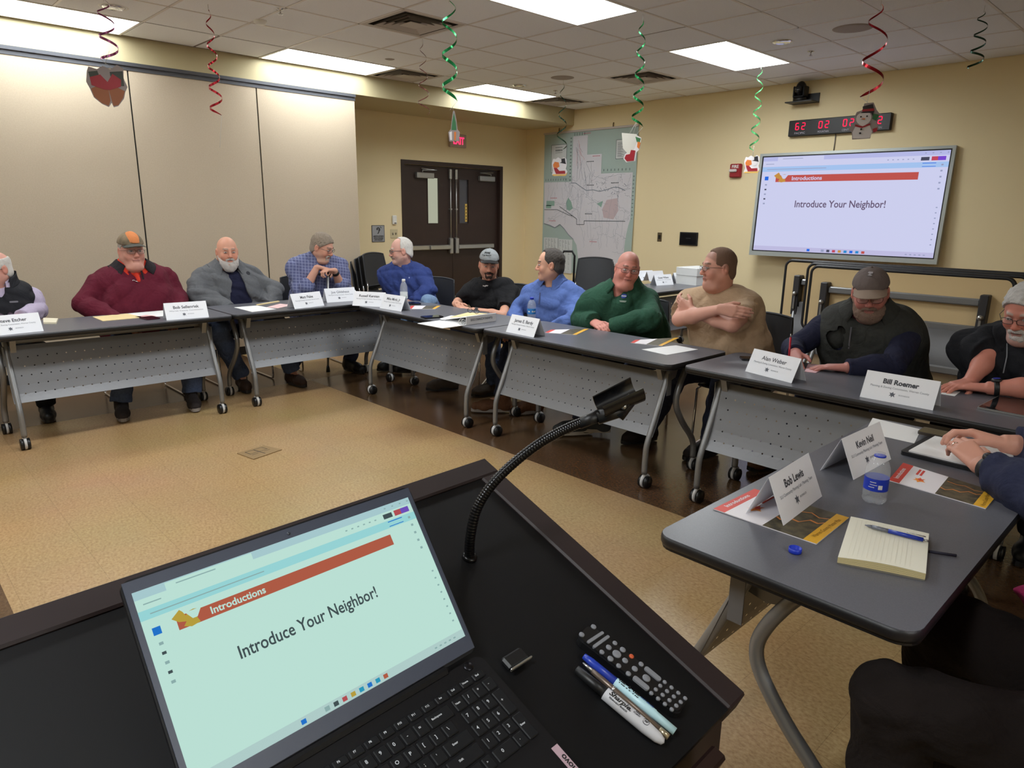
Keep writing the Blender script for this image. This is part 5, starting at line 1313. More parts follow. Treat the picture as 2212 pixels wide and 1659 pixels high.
ornament(P_, 1838, 222, 1897, 301, 'snowman_ornament', [('backing', 's', [(.42, .02), (.72, .0), (.85, .2), (.98, .32), (.9, .52), (1, .7), (.9, .82), (.78, .84), (.76, .98), (.16, 1), (.12, .8), (.0, .72), (.06, .6), (.2, .6), (.14, .4), (.2, .25), (.38, .2)]), ('body', 'w', [(.24, .6), (.68, .6), (.8, .8), (.74, .97), (.18, .97), (.14, .8)]), ('head', 'w', circ(.46, .42, .25, .19)), ('hat', 'b', [(.16, .36), (.4, .24), (.38, .1), (.7, .04), (.78, .22), (.76, .3), (.8, .44), (.68, .28), (.3, .28)]), ('hat_band', 'r', [(.38, .18), (.76, .16), (.77, .23), (.38, .24)]), ('scarf', 'r', [(.2, .58), (.46, .64), (.7, .56), (.7, .61), (.44, .69), (.2, .64)]), ('holly', 'g', [(.76, .3), (.95, .34), (.88, .5), (.74, .44)]), ('mitten', 'r', [(.8, .72), (.94, .68), (.96, .78), (.84, .82)]),
    ('eye', 'b', circ(.36, .38, .03, .022, 8)), ('eye', 'b', circ(.56, .37, .03, .022, 8)), ('nose', 'k', [(.36, .44), (.5, .42), (.5, .46)]), ('button', 'b', circ(.42, .72, .035, .025, 8)), ('button', 'b', circ(.4, .83, .035, .025, 8))], OM, 'smiling snowman ornament in a black hat hanging before the clock', .1)
streamer((2128, 10), RIBD, 150, 3.6, .03, .05, .014, 'thin dark green spiral streamer furthest from the partition', None, .5, 2094)
# ================================================================== BODIES: smooth distance fields turned into one surface
from mathutils.bvhtree import BVHTree
class Field:
    def __init__(s): s.g = []          # (k, op, [prims])
    def grp(s, k=.02, op='u'): s.g.append((k, op, [])); return s
    def cone(s, a, b, ra, rb=None, k=.02, clip=None):
        s.g[-1][2].append(('c', np.array(a, float), np.array(b, float), ra, ra if rb is None else rb, k, clip)); return s
    def ell(s, c, r, R=None, k=.02, clip=None):
        s.g[-1][2].append(('e', np.array(c, float), np.array(r, float) if not isinstance(r, float) else np.array((r, r, r)), np.eye(3) if R is None else np.array(R), k, clip)); return s
    def fn(s, lo, hi, f, k=.005): s.g[-1][2].append(('f', np.array(lo, float), np.array(hi, float), f, k, None)); return s
    @staticmethod
    def box(p):
        if p[0] == 'c':
            r = max(p[3], p[4]); return np.minimum(p[1], p[2])-r, np.maximum(p[1], p[2])+r
        if p[0] == 'e':
            e = np.sqrt(((p[3]*p[2][None, :])**2).sum(1)); return p[1]-e, p[1]+e
        return p[1], p[2]
    @staticmethod
    def ev(p, X, Y, Z):
        if p[0] == 'c':
            a, b, ra, rb = p[1], p[2], p[3], p[4]; ab = b-a; L = max(ab@ab, 1e-12)
            t = np.clip(((X-a[0])*ab[0]+(Y-a[1])*ab[1]+(Z-a[2])*ab[2])/L, 0, 1)
            d = np.sqrt((X-a[0]-t*ab[0])**2+(Y-a[1]-t*ab[1])**2+(Z-a[2]-t*ab[2])**2)-(ra+(rb-ra)*t)
        elif p[0] == 'e':
            c, r, R = p[1], p[2], p[3]; dx, dy, dz = X-c[0], Y-c[1], Z-c[2]
            u = [(dx*R[0, i]+dy*R[1, i]+dz*R[2, i]) for i in range(3)]
            k0 = np.sqrt((u[0]/r[0])**2+(u[1]/r[1])**2+(u[2]/r[2])**2); k1 = np.sqrt((u[0]/r[0]**2)**2+(u[1]/r[1]**2)**2+(u[2]/r[2]**2)**2)
            d = k0*(k0-1)/np.maximum(k1, 1e-6)
        else:
            d = p[3](X, Y, Z)
        if p[-1] is not None:
            for q, n in p[-1]: d = np.maximum(d, (X-q[0])*n[0]+(Y-q[1])*n[1]+(Z-q[2])*n[2])
        return d
    @staticmethod
    def smin(a, b, k):
        if k <= 1e-6: return np.minimum(a, b)
        h = np.maximum(k-np.abs(a-b), 0)/k; return np.minimum(a, b)-h*h*k*.25
    def grid(s, h):
        bb = [s.box(p) for g in s.g if g[1] == 'u' for p in g[2]]
        lo = np.min([b[0] for b in bb], 0)-3*h; hi = np.max([b[1] for b in bb], 0)+3*h
        n = np.ceil((hi-lo)/h).astype(int)+1
        ax = [(lo[i]+h*np.arange(n[i])).astype(np.float32) for i in range(3)]
        D = np.full(n, 1.0, np.float32)
        for k, op, prims in s.g:
            m = .07+k
            bs = [s.box(p) for p in prims]
            glo = np.min([b[0] for b in bs], 0)-m; ghi = np.max([b[1] for b in bs], 0)+m
            i0 = np.clip(((glo-lo)/h).astype(int), 0, n); i1 = np.clip(((ghi-lo)/h).astype(int)+2, 0, n)
            if np.any(i1 <= i0): continue
            S = np.full(i1-i0, 1.0, np.float32)
            for p, b in zip(prims, bs):
                mm = .05+p[-2]
                j0 = np.clip(((b[0]-mm-lo)/h).astype(int), i0, i1); j1 = np.clip(((b[1]+mm-lo)/h).astype(int)+2, i0, i1)
                if np.any(j1 <= j0): continue
                X = ax[0][j0[0]:j1[0], None, None]; Y = ax[1][None, j0[1]:j1[1], None]; Z = ax[2][None, None, j0[2]:j1[2]]
                d = s.ev(p, X, Y, Z).astype(np.float32)
                sl = tuple(slice(j0[i]-i0[i], j1[i]-i0[i]) for i in range(3))
                S[sl] = s.smin(S[sl], d, p[-2])
            sl = tuple(slice(i0[i], i1[i]) for i in range(3))
            if op == 'u': D[sl] = s.smin(D[sl], S, k)
            else: D[sl] = -s.smin(-D[sl], S, k)
        return D, lo, h, ax
    def surf(s, h, disp=None):
        D, lo, h, ax = s.grid(h)
        if disp is not None:
            nb = np.abs(D) < .04
            idx = np.nonzero(nb); D[idx] += disp(ax[0][idx[0]], ax[1][idx[1]], ax[2][idx[2]]).astype(np.float32)
        return surfnet(D, lo, h)
def surfnet(D, lo, h):
    S = D < 0
    c = np.zeros(tuple(np.array(D.shape)-1), np.int8)
    for i in (0, 1):
        for j in (0, 1):
            for k in (0, 1): c += S[i:S.shape[0]-1+i, j:S.shape[1]-1+j, k:S.shape[2]-1+k]
    I, J, K = np.nonzero((c > 0) & (c < 8)); N = len(I)
    idx = np.full(c.shape, -1, np.int32); idx[I, J, K] = np.arange(N)
    P = np.zeros((N, 3)); W_ = np.zeros(N)
    cor = [(a, b, d) for a in (0, 1) for b in (0, 1) for d in (0, 1)]
    val = {q: D[I+q[0], J+q[1], K+q[2]] for q in cor}
    for a in cor:
        for axn in range(3):
            if a[axn] == 0:
                b = list(a); b[axn] = 1; b = tuple(b); va, vb = val[a], val[b]; m = (va < 0) != (vb < 0)
                t = np.where(m, va/np.where(m, va-vb, 1), 0)
                for q in range(3): P[:, q] += np.where(m, a[q]+(t if q == axn else 0), 0)
                W_ += m
    V = (np.stack([I, J, K], 1)+P/W_[:, None])*h+lo
    F = []
    def quads(axn):
        o = [q for q in range(3) if q != axn]
        sl0 = [slice(None)]*3; sl1 = [slice(None)]*3; sl0[axn] = slice(0, -1); sl1[axn] = slice(1, None)
        A, B = S[tuple(sl0)], S[tuple(sl1)]; X = np.array(np.nonzero(A != B))
        ok = np.all([(X[q] > 0) & (X[q] < S.shape[q]-1) for q in o], 0); X = X[:, ok]
        def cell(d0, d1):
            Y = X.copy(); Y[o[0]] += d0; Y[o[1]] += d1; return idx[Y[0], Y[1], Y[2]]
        Q = np.stack([cell(-1, -1), cell(0, -1), cell(0, 0), cell(-1, 0)], 1)
        flip = ~A[X[0], X[1], X[2]] if axn != 1 else A[X[0], X[1], X[2]]
        Q[flip] = Q[flip][:, ::-1]
        F.append(Q)
    for axn in range(3): quads(axn)
    F = np.concatenate(F); F = F[(F >= 0).all(1)]
    return V, F
def np_mesh(name, V, F, mats, parent=None, org=(0, 0, 0), col=None):
    me = bpy.data.meshes.new(name); V = V-np.array(org)
    me.vertices.add(len(V)); me.vertices.foreach_set('co', V.astype(np.float32).ravel())
    me.loops.add(F.size); me.loops.foreach_set('vertex_index', F.astype(np.int32).ravel())
    me.polygons.add(len(F)); me.polygons.foreach_set('loop_start', np.arange(0, F.size, 4, dtype=np.int32))
    me.polygons.foreach_set('use_smooth', np.ones(len(F), bool))
    if col is not None:
        at = me.color_attributes.new('tone', 'FLOAT_COLOR', 'POINT'); at.data.foreach_set('color', np.concatenate([col, np.ones((len(col), 1))], 1).astype(np.float32).ravel())
    me.update(); me.validate()
    return link_mesh(name, me, mats, parent)
def skin_mat():
    m = bpy.data.materials.new('skin'); m.use_nodes = True; nt = m.node_tree; b = nt.nodes['Principled BSDF']
    a = nt.nodes.new('ShaderNodeAttribute'); a.attribute_name = 'tone'; nt.links.new(a.outputs['Color'], b.inputs['Base Color'])
    b.inputs['Roughness'].default_value = .5; b.inputs['Specular IOR Level'].default_value = .35
    b.inputs['Subsurface Weight'].default_value = .06; b.inputs['Subsurface Radius'].default_value = (.01, .004, .002)
    return m
SKIN = skin_mat()
EYEW = mat('eye_white', (176, 166, 160), .3); IRIS = mat('iris_dark', (40, 30, 26), .15)
s_min = lambda a, b: Field.smin(a, b, .02)
def waves(seed, amp, scale=1.0, n=5):
    r = np.random.RandomState(seed); K = []
    for i in range(n):
        d = r.normal(size=3); d /= np.linalg.norm(d); f = scale*r.uniform(28, 75); K.append((d*f, r.uniform(0, 6.28), r.normal(size=3)*14*scale, r.uniform(0, 6.28), amp*(50/ (f/scale))**.6/n*1.6))
    def f(x, y, z):
        o = 0
        for k, ph, k2, p2, a in K: o = o+a*(1-2*np.abs(np.sin(.5*(k[0]*x+k[1]*y+k[2]*z+ph)+1.1*np.sin(k2[0]*x+k2[1]*y+k2[2]*z+p2))))
        return o
    return f
def cloth(name, c, rough=.85, c2=None, bump=(320, .18), noise=None):
    if name in MATS: return MATS[name]
    m = _cloth(name, c, rough, c2, bump, noise); nt = m.node_tree; b = nt.nodes['Principled BSDF']
    old = b.inputs['Normal'].links[0].from_node; tc = nt.nodes.new('ShaderNodeTexCoord')
    n = nt.nodes.new('ShaderNodeTexNoise'); n.inputs['Scale'].default_value = 9; n.inputs['Detail'].default_value = 2.5; n.inputs['Distortion'].default_value = 1.6
    nt.links.new(tc.outputs['Object'], n.inputs['Vector'])
    bp = nt.nodes.new('ShaderNodeBump'); bp.inputs['Strength'].default_value = .42; bp.inputs['Distance'].default_value = .03
    nt.links.new(n.outputs['Fac'], bp.inputs['Height']); nt.links.new(old.outputs['Normal'], bp.inputs['Normal']); nt.links.new(bp.outputs['Normal'], b.inputs['Normal'])
    return m
def _cloth(name, c, rough, c2, bump, noise): return mat(name, c, rough, spec=.25, bump=bump, noise=noise or ((60, c2, .3) if c2 else None), sheen=.0)
DENIM = cloth('blue_denim', (64, 77, 106), .9, (80, 94, 124)); DENIML = cloth('light_denim', (96, 120, 152), .9, (124, 148, 178)); DENIMD = cloth('dark_denim', (44, 50, 70), .9, (56, 62, 84)); TROB = cloth('black_trousers', (22, 22, 25)); TROBR = cloth('dark_brown_trousers', (27, 21, 19), .95)

class Person:
    def __init__(s, label, seat, face, eye, head, **b):
        s.b = dict(sh=.19, ch=.112, be=.125, bf=.02, neck=.058, arm=1.0, hs=1.0, nbz=-.205, nbf=-.03, nbl=0.0, fat=0.0, skin=(198, 142, 118), seed=1, pz=.56, lip=(172, 104, 96), brow=(96, 80, 70), stub=None, buzz=None, leanx=0.0, face_w=1.0)
        s.b.update(b); s.label = label; s.seat = Vector((seat[0], seat[1], 0)); a = math.radians(face)
        s.f = Vector((math.cos(a), math.sin(a), 0)); s.l = Vector((-math.sin(a), math.cos(a), 0)); s.face = face
        s.E = Vector(eye); y, p, r = [math.radians(v) for v in head]
        fw = Vector((math.cos(y)*math.cos(p), math.sin(y)*math.cos(p), -math.sin(p))); lf = Vector((-math.sin(y), math.cos(y), 0)); up = fw.cross(lf)
        lf2 = lf*math.cos(r)+up*math.sin(r); up2 = fw.cross(lf2)
        s.HR = np.array(Matrix((-lf2, fw, up2)).transposed())     # head local: x to own right, y forward, z up
        s.HE = np.array(s.E)
        hy = s.f
        s.NB = s.E+Vector((0, 0, s.b['nbz']))+s.f*s.b['nbf']+s.l*s.b['nbl']
        s.SC = s.NB+Vector((0, 0, -.055))-s.f*.012
        s.pel = s.seat+Vector((0, 0, s.b['pz']))
        s.shL = s.SC+s.l*s.b['sh']-Vector((0, 0, .038)); s.shR = s.SC-s.l*s.b['sh']-Vector((0, 0, .038))
        s.arms = {}; s.legs = {}
    def F(s, f, l, z): return s.seat+s.f*f+s.l*l+Vector((0, 0, z))
    def H(s, p): return s.HE+s.HR @ (np.array(p)*s.b['hs'])
    # --- torso as stacked side-to-side bars
    def levels(s):
        b = s.b; P, S = s.pel, s.SC; v = S-P; out = []
        for t, hw, r, fo in ((0.0, .09+.03*b['fat'], .115+.02*b['fat'], 0), (.25, .055+.05*b['fat'], b['be'], b['bf']*.9), (.48, .058+.045*b['fat'], (b['be']*.6+b['ch']*.4)+.0, b['bf']), (.70, .080+.03*b['fat'], b['ch'], b['bf']*.3+.01), (.86, .10, b['ch']*.90, -.002), (.97, b['sh']*.38, .070, -.012)):
            out.append((P+v*t+s.f*fo, hw, r))
        return out
    def torso(s, F, inf=0.0, k=.075, shf=1.0):
        F.grp(.03)
        for i, (c, hw, r) in enumerate(s.levels()):
            F.cone(c-s.l*hw, c+s.l*hw, r+inf, None, k)
        for q in (s.shL, s.shR): F.cone(s.SC+Vector((0, 0, .012)), s.SC+(q-s.SC)*shf, .048+inf, .054*s.b['arm']+inf, .05)
        return F
    def arm(s, F, side, inf=0.0, part='both', frac=1.0, k=.03, flare=0.0):
        sh = s.shL if side == 'L' else s.shR; el, wr = s.arms[side][0], s.arms[side][1]; a = s.b['arm']
        F.grp(k)
        if part == 'short':
            e2 = sh+(el-sh)*frac; n = (el-sh).normalized()
            F.cone(sh, e2+n*.03, .054*a+inf, .052*a+inf+flare, .02, [(e2, n)])
            return F
        F.cone(sh, el, .054*a+inf, .043*a+inf, .02)
        F.grp(.008)
        w2 = el+(wr-el)*frac; n = (wr-el).normalized()
        F.cone(el, el+(wr-el)*.35, .043*a+inf, .043*a+inf, .02)
        F.cone(el+(wr-el)*.35, w2+(n*.03 if inf else n*0), .043*a+inf, (.029+.004*(a-1))+inf+flare, .02, [(w2, n)] if inf else None)
        return F
    def leg(s, F, side, inf=0.0, tr=1.0, cuff=.0, frac=1.0):
        kn, an = s.legs[side][0], s.legs[side][1]; sg = 1 if side == 'L' else -1
        hip = s.pel+s.l*(.095*sg)-Vector((0, 0, .02)); t = tr
        F.grp(.03)
        F.cone(hip, kn, .088*t+inf, .060*t+inf, .03)
        F.grp(.02)
        F.cone(kn, kn+(an-kn)*.35, .060*t+inf, .054*t+inf, .02)
        a2 = kn+(an-kn)*frac; n = (an-kn).normalized()
        F.cone(kn+(an-kn)*.35, a2+(n*.03 if inf else n*0), .056*t+inf, .036*t+inf+cuff, .02, [(a2, n)] if inf else None)
        return F
    def headp(s, F):
        H, R, b = s.H, s.HR, s.b; q = b['hs']; fw = b['face_w']; ft = b['fat']
        def e(c, r, k): F.ell(H(c), np.array(r)*q, R, k)
        def c_(a, d, ra, rb, k): F.cone(H(a), H(d), ra*q, rb*q, k)
        F.grp(.03)
        e((0, -.012, .030), (.074, .096, .085), .02); e((0, .016, -.03), (.064*fw, .068, .088), .03)
        for x in (-1, 1):
            c_((x*.048*fw, -.008, -.056), (0, .060, -.098), .022+.006*ft, .020, .03); e((x*.037*fw, .056, -.036), (.025, .024, .028), .02)
        e((0, .068, -.100), (.024, .019, .019), .02)
        c_((-.030, .080, .021), (.030, .080, .021), .0105, .0105, .015)
        if ft > .2: e((0, .030, -.122), (.056*fw, .052, .034), .03)
        c_((0, -.026, -.05), (np.array(s.NB)-s.HE) @ R/q, b['neck'], b['neck']*1.08, .035)
        F.grp(.012, 's')
        for x in (-1, 1): e((x*.031, .095, -.001), (.018, .013, .012), .004)
        F.grp(.008)
        c_((0, .082, .010), (0, .103, -.033), .0085, .0125, .008)
        for x in (-1, 1): e((x*.011, .094, -.038), (.0085, .0105, .0075), .006)
        F.grp(.006); c_((-.020, .082, -.0625), (.020, .082, -.0625), .0055, .0055, .004); c_((-.016, .083, -.072), (.016, .083, -.072), .0065, .0065, .004); e((0, .084, -.068), (.018, .008, .010), .006)
        F.grp(.008)
        for x in (-1, 1): e((x*.079, -.014, -.008), (.010, .020, .033), .006)
        F.grp(.005, 's')
        for x in (-1, 1): e((x*.091, -.006, -.004), (.009, .011, .019), .004)
    def hand(s, F, side, wr, d, n, curl=.35, spread=.0, thumb=.5, sc=1.0, fl=None):
        """d: finger direction, n: the way the palm faces; the thumb side follows from the hand"""
        d = Vector(d).normalized(); n = Vector(n); n = (n-d*n.dot(d)).normalized()
        t = d.cross(n) if side == 'R' else n.cross(d)          # towards the thumb
        w_ = Vector(wr); S_ = sc
        def P(a, l_, h): return w_+(d*a+t*l_+n*h)*S_
        F.grp(.012)
        for l_, fo, r in ((.027, .088, .0125), (.009, .092, .0125), (-.010, .088, .0120), (-.027, .078, .0110)):
            F.cone(P(0, l_*.55, 0), P(fo, l_, -.002), .0165*S_, r*S_, .014)
        F.cone(P(.02, .018, .006), P(.06, .026, .008), .017*S_, .012*S_, .012)
        for i, (l_, fo, Ls) in enumerate(((.027, .088, (.043, .026, .021)), (.009, .092, (.047, .030, .022)), (-.010, .088, (.044, .028, .021)), (-.027, .078, (.034, .021, .019)))):
            cu = (fl[i] if fl else curl); p = P(fo, l_, -.002); ang = cu*.55
            side_ = t*(spread*(1.5-i)*.12)
            F.grp(.004); r = (.0098, .0102, .0096, .0086)[i]
            for j, L in enumerate(Ls):
                dv = (d*math.cos(ang)+n*math.sin(ang)+side_).normalized(); p2 = p+dv*L*S_
                F.cone(p, p2, (r-.0008*j)*S_, (r-.0008*(j+1))*S_, .003); p = p2; ang += cu*(1.15 if j == 0 else .8)
        F.grp(.008)
        p = P(.026, .026, .008); dv = (d*.62+t*(.75*thumb+.15)+n*.30).normalized(); p2 = p+dv*.044*S_; F.cone(p, p2, .0145*S_, .0112*S_, .005)
        dv2 = (d*.85+t*(.35*thumb)+n*.25).normalized(); F.cone(p2, p2+dv2*.032*S_, .0112*S_, .0090*S_, .003)
        return F
    def paint(s, V):
        b = s.b; sk = np.minimum(np.array(lin(b['skin'])[:3])*np.array((1.08, 1.20, 1.28)), .9); C = np.tile(sk, (len(V), 1)); L = (V-s.HE) @ s.HR/b['hs']
        x, y, z = L[:, 0], L[:, 1], L[:, 2]; near = (np.abs(x) < .13) & (np.abs(y) < .14) & (np.abs(z) < .16)
        def mix(w_, c):
            nonlocal C
            w_ = (w_*near)[:, None]; C = C*(1-w_)+np.array(lin(c)[:3])*w_
        g = lambda cx, cy, cz, s_: np.exp(-((x-cx)**2+(y-cy)**2+(z-cz)**2)/(2*s_*s_))
        red = tuple(min(255, int(v*m)) for v, m in zip(b['skin'], (1.01, .86, .83)))
        for cx in (-.04, .04): mix(.55*g(cx, .07, -.03, .018), red)
        mix(.6*g(0, .105, -.032, .013), red)
        for cx in (-.085, .085): mix(.5*g(cx, -.01, -.008, .02), red)
        for cx in (-.031, .031): mix(.55*np.exp(-((x-cx)/.017)**2-((z+.003)/.011)**2)*(y > .06), tuple(int(v*.72) for v in b['skin']))
        if b['stub']: 
            c, st = b['stub']; mix(st*np.clip((-.042-z)/.02, 0, 1)*np.clip((y+.01)/.03, 0, 1)*(z > -.15), c)
        if b['buzz']:
            c, st = b['buzz']; pl = z-(.055-(.075-y)*.80); mix(st*np.clip(pl/.012, 0, 1), c)
        mix(np.clip(1.2-(np.abs(z+.0655)/.0085)**2, 0, 1)*np.clip(1.3-(np.abs(x)/.024)**2, 0, 1)*(y > .065)*.75, b['lip'])
        mix((np.abs(z+.0665) < .003)*(np.abs(x) < .023)*(y > .07)*.75, (86, 44, 42))
        bz = .0235+.004*(1-np.abs(np.abs(x)-.03)/.02)
        mix(np.clip(1.5-(np.abs(z-bz)/.0055)**2, 0, 1)*((np.abs(x) > .012) & (np.abs(x) < .048))*(y > .06)*.85, b['brow'])
        return C
    def build_body(s, h=.0042, legs=True):
        F = Field(); s.torso(F, -.012)
        for sd in ('L', 'R'):
            if sd in s.arms:
                s.arm(F, sd, -.004)
                A = s.arms[sd]
                if len(A) > 2: s.hand(F, sd, A[1], A[2], A[3], **(A[4] if len(A) > 4 else {}))
            if legs and sd in s.legs:
                s.leg(F, sd, -.008)
                kn, an, toe = s.legs[sd]; F.grp(.03).cone(an+Vector((0, 0, -.02)), an+(toe-an)*.50+Vector((0, 0, -.01)), .034, .026, .02)
        s.headp(F)
        V, Fc = F.surf(h)
        o = np_mesh('person', V, Fc, SKIN, None, s.seat, s.paint(V)); o.location = s.seat
        tag(o, s.label, 'person', 'people seated around the ring of tables'); s.o = o
        # eyes
        q = s.b['hs']
        for x in (-1, 1):
            c = Vector(s.H((x*.031, .0785, -.001)))-s.seat; R = Matrix(s.HR.tolist())
            mb = MB(); mb.sphere(c, (.0130*q, .0120*q, .0060*q), 16, 0, R)
            mb.sphere(c+R @ Vector((0, .0073*q, -.0003)), (.0048*q, .0052*q, .0048*q), 12, 1, R)
            mb.build('eye', [EYEW, IRIS], o)
        return o
    def garment(s, name, F, m, h=.0065, amp=.006, seed=0, parent=None, fs=1.0):
        V, Fc = F.surf(h, waves(seed+s.b['seed']*13, amp*1.5, fs) if amp else None)
        return np_mesh(name, V, Fc, m, parent or s.o, s.seat)
    def neckhole(s, F, extra=.010, up=.05, k=.006, vdeep=0.0, vw=.05):
        a = np.array(s.NB)-np.array(s.f)*.0; hd = s.H((0, -.026, -.05)); d = (hd-a); d /= np.linalg.norm(d)
        F.grp(k, 's').cone(a-d*.03, hd+d*.10, s.b['neck']*1.08+extra, s.b['neck']*1.05+extra+.02, .004)
        if vdeep:
            top = Vector(a)+s.f*(s.b['neck']); bot = Vector(a)+s.f*(s.b['ch']+.06)+Vector((0, 0, -vdeep))
            F.grp(.006, 's').cone(top+Vector((0, 0, .03)), bot, vw, .006, .004)
        return F
    def shirt(s, name, m, inf=.012, sleeves='long', frac=1.0, vdeep=0.0, extra=.008, amp=.006, cut=None, arms=True, h=.0065, seed=0, flare=0.004, fs=1.0, vw=.045):
        F = Field(); s.torso(F, inf, shf=1.0 if arms else .66)
        if arms:
            for sd in ('L', 'R'):
                if sd in s.arms:
                    if sleeves == 'long': s.arm(F, sd, inf, 'both', frac, .035, flare)
                    else: s.arm(F, sd, inf, 'short', frac, .04, flare)
        s.neckhole(F, extra, vdeep=vdeep, vw=vw)
        if cut: F.grp(.008, 's').fn(cut[0], cut[1], cut[2])
        # hem
        return s.garment(name, F, m, h, amp, seed, fs=fs)
    def trousers(s, m, inf=.012, cuff=.012, frac=.97, amp=.005, name='trousers', tr=1.0):
        F = Field(); F.grp(.03)
        c, hw, r = s.levels()[0]; F.cone(c-s.l*hw, c+s.l*hw, r+.004, None, .03)
        for sd in ('L', 'R'):
            if sd in s.legs: s.leg(F, sd, inf, tr, cuff, frac)
        return s.garment(name, F, m, .007, amp, 7)
    def shoes(s, m, sole=None, kind='shoe', h=.0055):
        for sd in ('L', 'R'):
            if sd not in s.legs: continue
            kn, an, toe = s.legs[sd]; g = Vector((toe.x-an.x, toe.y-an.y, 0)); L = g.length; g = g.normalized(); lt = Vector((-g.y, g.x, 0)); z0 = min(an.z, toe.z+.06)-.085
            dz = toe.z-.035
            B = an-Vector((0, 0, an.z)); base = max(0.0, z0)
            hl = B-g*.045+Vector((0, 0, base)); ball = B+g*(L*.50)+Vector((0, 0, base+dz*.4)); tp = B+g*(L-.075)+Vector((0, 0, base+dz*.6))
            F = Field(); F.grp(.02)
            up = Vector((0, 0, 1)); cl = [(hl+up*.018, Vector((0, 0, -1)))] if dz < .02 else None
            F.cone(hl+up*.045, ball+up*.040, .040, .043, .03, cl); F.cone(ball+up*.036, tp+up*.034, .043, .036, .03, cl)
            F.cone(hl+up*.05+g*.015, hl+up*(.10 if kind == 'shoe' else .17)+g*.02, .043, .046, .03); F.cone(hl+up*.085+g*.05, ball+up*.045, .035, .030, .03, cl)
            if kind == 'shoe': F.grp(.01, 's').cone(hl+up*.10+g*.02, hl+up*.20+g*.02, .036, .036, .01)
            V, Fc = F.surf(h, waves(3, .0015)); so = np_mesh(kind, V, Fc, m, s.o, s.seat)
            n = 22; mb = MB(); cen = []
            for k in range(n):
                a = 2*PI*k/n; u = math.cos(a); v = math.sin(a); wd = .043+.004*u
                p = (hl+tp)/2+g*(((tp-hl).length/2+.042)*u)+lt*(wd*(abs(v)**.8)*(1 if v > 0 else -1)); p = p+up*(dz*.5*max(0, u)); cen.append(p-s.seat)
            vs = [p for p in cen]+[p+up*.024 for p in cen]; fs = [tuple(range(n))[::-1], tuple(range(n, 2*n))]+[(k, (k+1) % n, n+(k+1) % n, n+k) for k in range(n)]
            mb.add(vs, fs); mb.build('sole', sole or BLACK, so)
    def hair(s, m, kind='short', thick=.010, amp=.003, line=(.060, .080), slope=1.02, front=.055):
        q = s.b['hs']; HE, R = s.HE, s.HR
        def f(X, Y, Z):
            dx, dy, dz = (X-HE[0])/q, (Y-HE[1])/q, (Z-HE[2])/q
            x = dx*R[0, 0]+dy*R[1, 0]+dz*R[2, 0]; y = dx*R[0, 1]+dy*R[1, 1]+dz*R[2, 1]; z = dx*R[0, 2]+dy*R[1, 2]+dz*R[2, 2]
            r = (.074+thick*.8, .096+thick, .085+thick)
            u = (x, y+.012, z-.030); k0 = np.sqrt((u[0]/r[0])**2+(u[1]/r[1])**2+(u[2]/r[2])**2); k1 = np.sqrt((u[0]/r[0]**2)**2+(u[1]/r[1]**2)**2+(u[2]/r[2]**2)**2); d = k0*(k0-1)/np.maximum(k1, 1e-6)
            d = d+amp*(np.sin(150*x+3*np.sin(60*y))*np.sin(140*y+2*np.sin(70*z))+.6*np.sin(230*y+3*np.sin(90*x))*np.sin(240*z))*.5
            r2 = (.070+thick, .066+thick, .066); u = (x, y+.036, z+.034); k0 = np.sqrt((u[0]/r2[0])**2+(u[1]/r2[1])**2+(u[2]/r2[2])**2); k1 = np.sqrt((u[0]/r2[0]**2)**2+(u[1]/r2[1]**2)**2+(u[2]/r2[2]**2)**2); d = s_min(d, k0*(k0-1)/np.maximum(k1, 1e-6))
            zl, yl = line; z = z+.004*np.sin(55*x+40*y)
            d = np.maximum(d, np.maximum((zl-(yl-y)*slope)-z, -.082-z))
            if kind == 'fringe': d = np.maximum(d, np.maximum(z-.070-.02*np.sin(40*x)*0, y-.030))
            if kind == 'receding': d = np.maximum(d, y-(front+.008-.5*np.maximum(0, .05-np.abs(np.abs(x)-.045))))
            d = np.maximum(d, -(np.sqrt((np.abs(x)-.082)**2+(y+.010)**2+(z+.012)**2)-.026))
            return d*q
        F = Field(); F.grp(0).fn(HE-.135*q, HE+.145*q, f); V, Fc = F.surf(.0042); return np_mesh('hair', V, Fc, m, s.o, s.seat)
    def beard(s, m, full=True, length=.0, stache=True, name='beard'):
        F = Field(); H, R, q = s.H, s.HR, s.b['hs']; fw = s.b['face_w']
        if full:
            F.grp(.02)
            for x in (-1, 1): F.cone(H((x*.060*fw, .0, -.04)), H((x*.045*fw, .045, -.088)), .016*q, .024*q, .03)
            F.ell(H((0, .060, -.098-length*.5)), np.array((.050*fw, .036, .032+length*.6))*q, R, .03)
            F.grp(.006, 's').cone(H((-.017, .10, -.069)), H((.017, .10, -.069)), .0075*q, .0075*q, .004)
        elif name == 'beard': F.grp(.01).ell(H((0, .076, -.096)), np.array((.026, .018, .020))*q, R, .01)
        if stache:
            F.grp(.01)
            for x in (-1, 1): F.cone(H((0, .0905, -.0525)), H((x*.028, .077, -.063)), .0085*q, .0065*q, .008)
            if not full and name == 'beard':
                for x in (-1, 1): F.cone(H((x*.028, .077, -.062)), H((x*.026, .078, -.092)), .0065*q, .006*q, .008)
        V, Fc = F.surf(.0035, waves(5, .003, 3.2)); return np_mesh(name, V, Fc, m, s.o, s.seat)
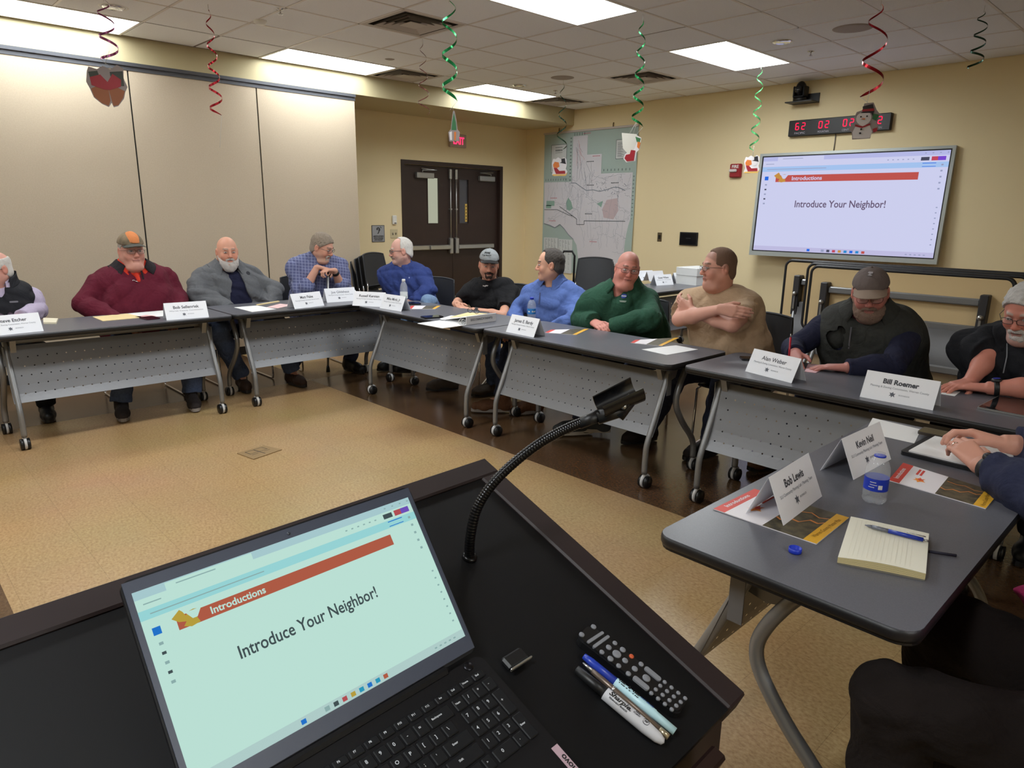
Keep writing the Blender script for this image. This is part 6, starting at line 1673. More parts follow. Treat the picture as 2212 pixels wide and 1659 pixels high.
    def glasses(s, m, rim=.0014, wd=.026, ht=.019, lens=True):
        R = Matrix(s.HR.tolist()); q = s.b['hs']
        T = lambda p: Vector(s.H(p))-s.seat
        g = MB()
        for x in (-1, 1):
            g.tube([T((x*(.032)+wd*abs(math.cos(k*PI/10))**.7*(1 if math.cos(k*PI/10) > 0 else -1), .102-.010*abs((x*.032+wd*math.cos(k*PI/10))/.06)**2, -.004+ht*abs(math.sin(k*PI/10))**.7*(1 if math.sin(k*PI/10) > 0 else -1))) for k in range(20)], rim, 6, closed=True)
            g.tube([T((x*.058, .093, .004)), T((x*.076, .06, .004)), T((x*.081, .0, .0)), T((x*.080, -.02, -.008))], rim, 6)
        g.tube([T((-.008, .103, .002)), T((0, .106, .005)), T((.008, .103, .002))], rim, 6)
        o = g.build('glasses', m, s.o)
        if lens:
            mb = MB()
            for x in (-1, 1):
                ring = [T((x*.032+wd*.96*math.cos(k*PI/10), .1005-.010*abs((x*.032+wd*math.cos(k*PI/10))/.06)**2, -.004+ht*.96*math.sin(k*PI/10))) for k in range(20)]; mb.add(ring, [tuple(range(20))])
            mb.build('lens', mat('spectacle_lens', (240, 244, 246), .03, alpha=.12, spec=.9), o)
        return o
    def cap(s, m, brim=None, tilt=.0, zoff=.0, mesh_back=None):
        H, R, q = s.H, s.HR, s.b['hs']
        pl = np.array(H((0, 0, .040+zoff))); dn = -R @ np.array((0, .12, 1)); dn /= np.linalg.norm(dn)
        F = Field(); F.grp(.004).ell(H((0, -.010, .036+zoff)), np.array((.086, .109, .088))*q, R, .004, [(pl, dn)])
        V, Fc = F.surf(.0042); o = np_mesh('cap', V, Fc, m, s.o, s.seat)
        mb = MB(); cs, ss = math.cos(tilt), math.sin(tilt)
        def bp(u, v, w_):
            a = (u-.5)*2*1.12; r0x, r0y = .083, .103; base = Vector((math.sin(a)*r0x, -.010+math.cos(a)*r0y, .036+zoff-.002))
            ext = v*(.085*max(0.0, math.cos(a))**.5)
            p = base+Vector((0, ext, -ext*(.10+tilt)-.022*(math.sin(a)**2)+.010-w_)); return Vector(H(tuple(p)))-s.seat
        mb.grid(18, 6, lambda u, v: bp(u, v, 0)); mb.grid(18, 6, lambda u, v: bp(1-u, v, .004))
        for i in range(18): mb.quad(bp(i/18, 1, 0), bp(i/18, 1, .004), bp((i+1)/18, 1, .004), bp((i+1)/18, 1, 0))
        mb.build('brim', brim or m, o)
        mb = MB(); mb.sphere(Vector(H((0, -.010, .036+zoff+.088)))-s.seat, .006*q); mb.build('top_button', m, o)
        return o
    def collar(s, m, r0=.010, wd=.045, stand=.030, gap=.5, name='collar', on=None, point=.012, lift=.003):
        """a collar that lies on the garment 'on': stands at the neck, then falls outwards onto the shoulders"""
        hd = Vector(s.H((0, -.026, -.05))); ax = (hd-s.NB).normalized(); fx = (s.f-ax*s.f.dot(ax)).normalized(); lx = ax.cross(fx); nr = s.b['neck']*1.08+r0
        bv = BVHTree.FromPolygons([v.co for v in on.data.vertices], [q.vertices for q in on.data.polygons]); base = s.NB-s.seat
        N = 40; rows = 6; G = []
        for k in range(N+1):
            u = k/N; a = gap+(2*PI-2*gap)*u; dirn = fx*math.cos(a)+lx*math.sin(a); col = []
            ww = wd*(1+.35*max(0, math.cos(a)))
            zs = []
            for j in range(rows+1):
                v = j/rows; r = nr+.004+ww*v
                o = base+dirn*(r+.012)+ax*.30; h = bv.ray_cast(o, -ax)
                zs.append((h[0]-base).dot(ax) if h[0] is not None else None)
            good = [z for z in zs if z is not None and z > -.12] or [0.0]
            zi = zs[2] if zs[2] is not None else good[0]
            for j in range(rows+1):
                v = j/rows; z = zs[j] if zs[j] is not None else good[-1]
                if j < 2: z = max(z, zi) if zi is not None else z
                zz = z+lift+stand*(1-v)**1.6; col.append(base+dirn*(nr+ww*v)+ax*zz)
            G.append(col)
        mb = MB(); n_ = rows+1; up_ = ax*.004
        vs = [p for c in G for p in c]+[p+up_ for c in G for p in c]; o = len(G)*n_; fs = []
        for k in range(N):
            for j in range(rows):
                q = (k*n_+j, (k+1)*n_+j, (k+1)*n_+j+1, k*n_+j+1); fs.append(q[::-1]); fs.append(tuple(i+o for i in q))
            for j in (0, rows):
                e = (k*n_+j, (k+1)*n_+j, (k+1)*n_+j+o, k*n_+j+o); fs.append(e if j == 0 else e[::-1])
        for k in (0, N):
            for j in range(rows):
                e = (k*n_+j, k*n_+j+1, k*n_+j+1+o, k*n_+j+o); fs.append(e[::-1] if k == 0 else e)
        mb.add(vs, fs, True)
        # the stand continues down inside the neck opening
        mb.grid(N, 1, lambda u, v: G[int(round(u*N))][0]+up_*.5-ax*(.035*v)-(G[int(round(u*N))][3]-G[int(round(u*N))][0])*.02)
        return mb.build(name, m, s.o)
    def ring_collar(s, m, r=.010, th=.008, name='neckband', drop=.012):
        hd = Vector(s.H((0, -.026, -.05))); ax = (hd-s.NB).normalized(); fx = (s.f-ax*s.f.dot(ax)).normalized(); lx = ax.cross(fx); nr = s.b['neck']*1.08+r
        return MB().tube([s.NB+ax*(.022-drop*math.cos(k*PI/16)*1.6)+(fx*math.cos(k*PI/16)+lx*math.sin(k*PI/16))*nr-s.seat for k in range(32)], th, 8, closed=True).build(name, m, s.o)
def hit(o, px, py):
    """the point of a built mesh seen at a pixel, with its normal"""
    me = o.data; bv = BVHTree.FromPolygons([v.co for v in me.vertices], [p.vertices for p in me.polygons])
    M_ = o.matrix_world if not o.parent else Matrix.Translation(o.parent.location) @ o.matrix_local if False else Matrix.Translation(o.parent.location if o.parent else o.location)
    org = M_.inverted() @ Vector((0, 0, CAM_H)); d = ray(px, py).normalized()
    r = bv.ray_cast(org, d)
    return (r[0], r[1]) if r[0] is not None else None
def decal_frame(o, px, py, lift=.002):
    r = hit(o, px, py)
    if r is None: return None
    p, n = r; n = n.normalized()
    if n.dot(-ray(px, py)) < 0: n = -n
    ex_ = Vector((0, 0, 1)).cross(n).normalized(); ey_ = n.cross(ex_); M_ = Matrix((ex_, ey_, n)).transposed().to_4x4(); M_.translation = p+n*lift; return M_
# ================================================================== CHAIRS
CHB = mat('chair_black', (30, 32, 37), .45); 
def make_chair():
    t = empty('stacking_chair', (0, 0, 0))
    def seat(u, v): x = -.21+.43*u; y = (v-.5)*.44; return (x, y, .445-.018*math.sin(PI*v)-.02*max(0, u-.8)*5*max(0, u-.8)*5*.2+.012*(1-u))
    mb = MB(); mb.grid(12, 12, seat); mb.grid(12, 12, lambda u, v: (seat(1-u, v)[0], seat(1-u, v)[1], seat(1-u, v)[2]-.014))
    rim = [seat(k/12, 0) for k in range(13)]+[seat(1, k/12) for k in range(1, 13)]+[seat(1-k/12, 1) for k in range(1, 13)]+[seat(0, 1-k/12) for k in range(1, 12)]
    mb.tube([(p[0], p[1], p[2]-.007) for p in rim], .009, 6, closed=True); mb.build('seat', CHB, t)
    def back(u, v): y = (u-.5)*(.44-.06*v); z = .50+.35*v; return (-.215-.07*v-.03*(1-(2*u-1)**2)*.8, y, z+.02*(1-(2*u-1)**2)*v)
    mb = MB(); mb.grid(12, 10, back); mb.grid(12, 10, lambda u, v: (back(1-u, v)[0]-.012, back(1-u, v)[1], back(1-u, v)[2]))
    rim = [back(k/12, 0) for k in range(13)]+[back(1, k/10) for k in range(1, 11)]+[back(1-k/12, 1) for k in range(1, 13)]+[back(0, 1-k/10) for k in range(1, 10)]
    mb.tube([(p[0]-.006, p[1], p[2]) for p in rim], .010, 6, closed=True); mb.build('backrest', CHB, t)
    for s in (-1, 1):
        y = s*.235
        mb = MB(); mb.tube([(.17, s*.17, .425), (.19, y-s*.02, .42), (.205, y, .40), (.235, y, .04), (.225, y, .012), (.19, y, .009), (-.20, y, .009), (-.235, y, .012), (-.24, y, .04), (-.20, y, .40), (-.215, y-s*.02, .50), (-.25, y-s*.03, .62)], .0085, 8); mb.build('sled_leg', CHR, t)
    mb = MB(); mb.tube([(.17, -.17, .422), (.17, .17, .422)], .0085, 8); mb.tube([(-.15, -.17, .422), (-.15, .17, .422)], .0085, 8); mb.build('seat_frame', CHR, t)
    return t
chair0 = make_chair(); _used = [0]
def chair(x, y, face, label, group='black chairs around the tables', z=0.0):
    t = chair0 if not _used[0] else copy_tree(chair0); _used[0] = 1
    t.location = (x, y, z); t.rotation_euler = (0, 0, math.radians(face)); return tag(t, label, 'chair', group)
# stacks on their dollies
def stack(x, y, face, n, where, dolly):
    t0 = None; a = math.radians(face); fx = Vector((math.cos(a), math.sin(a), 0))
    for i in range(n):
        chair(x+fx.x*.06*i, y+fx.y*.06*i, face, ('bottom' if i == 0 else 'topmost' if i == n-1 else ('second', 'third', 'fourth', 'fifth', 'sixth', 'seventh')[i-1]+' from the bottom') + ' black chair in the stack ' + where, 'stacked black chairs', .045+.028*i)
    d = empty('chair_dolly', (x, y, 0), a, dolly, 'chair dolly', 'chair dollies')
    DM = mat('dolly_black', (20, 20, 22), .4, .3)
    mb = MB(); mb.bx((-.30, -.30, .012), (.34, -.26, .04)); mb.bx((-.30, .26, .012), (.34, .30, .04)); mb.bx((-.34, -.30, .012), (-.30, .30, .04)); mb.bx((.34, -.30, .012), (.38, .30, .04)); mb.build('base_frame', DM, d)
    for q in (-1, 1):
        for u in (-.25, .29):
            mb = MB(); mb.cyl((u, q*.32-.012, .03), (u, q*.32+.012, .03), .03, n=18); mb.build('wheel', CASTB, d)
    return d, DM
# ================================================================== PEOPLE
V3 = lambda x, y, z: Vector((x, y, z))
def emblem_on(o, px, py, w_, h_, m, name='emblem', shape=None):
    M_ = decal_frame(o, px, py)
    if M_ is None: return None
    mb = MB(); mb.prism([(u*w_, v*h_) for u, v in (shape or rounded(1, 1, .2))], -.001, .001); e = mb.build(name, m, o, M_); return e, M_
# 1 --- vest over lilac shirt, cut by the edge
E = onx(-12, 580, -6.05)
p = Person('older person in a black vest over a lilac shirt, cut by the photo edge', (-6.14, .72), 0, E, (-62, 8, 0), seed=1, sh=.19, ch=.12, be=.135, nbf=-.03, nbz=-.135, skin=(206, 146, 128))
p.arms = {'L': (onx(86, 668, -6.02), onx(50, 690, -5.72)+V3(0, 0, .01), (.30, -1, -.12), (0, 0, -1), dict(curl=.35)), 'R': (V3(-5.95, .42, .80), V3(-5.68, .60, .775), (.3, 1, -.1), (0, 0, -1), dict(curl=.35))}
p.legs = {'L': (V3(-5.60, .92, .52), V3(-5.90, .93, .10), V3(-5.66, .90, .035)), 'R': (V3(-5.60, .55, .52), V3(-5.82, .55, .10), V3(-5.60, .50, .035))}
p.build_body(); LILAC = cloth('lilac_shirt', (176, 164, 190), .85, (186, 176, 200)); VESTB = cloth('black_vest', (34, 35, 40), .8)
lil = p.shirt('shirt', LILAC, .012, extra=.004)
vest = p.shirt('vest', VESTB, .026, arms=False, extra=.012, amp=.006, vdeep=.10); p.collar(VESTB, .022, .03, .055, .55, name='vest_collar', on=vest); p.collar(LILAC, .004, .03, .03, .4, on=vest)
emblem_on(vest, 30, 652, .05, .012, mat('embroidery_grey', (120, 120, 128), .8))
p.trousers(TROB); p.shoes(BLACK); p.hair(mat('white_hair', (214, 210, 204), .8, bump=(300, .5)), 'fringe', .009); p.glasses(mat('wire_frame', (70, 60, 56), .3, .6))
chair(-6.12, .72, 0, 'black chair under the person in the lilac shirt and vest')
# 2 --- maroon pullover
E = onx(284, 541, -6.02)
p = Person('heavy person in a maroon pullover and orange camouflage cap sitting with hands under the table', (-6.14, 1.67), 0, E, (2, 0, 0), seed=2, sh=.235, ch=.155, be=.215, bf=.09, fat=.7, neck=.075, arm=1.25, nbz=-.158, nbf=-.055, face_w=1.12, hs=1.06, skin=(202, 142, 124), lip=(176, 110, 100), brow=(170, 150, 138))
p.arms = {'R': (V3(-5.98, 1.27, .80), V3(-5.68, 1.44, .66), (.8, .5, -.3), (0, 0, -1), dict(curl=.3)), 'L': (V3(-6.02, 1.97, .80), V3(-5.72, 1.84, .66), (.8, -.5, -.3), (0, 0, -1), dict(curl=.3))}
p.legs = {'R': (V3(-5.62, 1.43, .54), V3(-5.60, 1.35, .10), V3(-5.34, 1.29, .035)), 'L': (V3(-5.60, 1.90, .54), V3(-5.52, 1.83, .10), V3(-5.27, 1.77, .035))}
p.build_body(); MAR = cloth('maroon_knit', (88, 22, 40), .9, (98, 28, 46)); ORR = cloth('orange_red_polo', (206, 58, 40), .85); DKC = cloth('dark_collar', (34, 28, 32), .8)
s = p.shirt('pullover', MAR, .016, extra=.018, vdeep=.07, amp=.010, flare=.006, fs=.6, vw=.035); p.ring_collar(ORR, .012, .016, 'polo_neckband'); p.collar(ORR, .006, .035, .030, .45, name='polo_collar', on=s); p.collar(DKC, .024, .060, .028, .70, 'pullover_collar', on=s)
F = Field(); F.grp(.02).cone(p.NB+p.f*.06+V3(0, 0, -.0), p.NB+p.f*.15+V3(0, 0, -.07), .026, .014); p.garment('polo_placket', F, ORR, .006, .002)
M_ = decal_frame(s, 291, 609)
if M_ is not None:
    mb = MB(); mb.tube([(-.02, .008, .006), (-.008, .012, .008), (.0, .0, .008)], .003, 6); mb.tube([(.0, 0, .008), (.012, -.004, .008), (.02, -.014, .006)], .003, 6); mb.build('clipped_glasses', CHR, s, M_)
M_ = decal_frame(s, 308, 597, .003)
if M_ is not None: MB().bx((-.006, -.06, -.003), (.006, .05, .002)).build('zip_placket', DKC, s, M_)
p.trousers(DENIM, tr=1.15); p.shoes(cloth('dark_grey_mesh', (48, 42, 42)), mat('grey_sole', (140, 132, 126), .7))
CAMO = mat('camouflage', (142, 124, 100), .9, noise=(22, (112, 100, 80), .14), bump=(300, .2)); cp = p.cap(CAMO, mat('cap_brim_grey', (74, 76, 70), .9), .06, .010)
M_ = decal_frame(cp, 272, 512, .001)
F = Field(); F.grp(.004).ell(p.H((0, .012, .047)), np.array((.062, .092, .092))*p.b['hs'], p.HR, .004, [(p.H((0, 0, .085)), -p.HR @ np.array((0, .3, 1))/1.044)]); V, Fc = F.surf(.004); np_mesh('cap_panel', V, Fc, cloth('cap_orange', (222, 140, 88), .9), cp, p.seat)
p.hair(mat('grey_hair', (176, 168, 160), .85, bump=(300, .5)), 'fringe', .007, line=(.055, .05)); p.glasses(mat('wire_frame', (70, 60, 56), .3, .6), .0011, .027, .016)
chair(-6.12, 1.66, 0, 'black chair under the person in maroon')
# 3 --- white beard, open grey jacket
E = onx(491, 543, -6.05)
p = Person('bald person with a full white beard in an open grey jacket over a navy shirt', (-6.22, 2.47), 0, E, (-10, 2, 0), seed=3, sh=.21, ch=.14, be=.175, bf=.05, fat=.4, neck=.068, arm=1.2, nbz=-.168, nbf=-.065, hs=1.05, face_w=1.08, skin=(208, 146, 120), brow=(150, 130, 118))
p.arms = {'R': (V3(-6.02, 2.13, .80), V3(-5.80, 2.28, .68), (.7, .6, -.3), (0, 0, -1), dict(curl=.4)), 'L': (V3(-6.05, 2.80, .80), V3(-5.90, 2.66, .68), (.6, -.7, -.3), (0, 0, -1), dict(curl=.4))}
p.legs = {'R': (onx(470, 712, -5.66), V3(-5.78, 2.34, .12), V3(-5.55, 2.30, .035)), 'L': (onx(598, 700, -5.64), V3(-5.66, 2.74, .12), V3(-5.42, 2.76, .035))}
p.build_body(); NAVY = cloth('navy_shirt', (30, 32, 56), .85); GJ = cloth('grey_softshell', (92, 94, 98), .7, (102, 104, 108))
p.shirt('shirt', NAVY, .012, arms=False, extra=.004, amp=.005); p.ring_collar(NAVY)
sx, fx_, lx_ = np.array(p.SC), np.array(p.f), np.array(p.l)
def opening(w0, w1, sh_=0.0):
    def f(X, Y, Z):
        fr = (X-sx[0])*fx_[0]+(Y-sx[1])*fx_[1]; la = (X-sx[0])*lx_[0]+(Y-sx[1])*lx_[1]-sh_; dz = sx[2]+.06-Z
        w_ = w0+(w1-w0)*np.clip(dz/.42, 0, 1)
        return np.maximum(np.maximum(np.abs(la)-w_, -(fr-.02)), Z-sx[2]-.05)
    return (sx-.6, sx+.6, f)
jk = p.shirt('jacket', GJ, .030, extra=.02, amp=.010, cut=opening(.035, .13, .03), fs=.7, flare=.006); p.collar(GJ, .022, .060, .040, .62, 'jacket_collar', on=jk)
emblem_on(jk, 536, 590, .035, .035, mat('patch_dark', (40, 42, 50), .8), shape=circ(0, 0, .5))
p.trousers(DENIM, tr=1.1); p.shoes(cloth('brown_boot', (58, 40, 30), .6), mat('dark_sole', (34, 28, 24), .7), 'boot')
p.beard(mat('white_beard', (200, 194, 190), .9, bump=(260, .8)), True, .03)
chair(-6.20, 2.47, 0, 'black chair under the white-bearded person')
# 4 --- checked shirt, leaning on a cane
E = onx(697, 533, -5.98)
p = Person('grey-haired person in a blue checked shirt leaning on a cane with stacked hands', (-6.28, 3.30), -4, E, (32, 22, 4), seed=4, sh=.215, ch=.135, be=.155, bf=.04, fat=.3, neck=.064, arm=1.15, nbz=-.115, nbf=-.11, hs=1.03, face_w=1.05, skin=(206, 148, 124), stub=((176, 160, 150), .35), brow=(110, 96, 88))
ct = onx(702, 592, -5.86); ct.z = .955
p.arms = {'R': (onx(652, 640, -5.98), ct+V3(-.035, -.055, .045), (.35, .9, -.25), (.1, .1, -1), dict(curl=.75)), 'L': (onx(742, 630, -5.98), ct+V3(.02, .085, .012), (.1, -.95, .05), (0, .1, -1), dict(curl=1.0))}
p.legs = {'R': (V3(-5.78, 3.12, .56), V3(-6.02, 2.92, .10), V3(-5.84, 2.80, .035)), 'L': (V3(-5.72, 3.52, .56), V3(-5.80, 3.40, .10), V3(-5.56, 3.43, .035))}
p.build_body()
def check_mat():
    m = bpy.data.materials.new('blue_check'); m.use_nodes = True; nt = m.node_tree; b = nt.nodes['Principled BSDF']; b.inputs['Roughness'].default_value = .85
    tc = nt.nodes.new('ShaderNodeTexCoord'); outs = []
    sep = nt.nodes.new('ShaderNodeSeparateXYZ'); mpn = nt.nodes.new('ShaderNodeMapping'); mpn.inputs['Rotation'].default_value = (.15, .1, .3); nt.links.new(tc.outputs['Object'], mpn.inputs['Vector']); nt.links.new(mpn.outputs['Vector'], sep.inputs[0])
    for ax in ('Y', 'Z'):
        mu = nt.nodes.new('ShaderNodeMath'); mu.operation = 'MULTIPLY'; mu.inputs[1].default_value = 2*PI/.028; nt.links.new(sep.outputs[ax], mu.inputs[0])
        si = nt.nodes.new('ShaderNodeMath'); si.operation = 'SINE'; nt.links.new(mu.outputs[0], si.inputs[0])
        gt = nt.nodes.new('ShaderNodeMath'); gt.operation = 'GREATER_THAN'; gt.inputs[1].default_value = .86; nt.links.new(si.outputs[0], gt.inputs[0]); outs.append(gt)
    mx = nt.nodes.new('ShaderNodeMath'); mx.operation = 'MAXIMUM'; nt.links.new(outs[0].outputs[0], mx.inputs[0]); nt.links.new(outs[1].outputs[0], mx.inputs[1])
    c = nt.nodes.new('ShaderNodeMix'); c.data_type = 'RGBA'; c.inputs[6].default_value = lin((88, 94, 134)); c.inputs[7].default_value = lin((136, 142, 176)); nt.links.new(mx.outputs[0], c.inputs[0]); nt.links.new(c.outputs[2], b.inputs['Base Color']); return m
CHK = check_mat()
s = p.shirt('shirt', CHK, .020, frac=.30, extra=.010, amp=.010, vdeep=.05, fs=.7, flare=.008, vw=.03); p.collar(CHK, .006, .045, .030, .38, on=s)
p.trousers(DENIMD); p.shoes(BLACK, BLACK); p.hair(mat('pepper_hair', (150, 137, 122), .85, bump=(300, .6)), 'short', .012, .006, line=(.064, .074)); p.glasses(mat('dark_frame', (34, 28, 28), .3), .0015, .026, .015); p.beard(mat('grey_goatee', (178, 168, 160), .9, bump=(260, .8)), False)
wr = p.arms['L'][1]; el = p.arms['L'][0]; d = (el-wr).normalized(); MB().cyl(wr+d*.02-p.seat, wr+d*.05-p.seat, .034, .035, 20).build('wristband', BLACK, p.o)
chair(-6.26, 3.29, -4, 'black chair under the person leaning on a cane')
fl = onz(709, 803, 0)
t = empty('walking_cane', (fl.x, fl.y, 0), 0, 'grey metal walking cane standing under the stacked hands', 'cane')
top = ct-V3(fl.x, fl.y, 0)+V3(0, .03, -.02)
MB().tube([(0, 0, .03), top], .011, 12).build('shaft', ALU, t); MB().tube([(0, 0, 0.0), (0, 0, .06)], [.02, .013], 12).build('rubber_tip', BLACK, t); MB().tube([top+V3(0, -.09, .0), top+V3(0, -.04, .022), top+V3(0, .0, .012), top+V3(0, .02, -.03)], .014, 12).build('handle', BLACK, t)
# 5 --- blue sweater
E = ony(866, 541, 3.78)
p = Person('white-haired person in a blue sweater turned to talk to the neighbour with the cane', (E.x-.02, 3.98), -62, E, (-118, 6, 0), seed=5, sh=.19, ch=.12, be=.135, nbf=-.045, nbz=-.145, skin=(212, 156, 138), brow=(190, 178, 168), stub=((210, 196, 190), .2))
p.arms = {'R': (ony(842, 632, 3.90), ony(862, 668, 3.76), (.9, -.3, -.1), (0, 0, -1), dict(curl=.4)), 'L': (ony(928, 628, 3.88), ony(893, 652, 3.72), (-1, -.2, -.1), (0, .3, -1), dict(curl=.4))}
kx = E.x
p.legs = {'R': (V3(kx+.12, 3.66, .55), V3(-5.56, 3.74, .10), V3(-5.62, 3.55, .035)), 'L': (ony(928, 656, 3.70), V3(-5.30, 3.72, .14), V3(-5.42, 3.58, .05))}
p.build_body(); BSW = cloth('blue_sweater', (48, 62, 118), .95, (56, 72, 130))
s = p.shirt('sweater', BSW, .020, extra=.008, amp=.007, flare=.004); p.ring_collar(BSW, .012, .012)
emblem_on(s, 884, 600, .010, .016, mat('crest_pale', (140, 150, 190), .8))
p.trousers(DENIML); p.shoes(BLACK, BLACK); p.hair(mat('white_hair', (214, 210, 204), .8, bump=(300, .5)), 'receding', .008, line=(.068, .05), front=.012); p.glasses(mat('dark_frame', (34, 28, 28), .3), .0020, .024, .018); p.beard(mat('grey_stache', (150, 138, 130), .9, bump=(260, .8)), False, name='moustache')
chair(E.x+.02, 4.02, -62, 'black chair under the person in the blue sweater')
t = Field().grp(.02)
# 6 --- black tee and grey cap
E = ony(1056, 572, 4.05)
p = Person('person in a black T-shirt and grey cap with clasped hands', (E.x+.02, 4.22), -52, E, (-38, 6, -3), seed=6, sh=.185, ch=.115, be=.125, nbf=-.05, nbz=-.155, skin=(196, 138, 112), stub=((120, 90, 76), .3), brow=(60, 46, 40))
p.arms = {'R': (ony(992, 652, 3.95), ony(984, 655, 3.76)+V3(0, 0, -.0), (.95, -.35, -.15), (.2, .3, -1), dict(curl=.5, thumb=.9)), 'L': (ony(1086, 682, 3.92), ony(1020, 671, 3.74), (-.95, -.2, .12), (-.2, -.2, .9), dict(curl=.30, thumb=1.0))}
p.legs = {'R': (V3(E.x-.05, 3.76, .55), V3(-4.60, 3.66, .10), V3(-4.72, 3.46, .035)), 'L': (V3(E.x+.32, 3.80, .55), V3(E.x+.30, 3.85, .10), V3(E.x+.22, 3.62, .035))}
p.build_body(); BT = cloth('black_tee', (20, 20, 23), .85)
s = p.shirt('tee_shirt', BT, .014, 'short', .72, extra=.006, amp=.008, flare=.006); p.ring_collar(BT)
emblem_on(s, 1049, 618, .05, .026, mat('print_grey', (176, 172, 172), .8), 'chest_print', [(-.5, .3), (-.2, .1), (.1, .35), (.5, .2), (.3, -.1), (.1, -.05), (-.1, -.4), (-.25, -.1), (-.45, -.2)])
p.trousers(DENIM); p.shoes(cloth('grey_brown_boot', (74, 64, 56), .7), BLACK, 'boot')
cp = p.cap(cloth('cap_grey', (142, 146, 148), .9), BLACK, .02, .014)
M_ = decal_frame(cp, 1052, 548, .001)
if M_ is not None: text_mesh('PRIME', .026, 'lettering', INK, cp, M_ @ TL4(0, .008, 0), bold=.001, width=.055, shear=.2); text_mesh('Tree Services', .018, 'lettering', INK, cp, M_ @ TL4(0, -.016, 0), bold=.0007, width=.085, shear=.2)
p.hair(mat('brown_hair', (62, 46, 38), .85, bump=(300, .6)), 'fringe', .005, line=(.05, .04)); p.beard(mat('brown_beard', (58, 42, 34), .9, bump=(260, .8)), False)
wr = p.arms['L'][1]; el = p.arms['L'][0]; d = (el-wr).normalized(); MB().cyl(wr+d*.02-p.seat, wr+d*.045-p.seat, .034, .035, 20).build('wristband', BLACK, p.o)
chair(E.x+.10, 4.22, -52, 'black chair under the person in the black T-shirt')
# 7 --- blue quarter zip
E = ony(1188, 571, 4.02)
p = Person('dark grey-haired person in a royal blue quarter zip smiling towards the doors', (E.x+.06, 4.20), -74, E, (-138, 2, 0), seed=7, sh=.20, ch=.128, be=.155, bf=.05, fat=.2, nbf=-.05, nbz=-.165, skin=(206, 150, 124), brow=(70, 60, 54), hs=1.02)
p.arms = {'R': (ony(1117, 672, 3.92), ony(1112, 705, 3.74), (.2, -.9, -.3), (0, 0, -1), dict(curl=.4)), 'L': (ony(1240, 690, 3.92), ony(1182, 715, 3.76), (-.95, -.3, -.2), (0, 0, -1), dict(curl=.4))}
p.legs = {'R': (V3(E.x-.12, 3.74, .55), V3(-3.80, 3.54, .12), V3(-3.98, 3.34, .035)), 'L': (V3(E.x+.22, 3.74, .55), V3(E.x+.16, 3.70, .10), V3(E.x+.06, 3.50, .035))}
p.build_body(); QZ = cloth('royal_blue_jersey', (80, 102, 160), .85, (88, 112, 174))
s = p.shirt('quarter_zip', QZ, .018, extra=.014, vdeep=.05, amp=.008, fs=.7, vw=.03); p.collar(QZ, .012, .042, .045, .45, on=s)
M_ = decal_frame(s, 1166, 640, .002)
if M_ is not None: MB().bx((-.004, -.07, -.002), (.004, .06, .002)).build('zip', mat('zip_navy', (34, 44, 92), .6), s, M_)
p.trousers(DENIMD); p.shoes(cloth('tan_boot', (92, 60, 38), .7, (104, 70, 46)), mat('grey_sole', (140, 132, 126), .7), 'boot'); p.hair(mat('dark_grey_hair', (74, 68, 64), .8, bump=(300, .6)), 'receding', .010, .004, line=(.070, .070), front=.046)
chair(E.x+.02, 4.24, -60, 'black chair under the person in the royal blue quarter zip')
# 8 --- green fleece
E = ony(1356, 580, 4.0)
p = Person('person with cropped hair and glasses in a dark green fleece with a round blue patch', (E.x-.04, 4.22), -56, E, (-44, 4, -7), seed=8, nbl=-.055, sh=.20, ch=.14, be=.165, bf=.04, fat=.3, neck=.07, arm=1.15, nbf=-.05, nbz=-.168, hs=1.02, face_w=1.08, skin=(202, 130, 114), buzz=((120, 96, 84), .35), brow=(120, 92, 80))
p.arms = {'R': (ony(1256, 694, 3.92), ony(1282, 696, 3.76), (.85, -.35, -.10), (-.1, .5, -1), dict(curl=.30, thumb=1.0)), 'L': (ony(1404, 690, 3.90), ony(1318, 706, 3.80), (-1, -.1, -.1), (0, .3, -1), dict(curl=.4))}
p.legs = {'R': (V3(E.x-.10, 3.78, .55), V3(-3.02, 3.58, .10), V3(-3.16, 3.38, .035)), 'L': (V3(E.x+.30, 3.78, .55), V3(-2.93, 3.66, .12), V3(-3.12, 3.50, .05))}
p.build_body(); GF = cloth('green_fleece', (38, 72, 56), .95, (44, 82, 64))
s = p.shirt('fleece', GF, .022, extra=.016, vdeep=.11, amp=.008, fs=.7, vw=.045); p.collar(GF, .014, .058, .040, .52, on=s)
e = emblem_on(s, 1348, 640, .042, .036, mat('patch_blue', (36, 62, 150), .7), 'round_patch', circ(0, 0, .5))
if e: text_mesh('NASA', .014, 'lettering', WHITE, e[0], e[1] @ TL4(0, 0, .0015), bold=.0006, width=.036)
M_ = decal_frame(s, 1346, 649, .002)
if M_ is not None:
    mb = MB()
    for q in range(2): mb.bx((-.025+.004*q, -.006-.007*q, -.0005), (.025-.004*q, -.003-.007*q, .001))
    mb.build('stitched_line', mat('stitch_white', (190, 200, 190), .8), s, M_)
p.trousers(DENIMD); p.shoes(cloth('grey_sneaker', (64, 66, 66), .8), mat('pale_sole', (170, 160, 144), .7)); p.glasses(mat('wire_frame', (70, 60, 56), .3, .6), .0013, .026, .015)
chair(E.x-.05, 4.26, -56, 'black chair under the person in the green fleece')
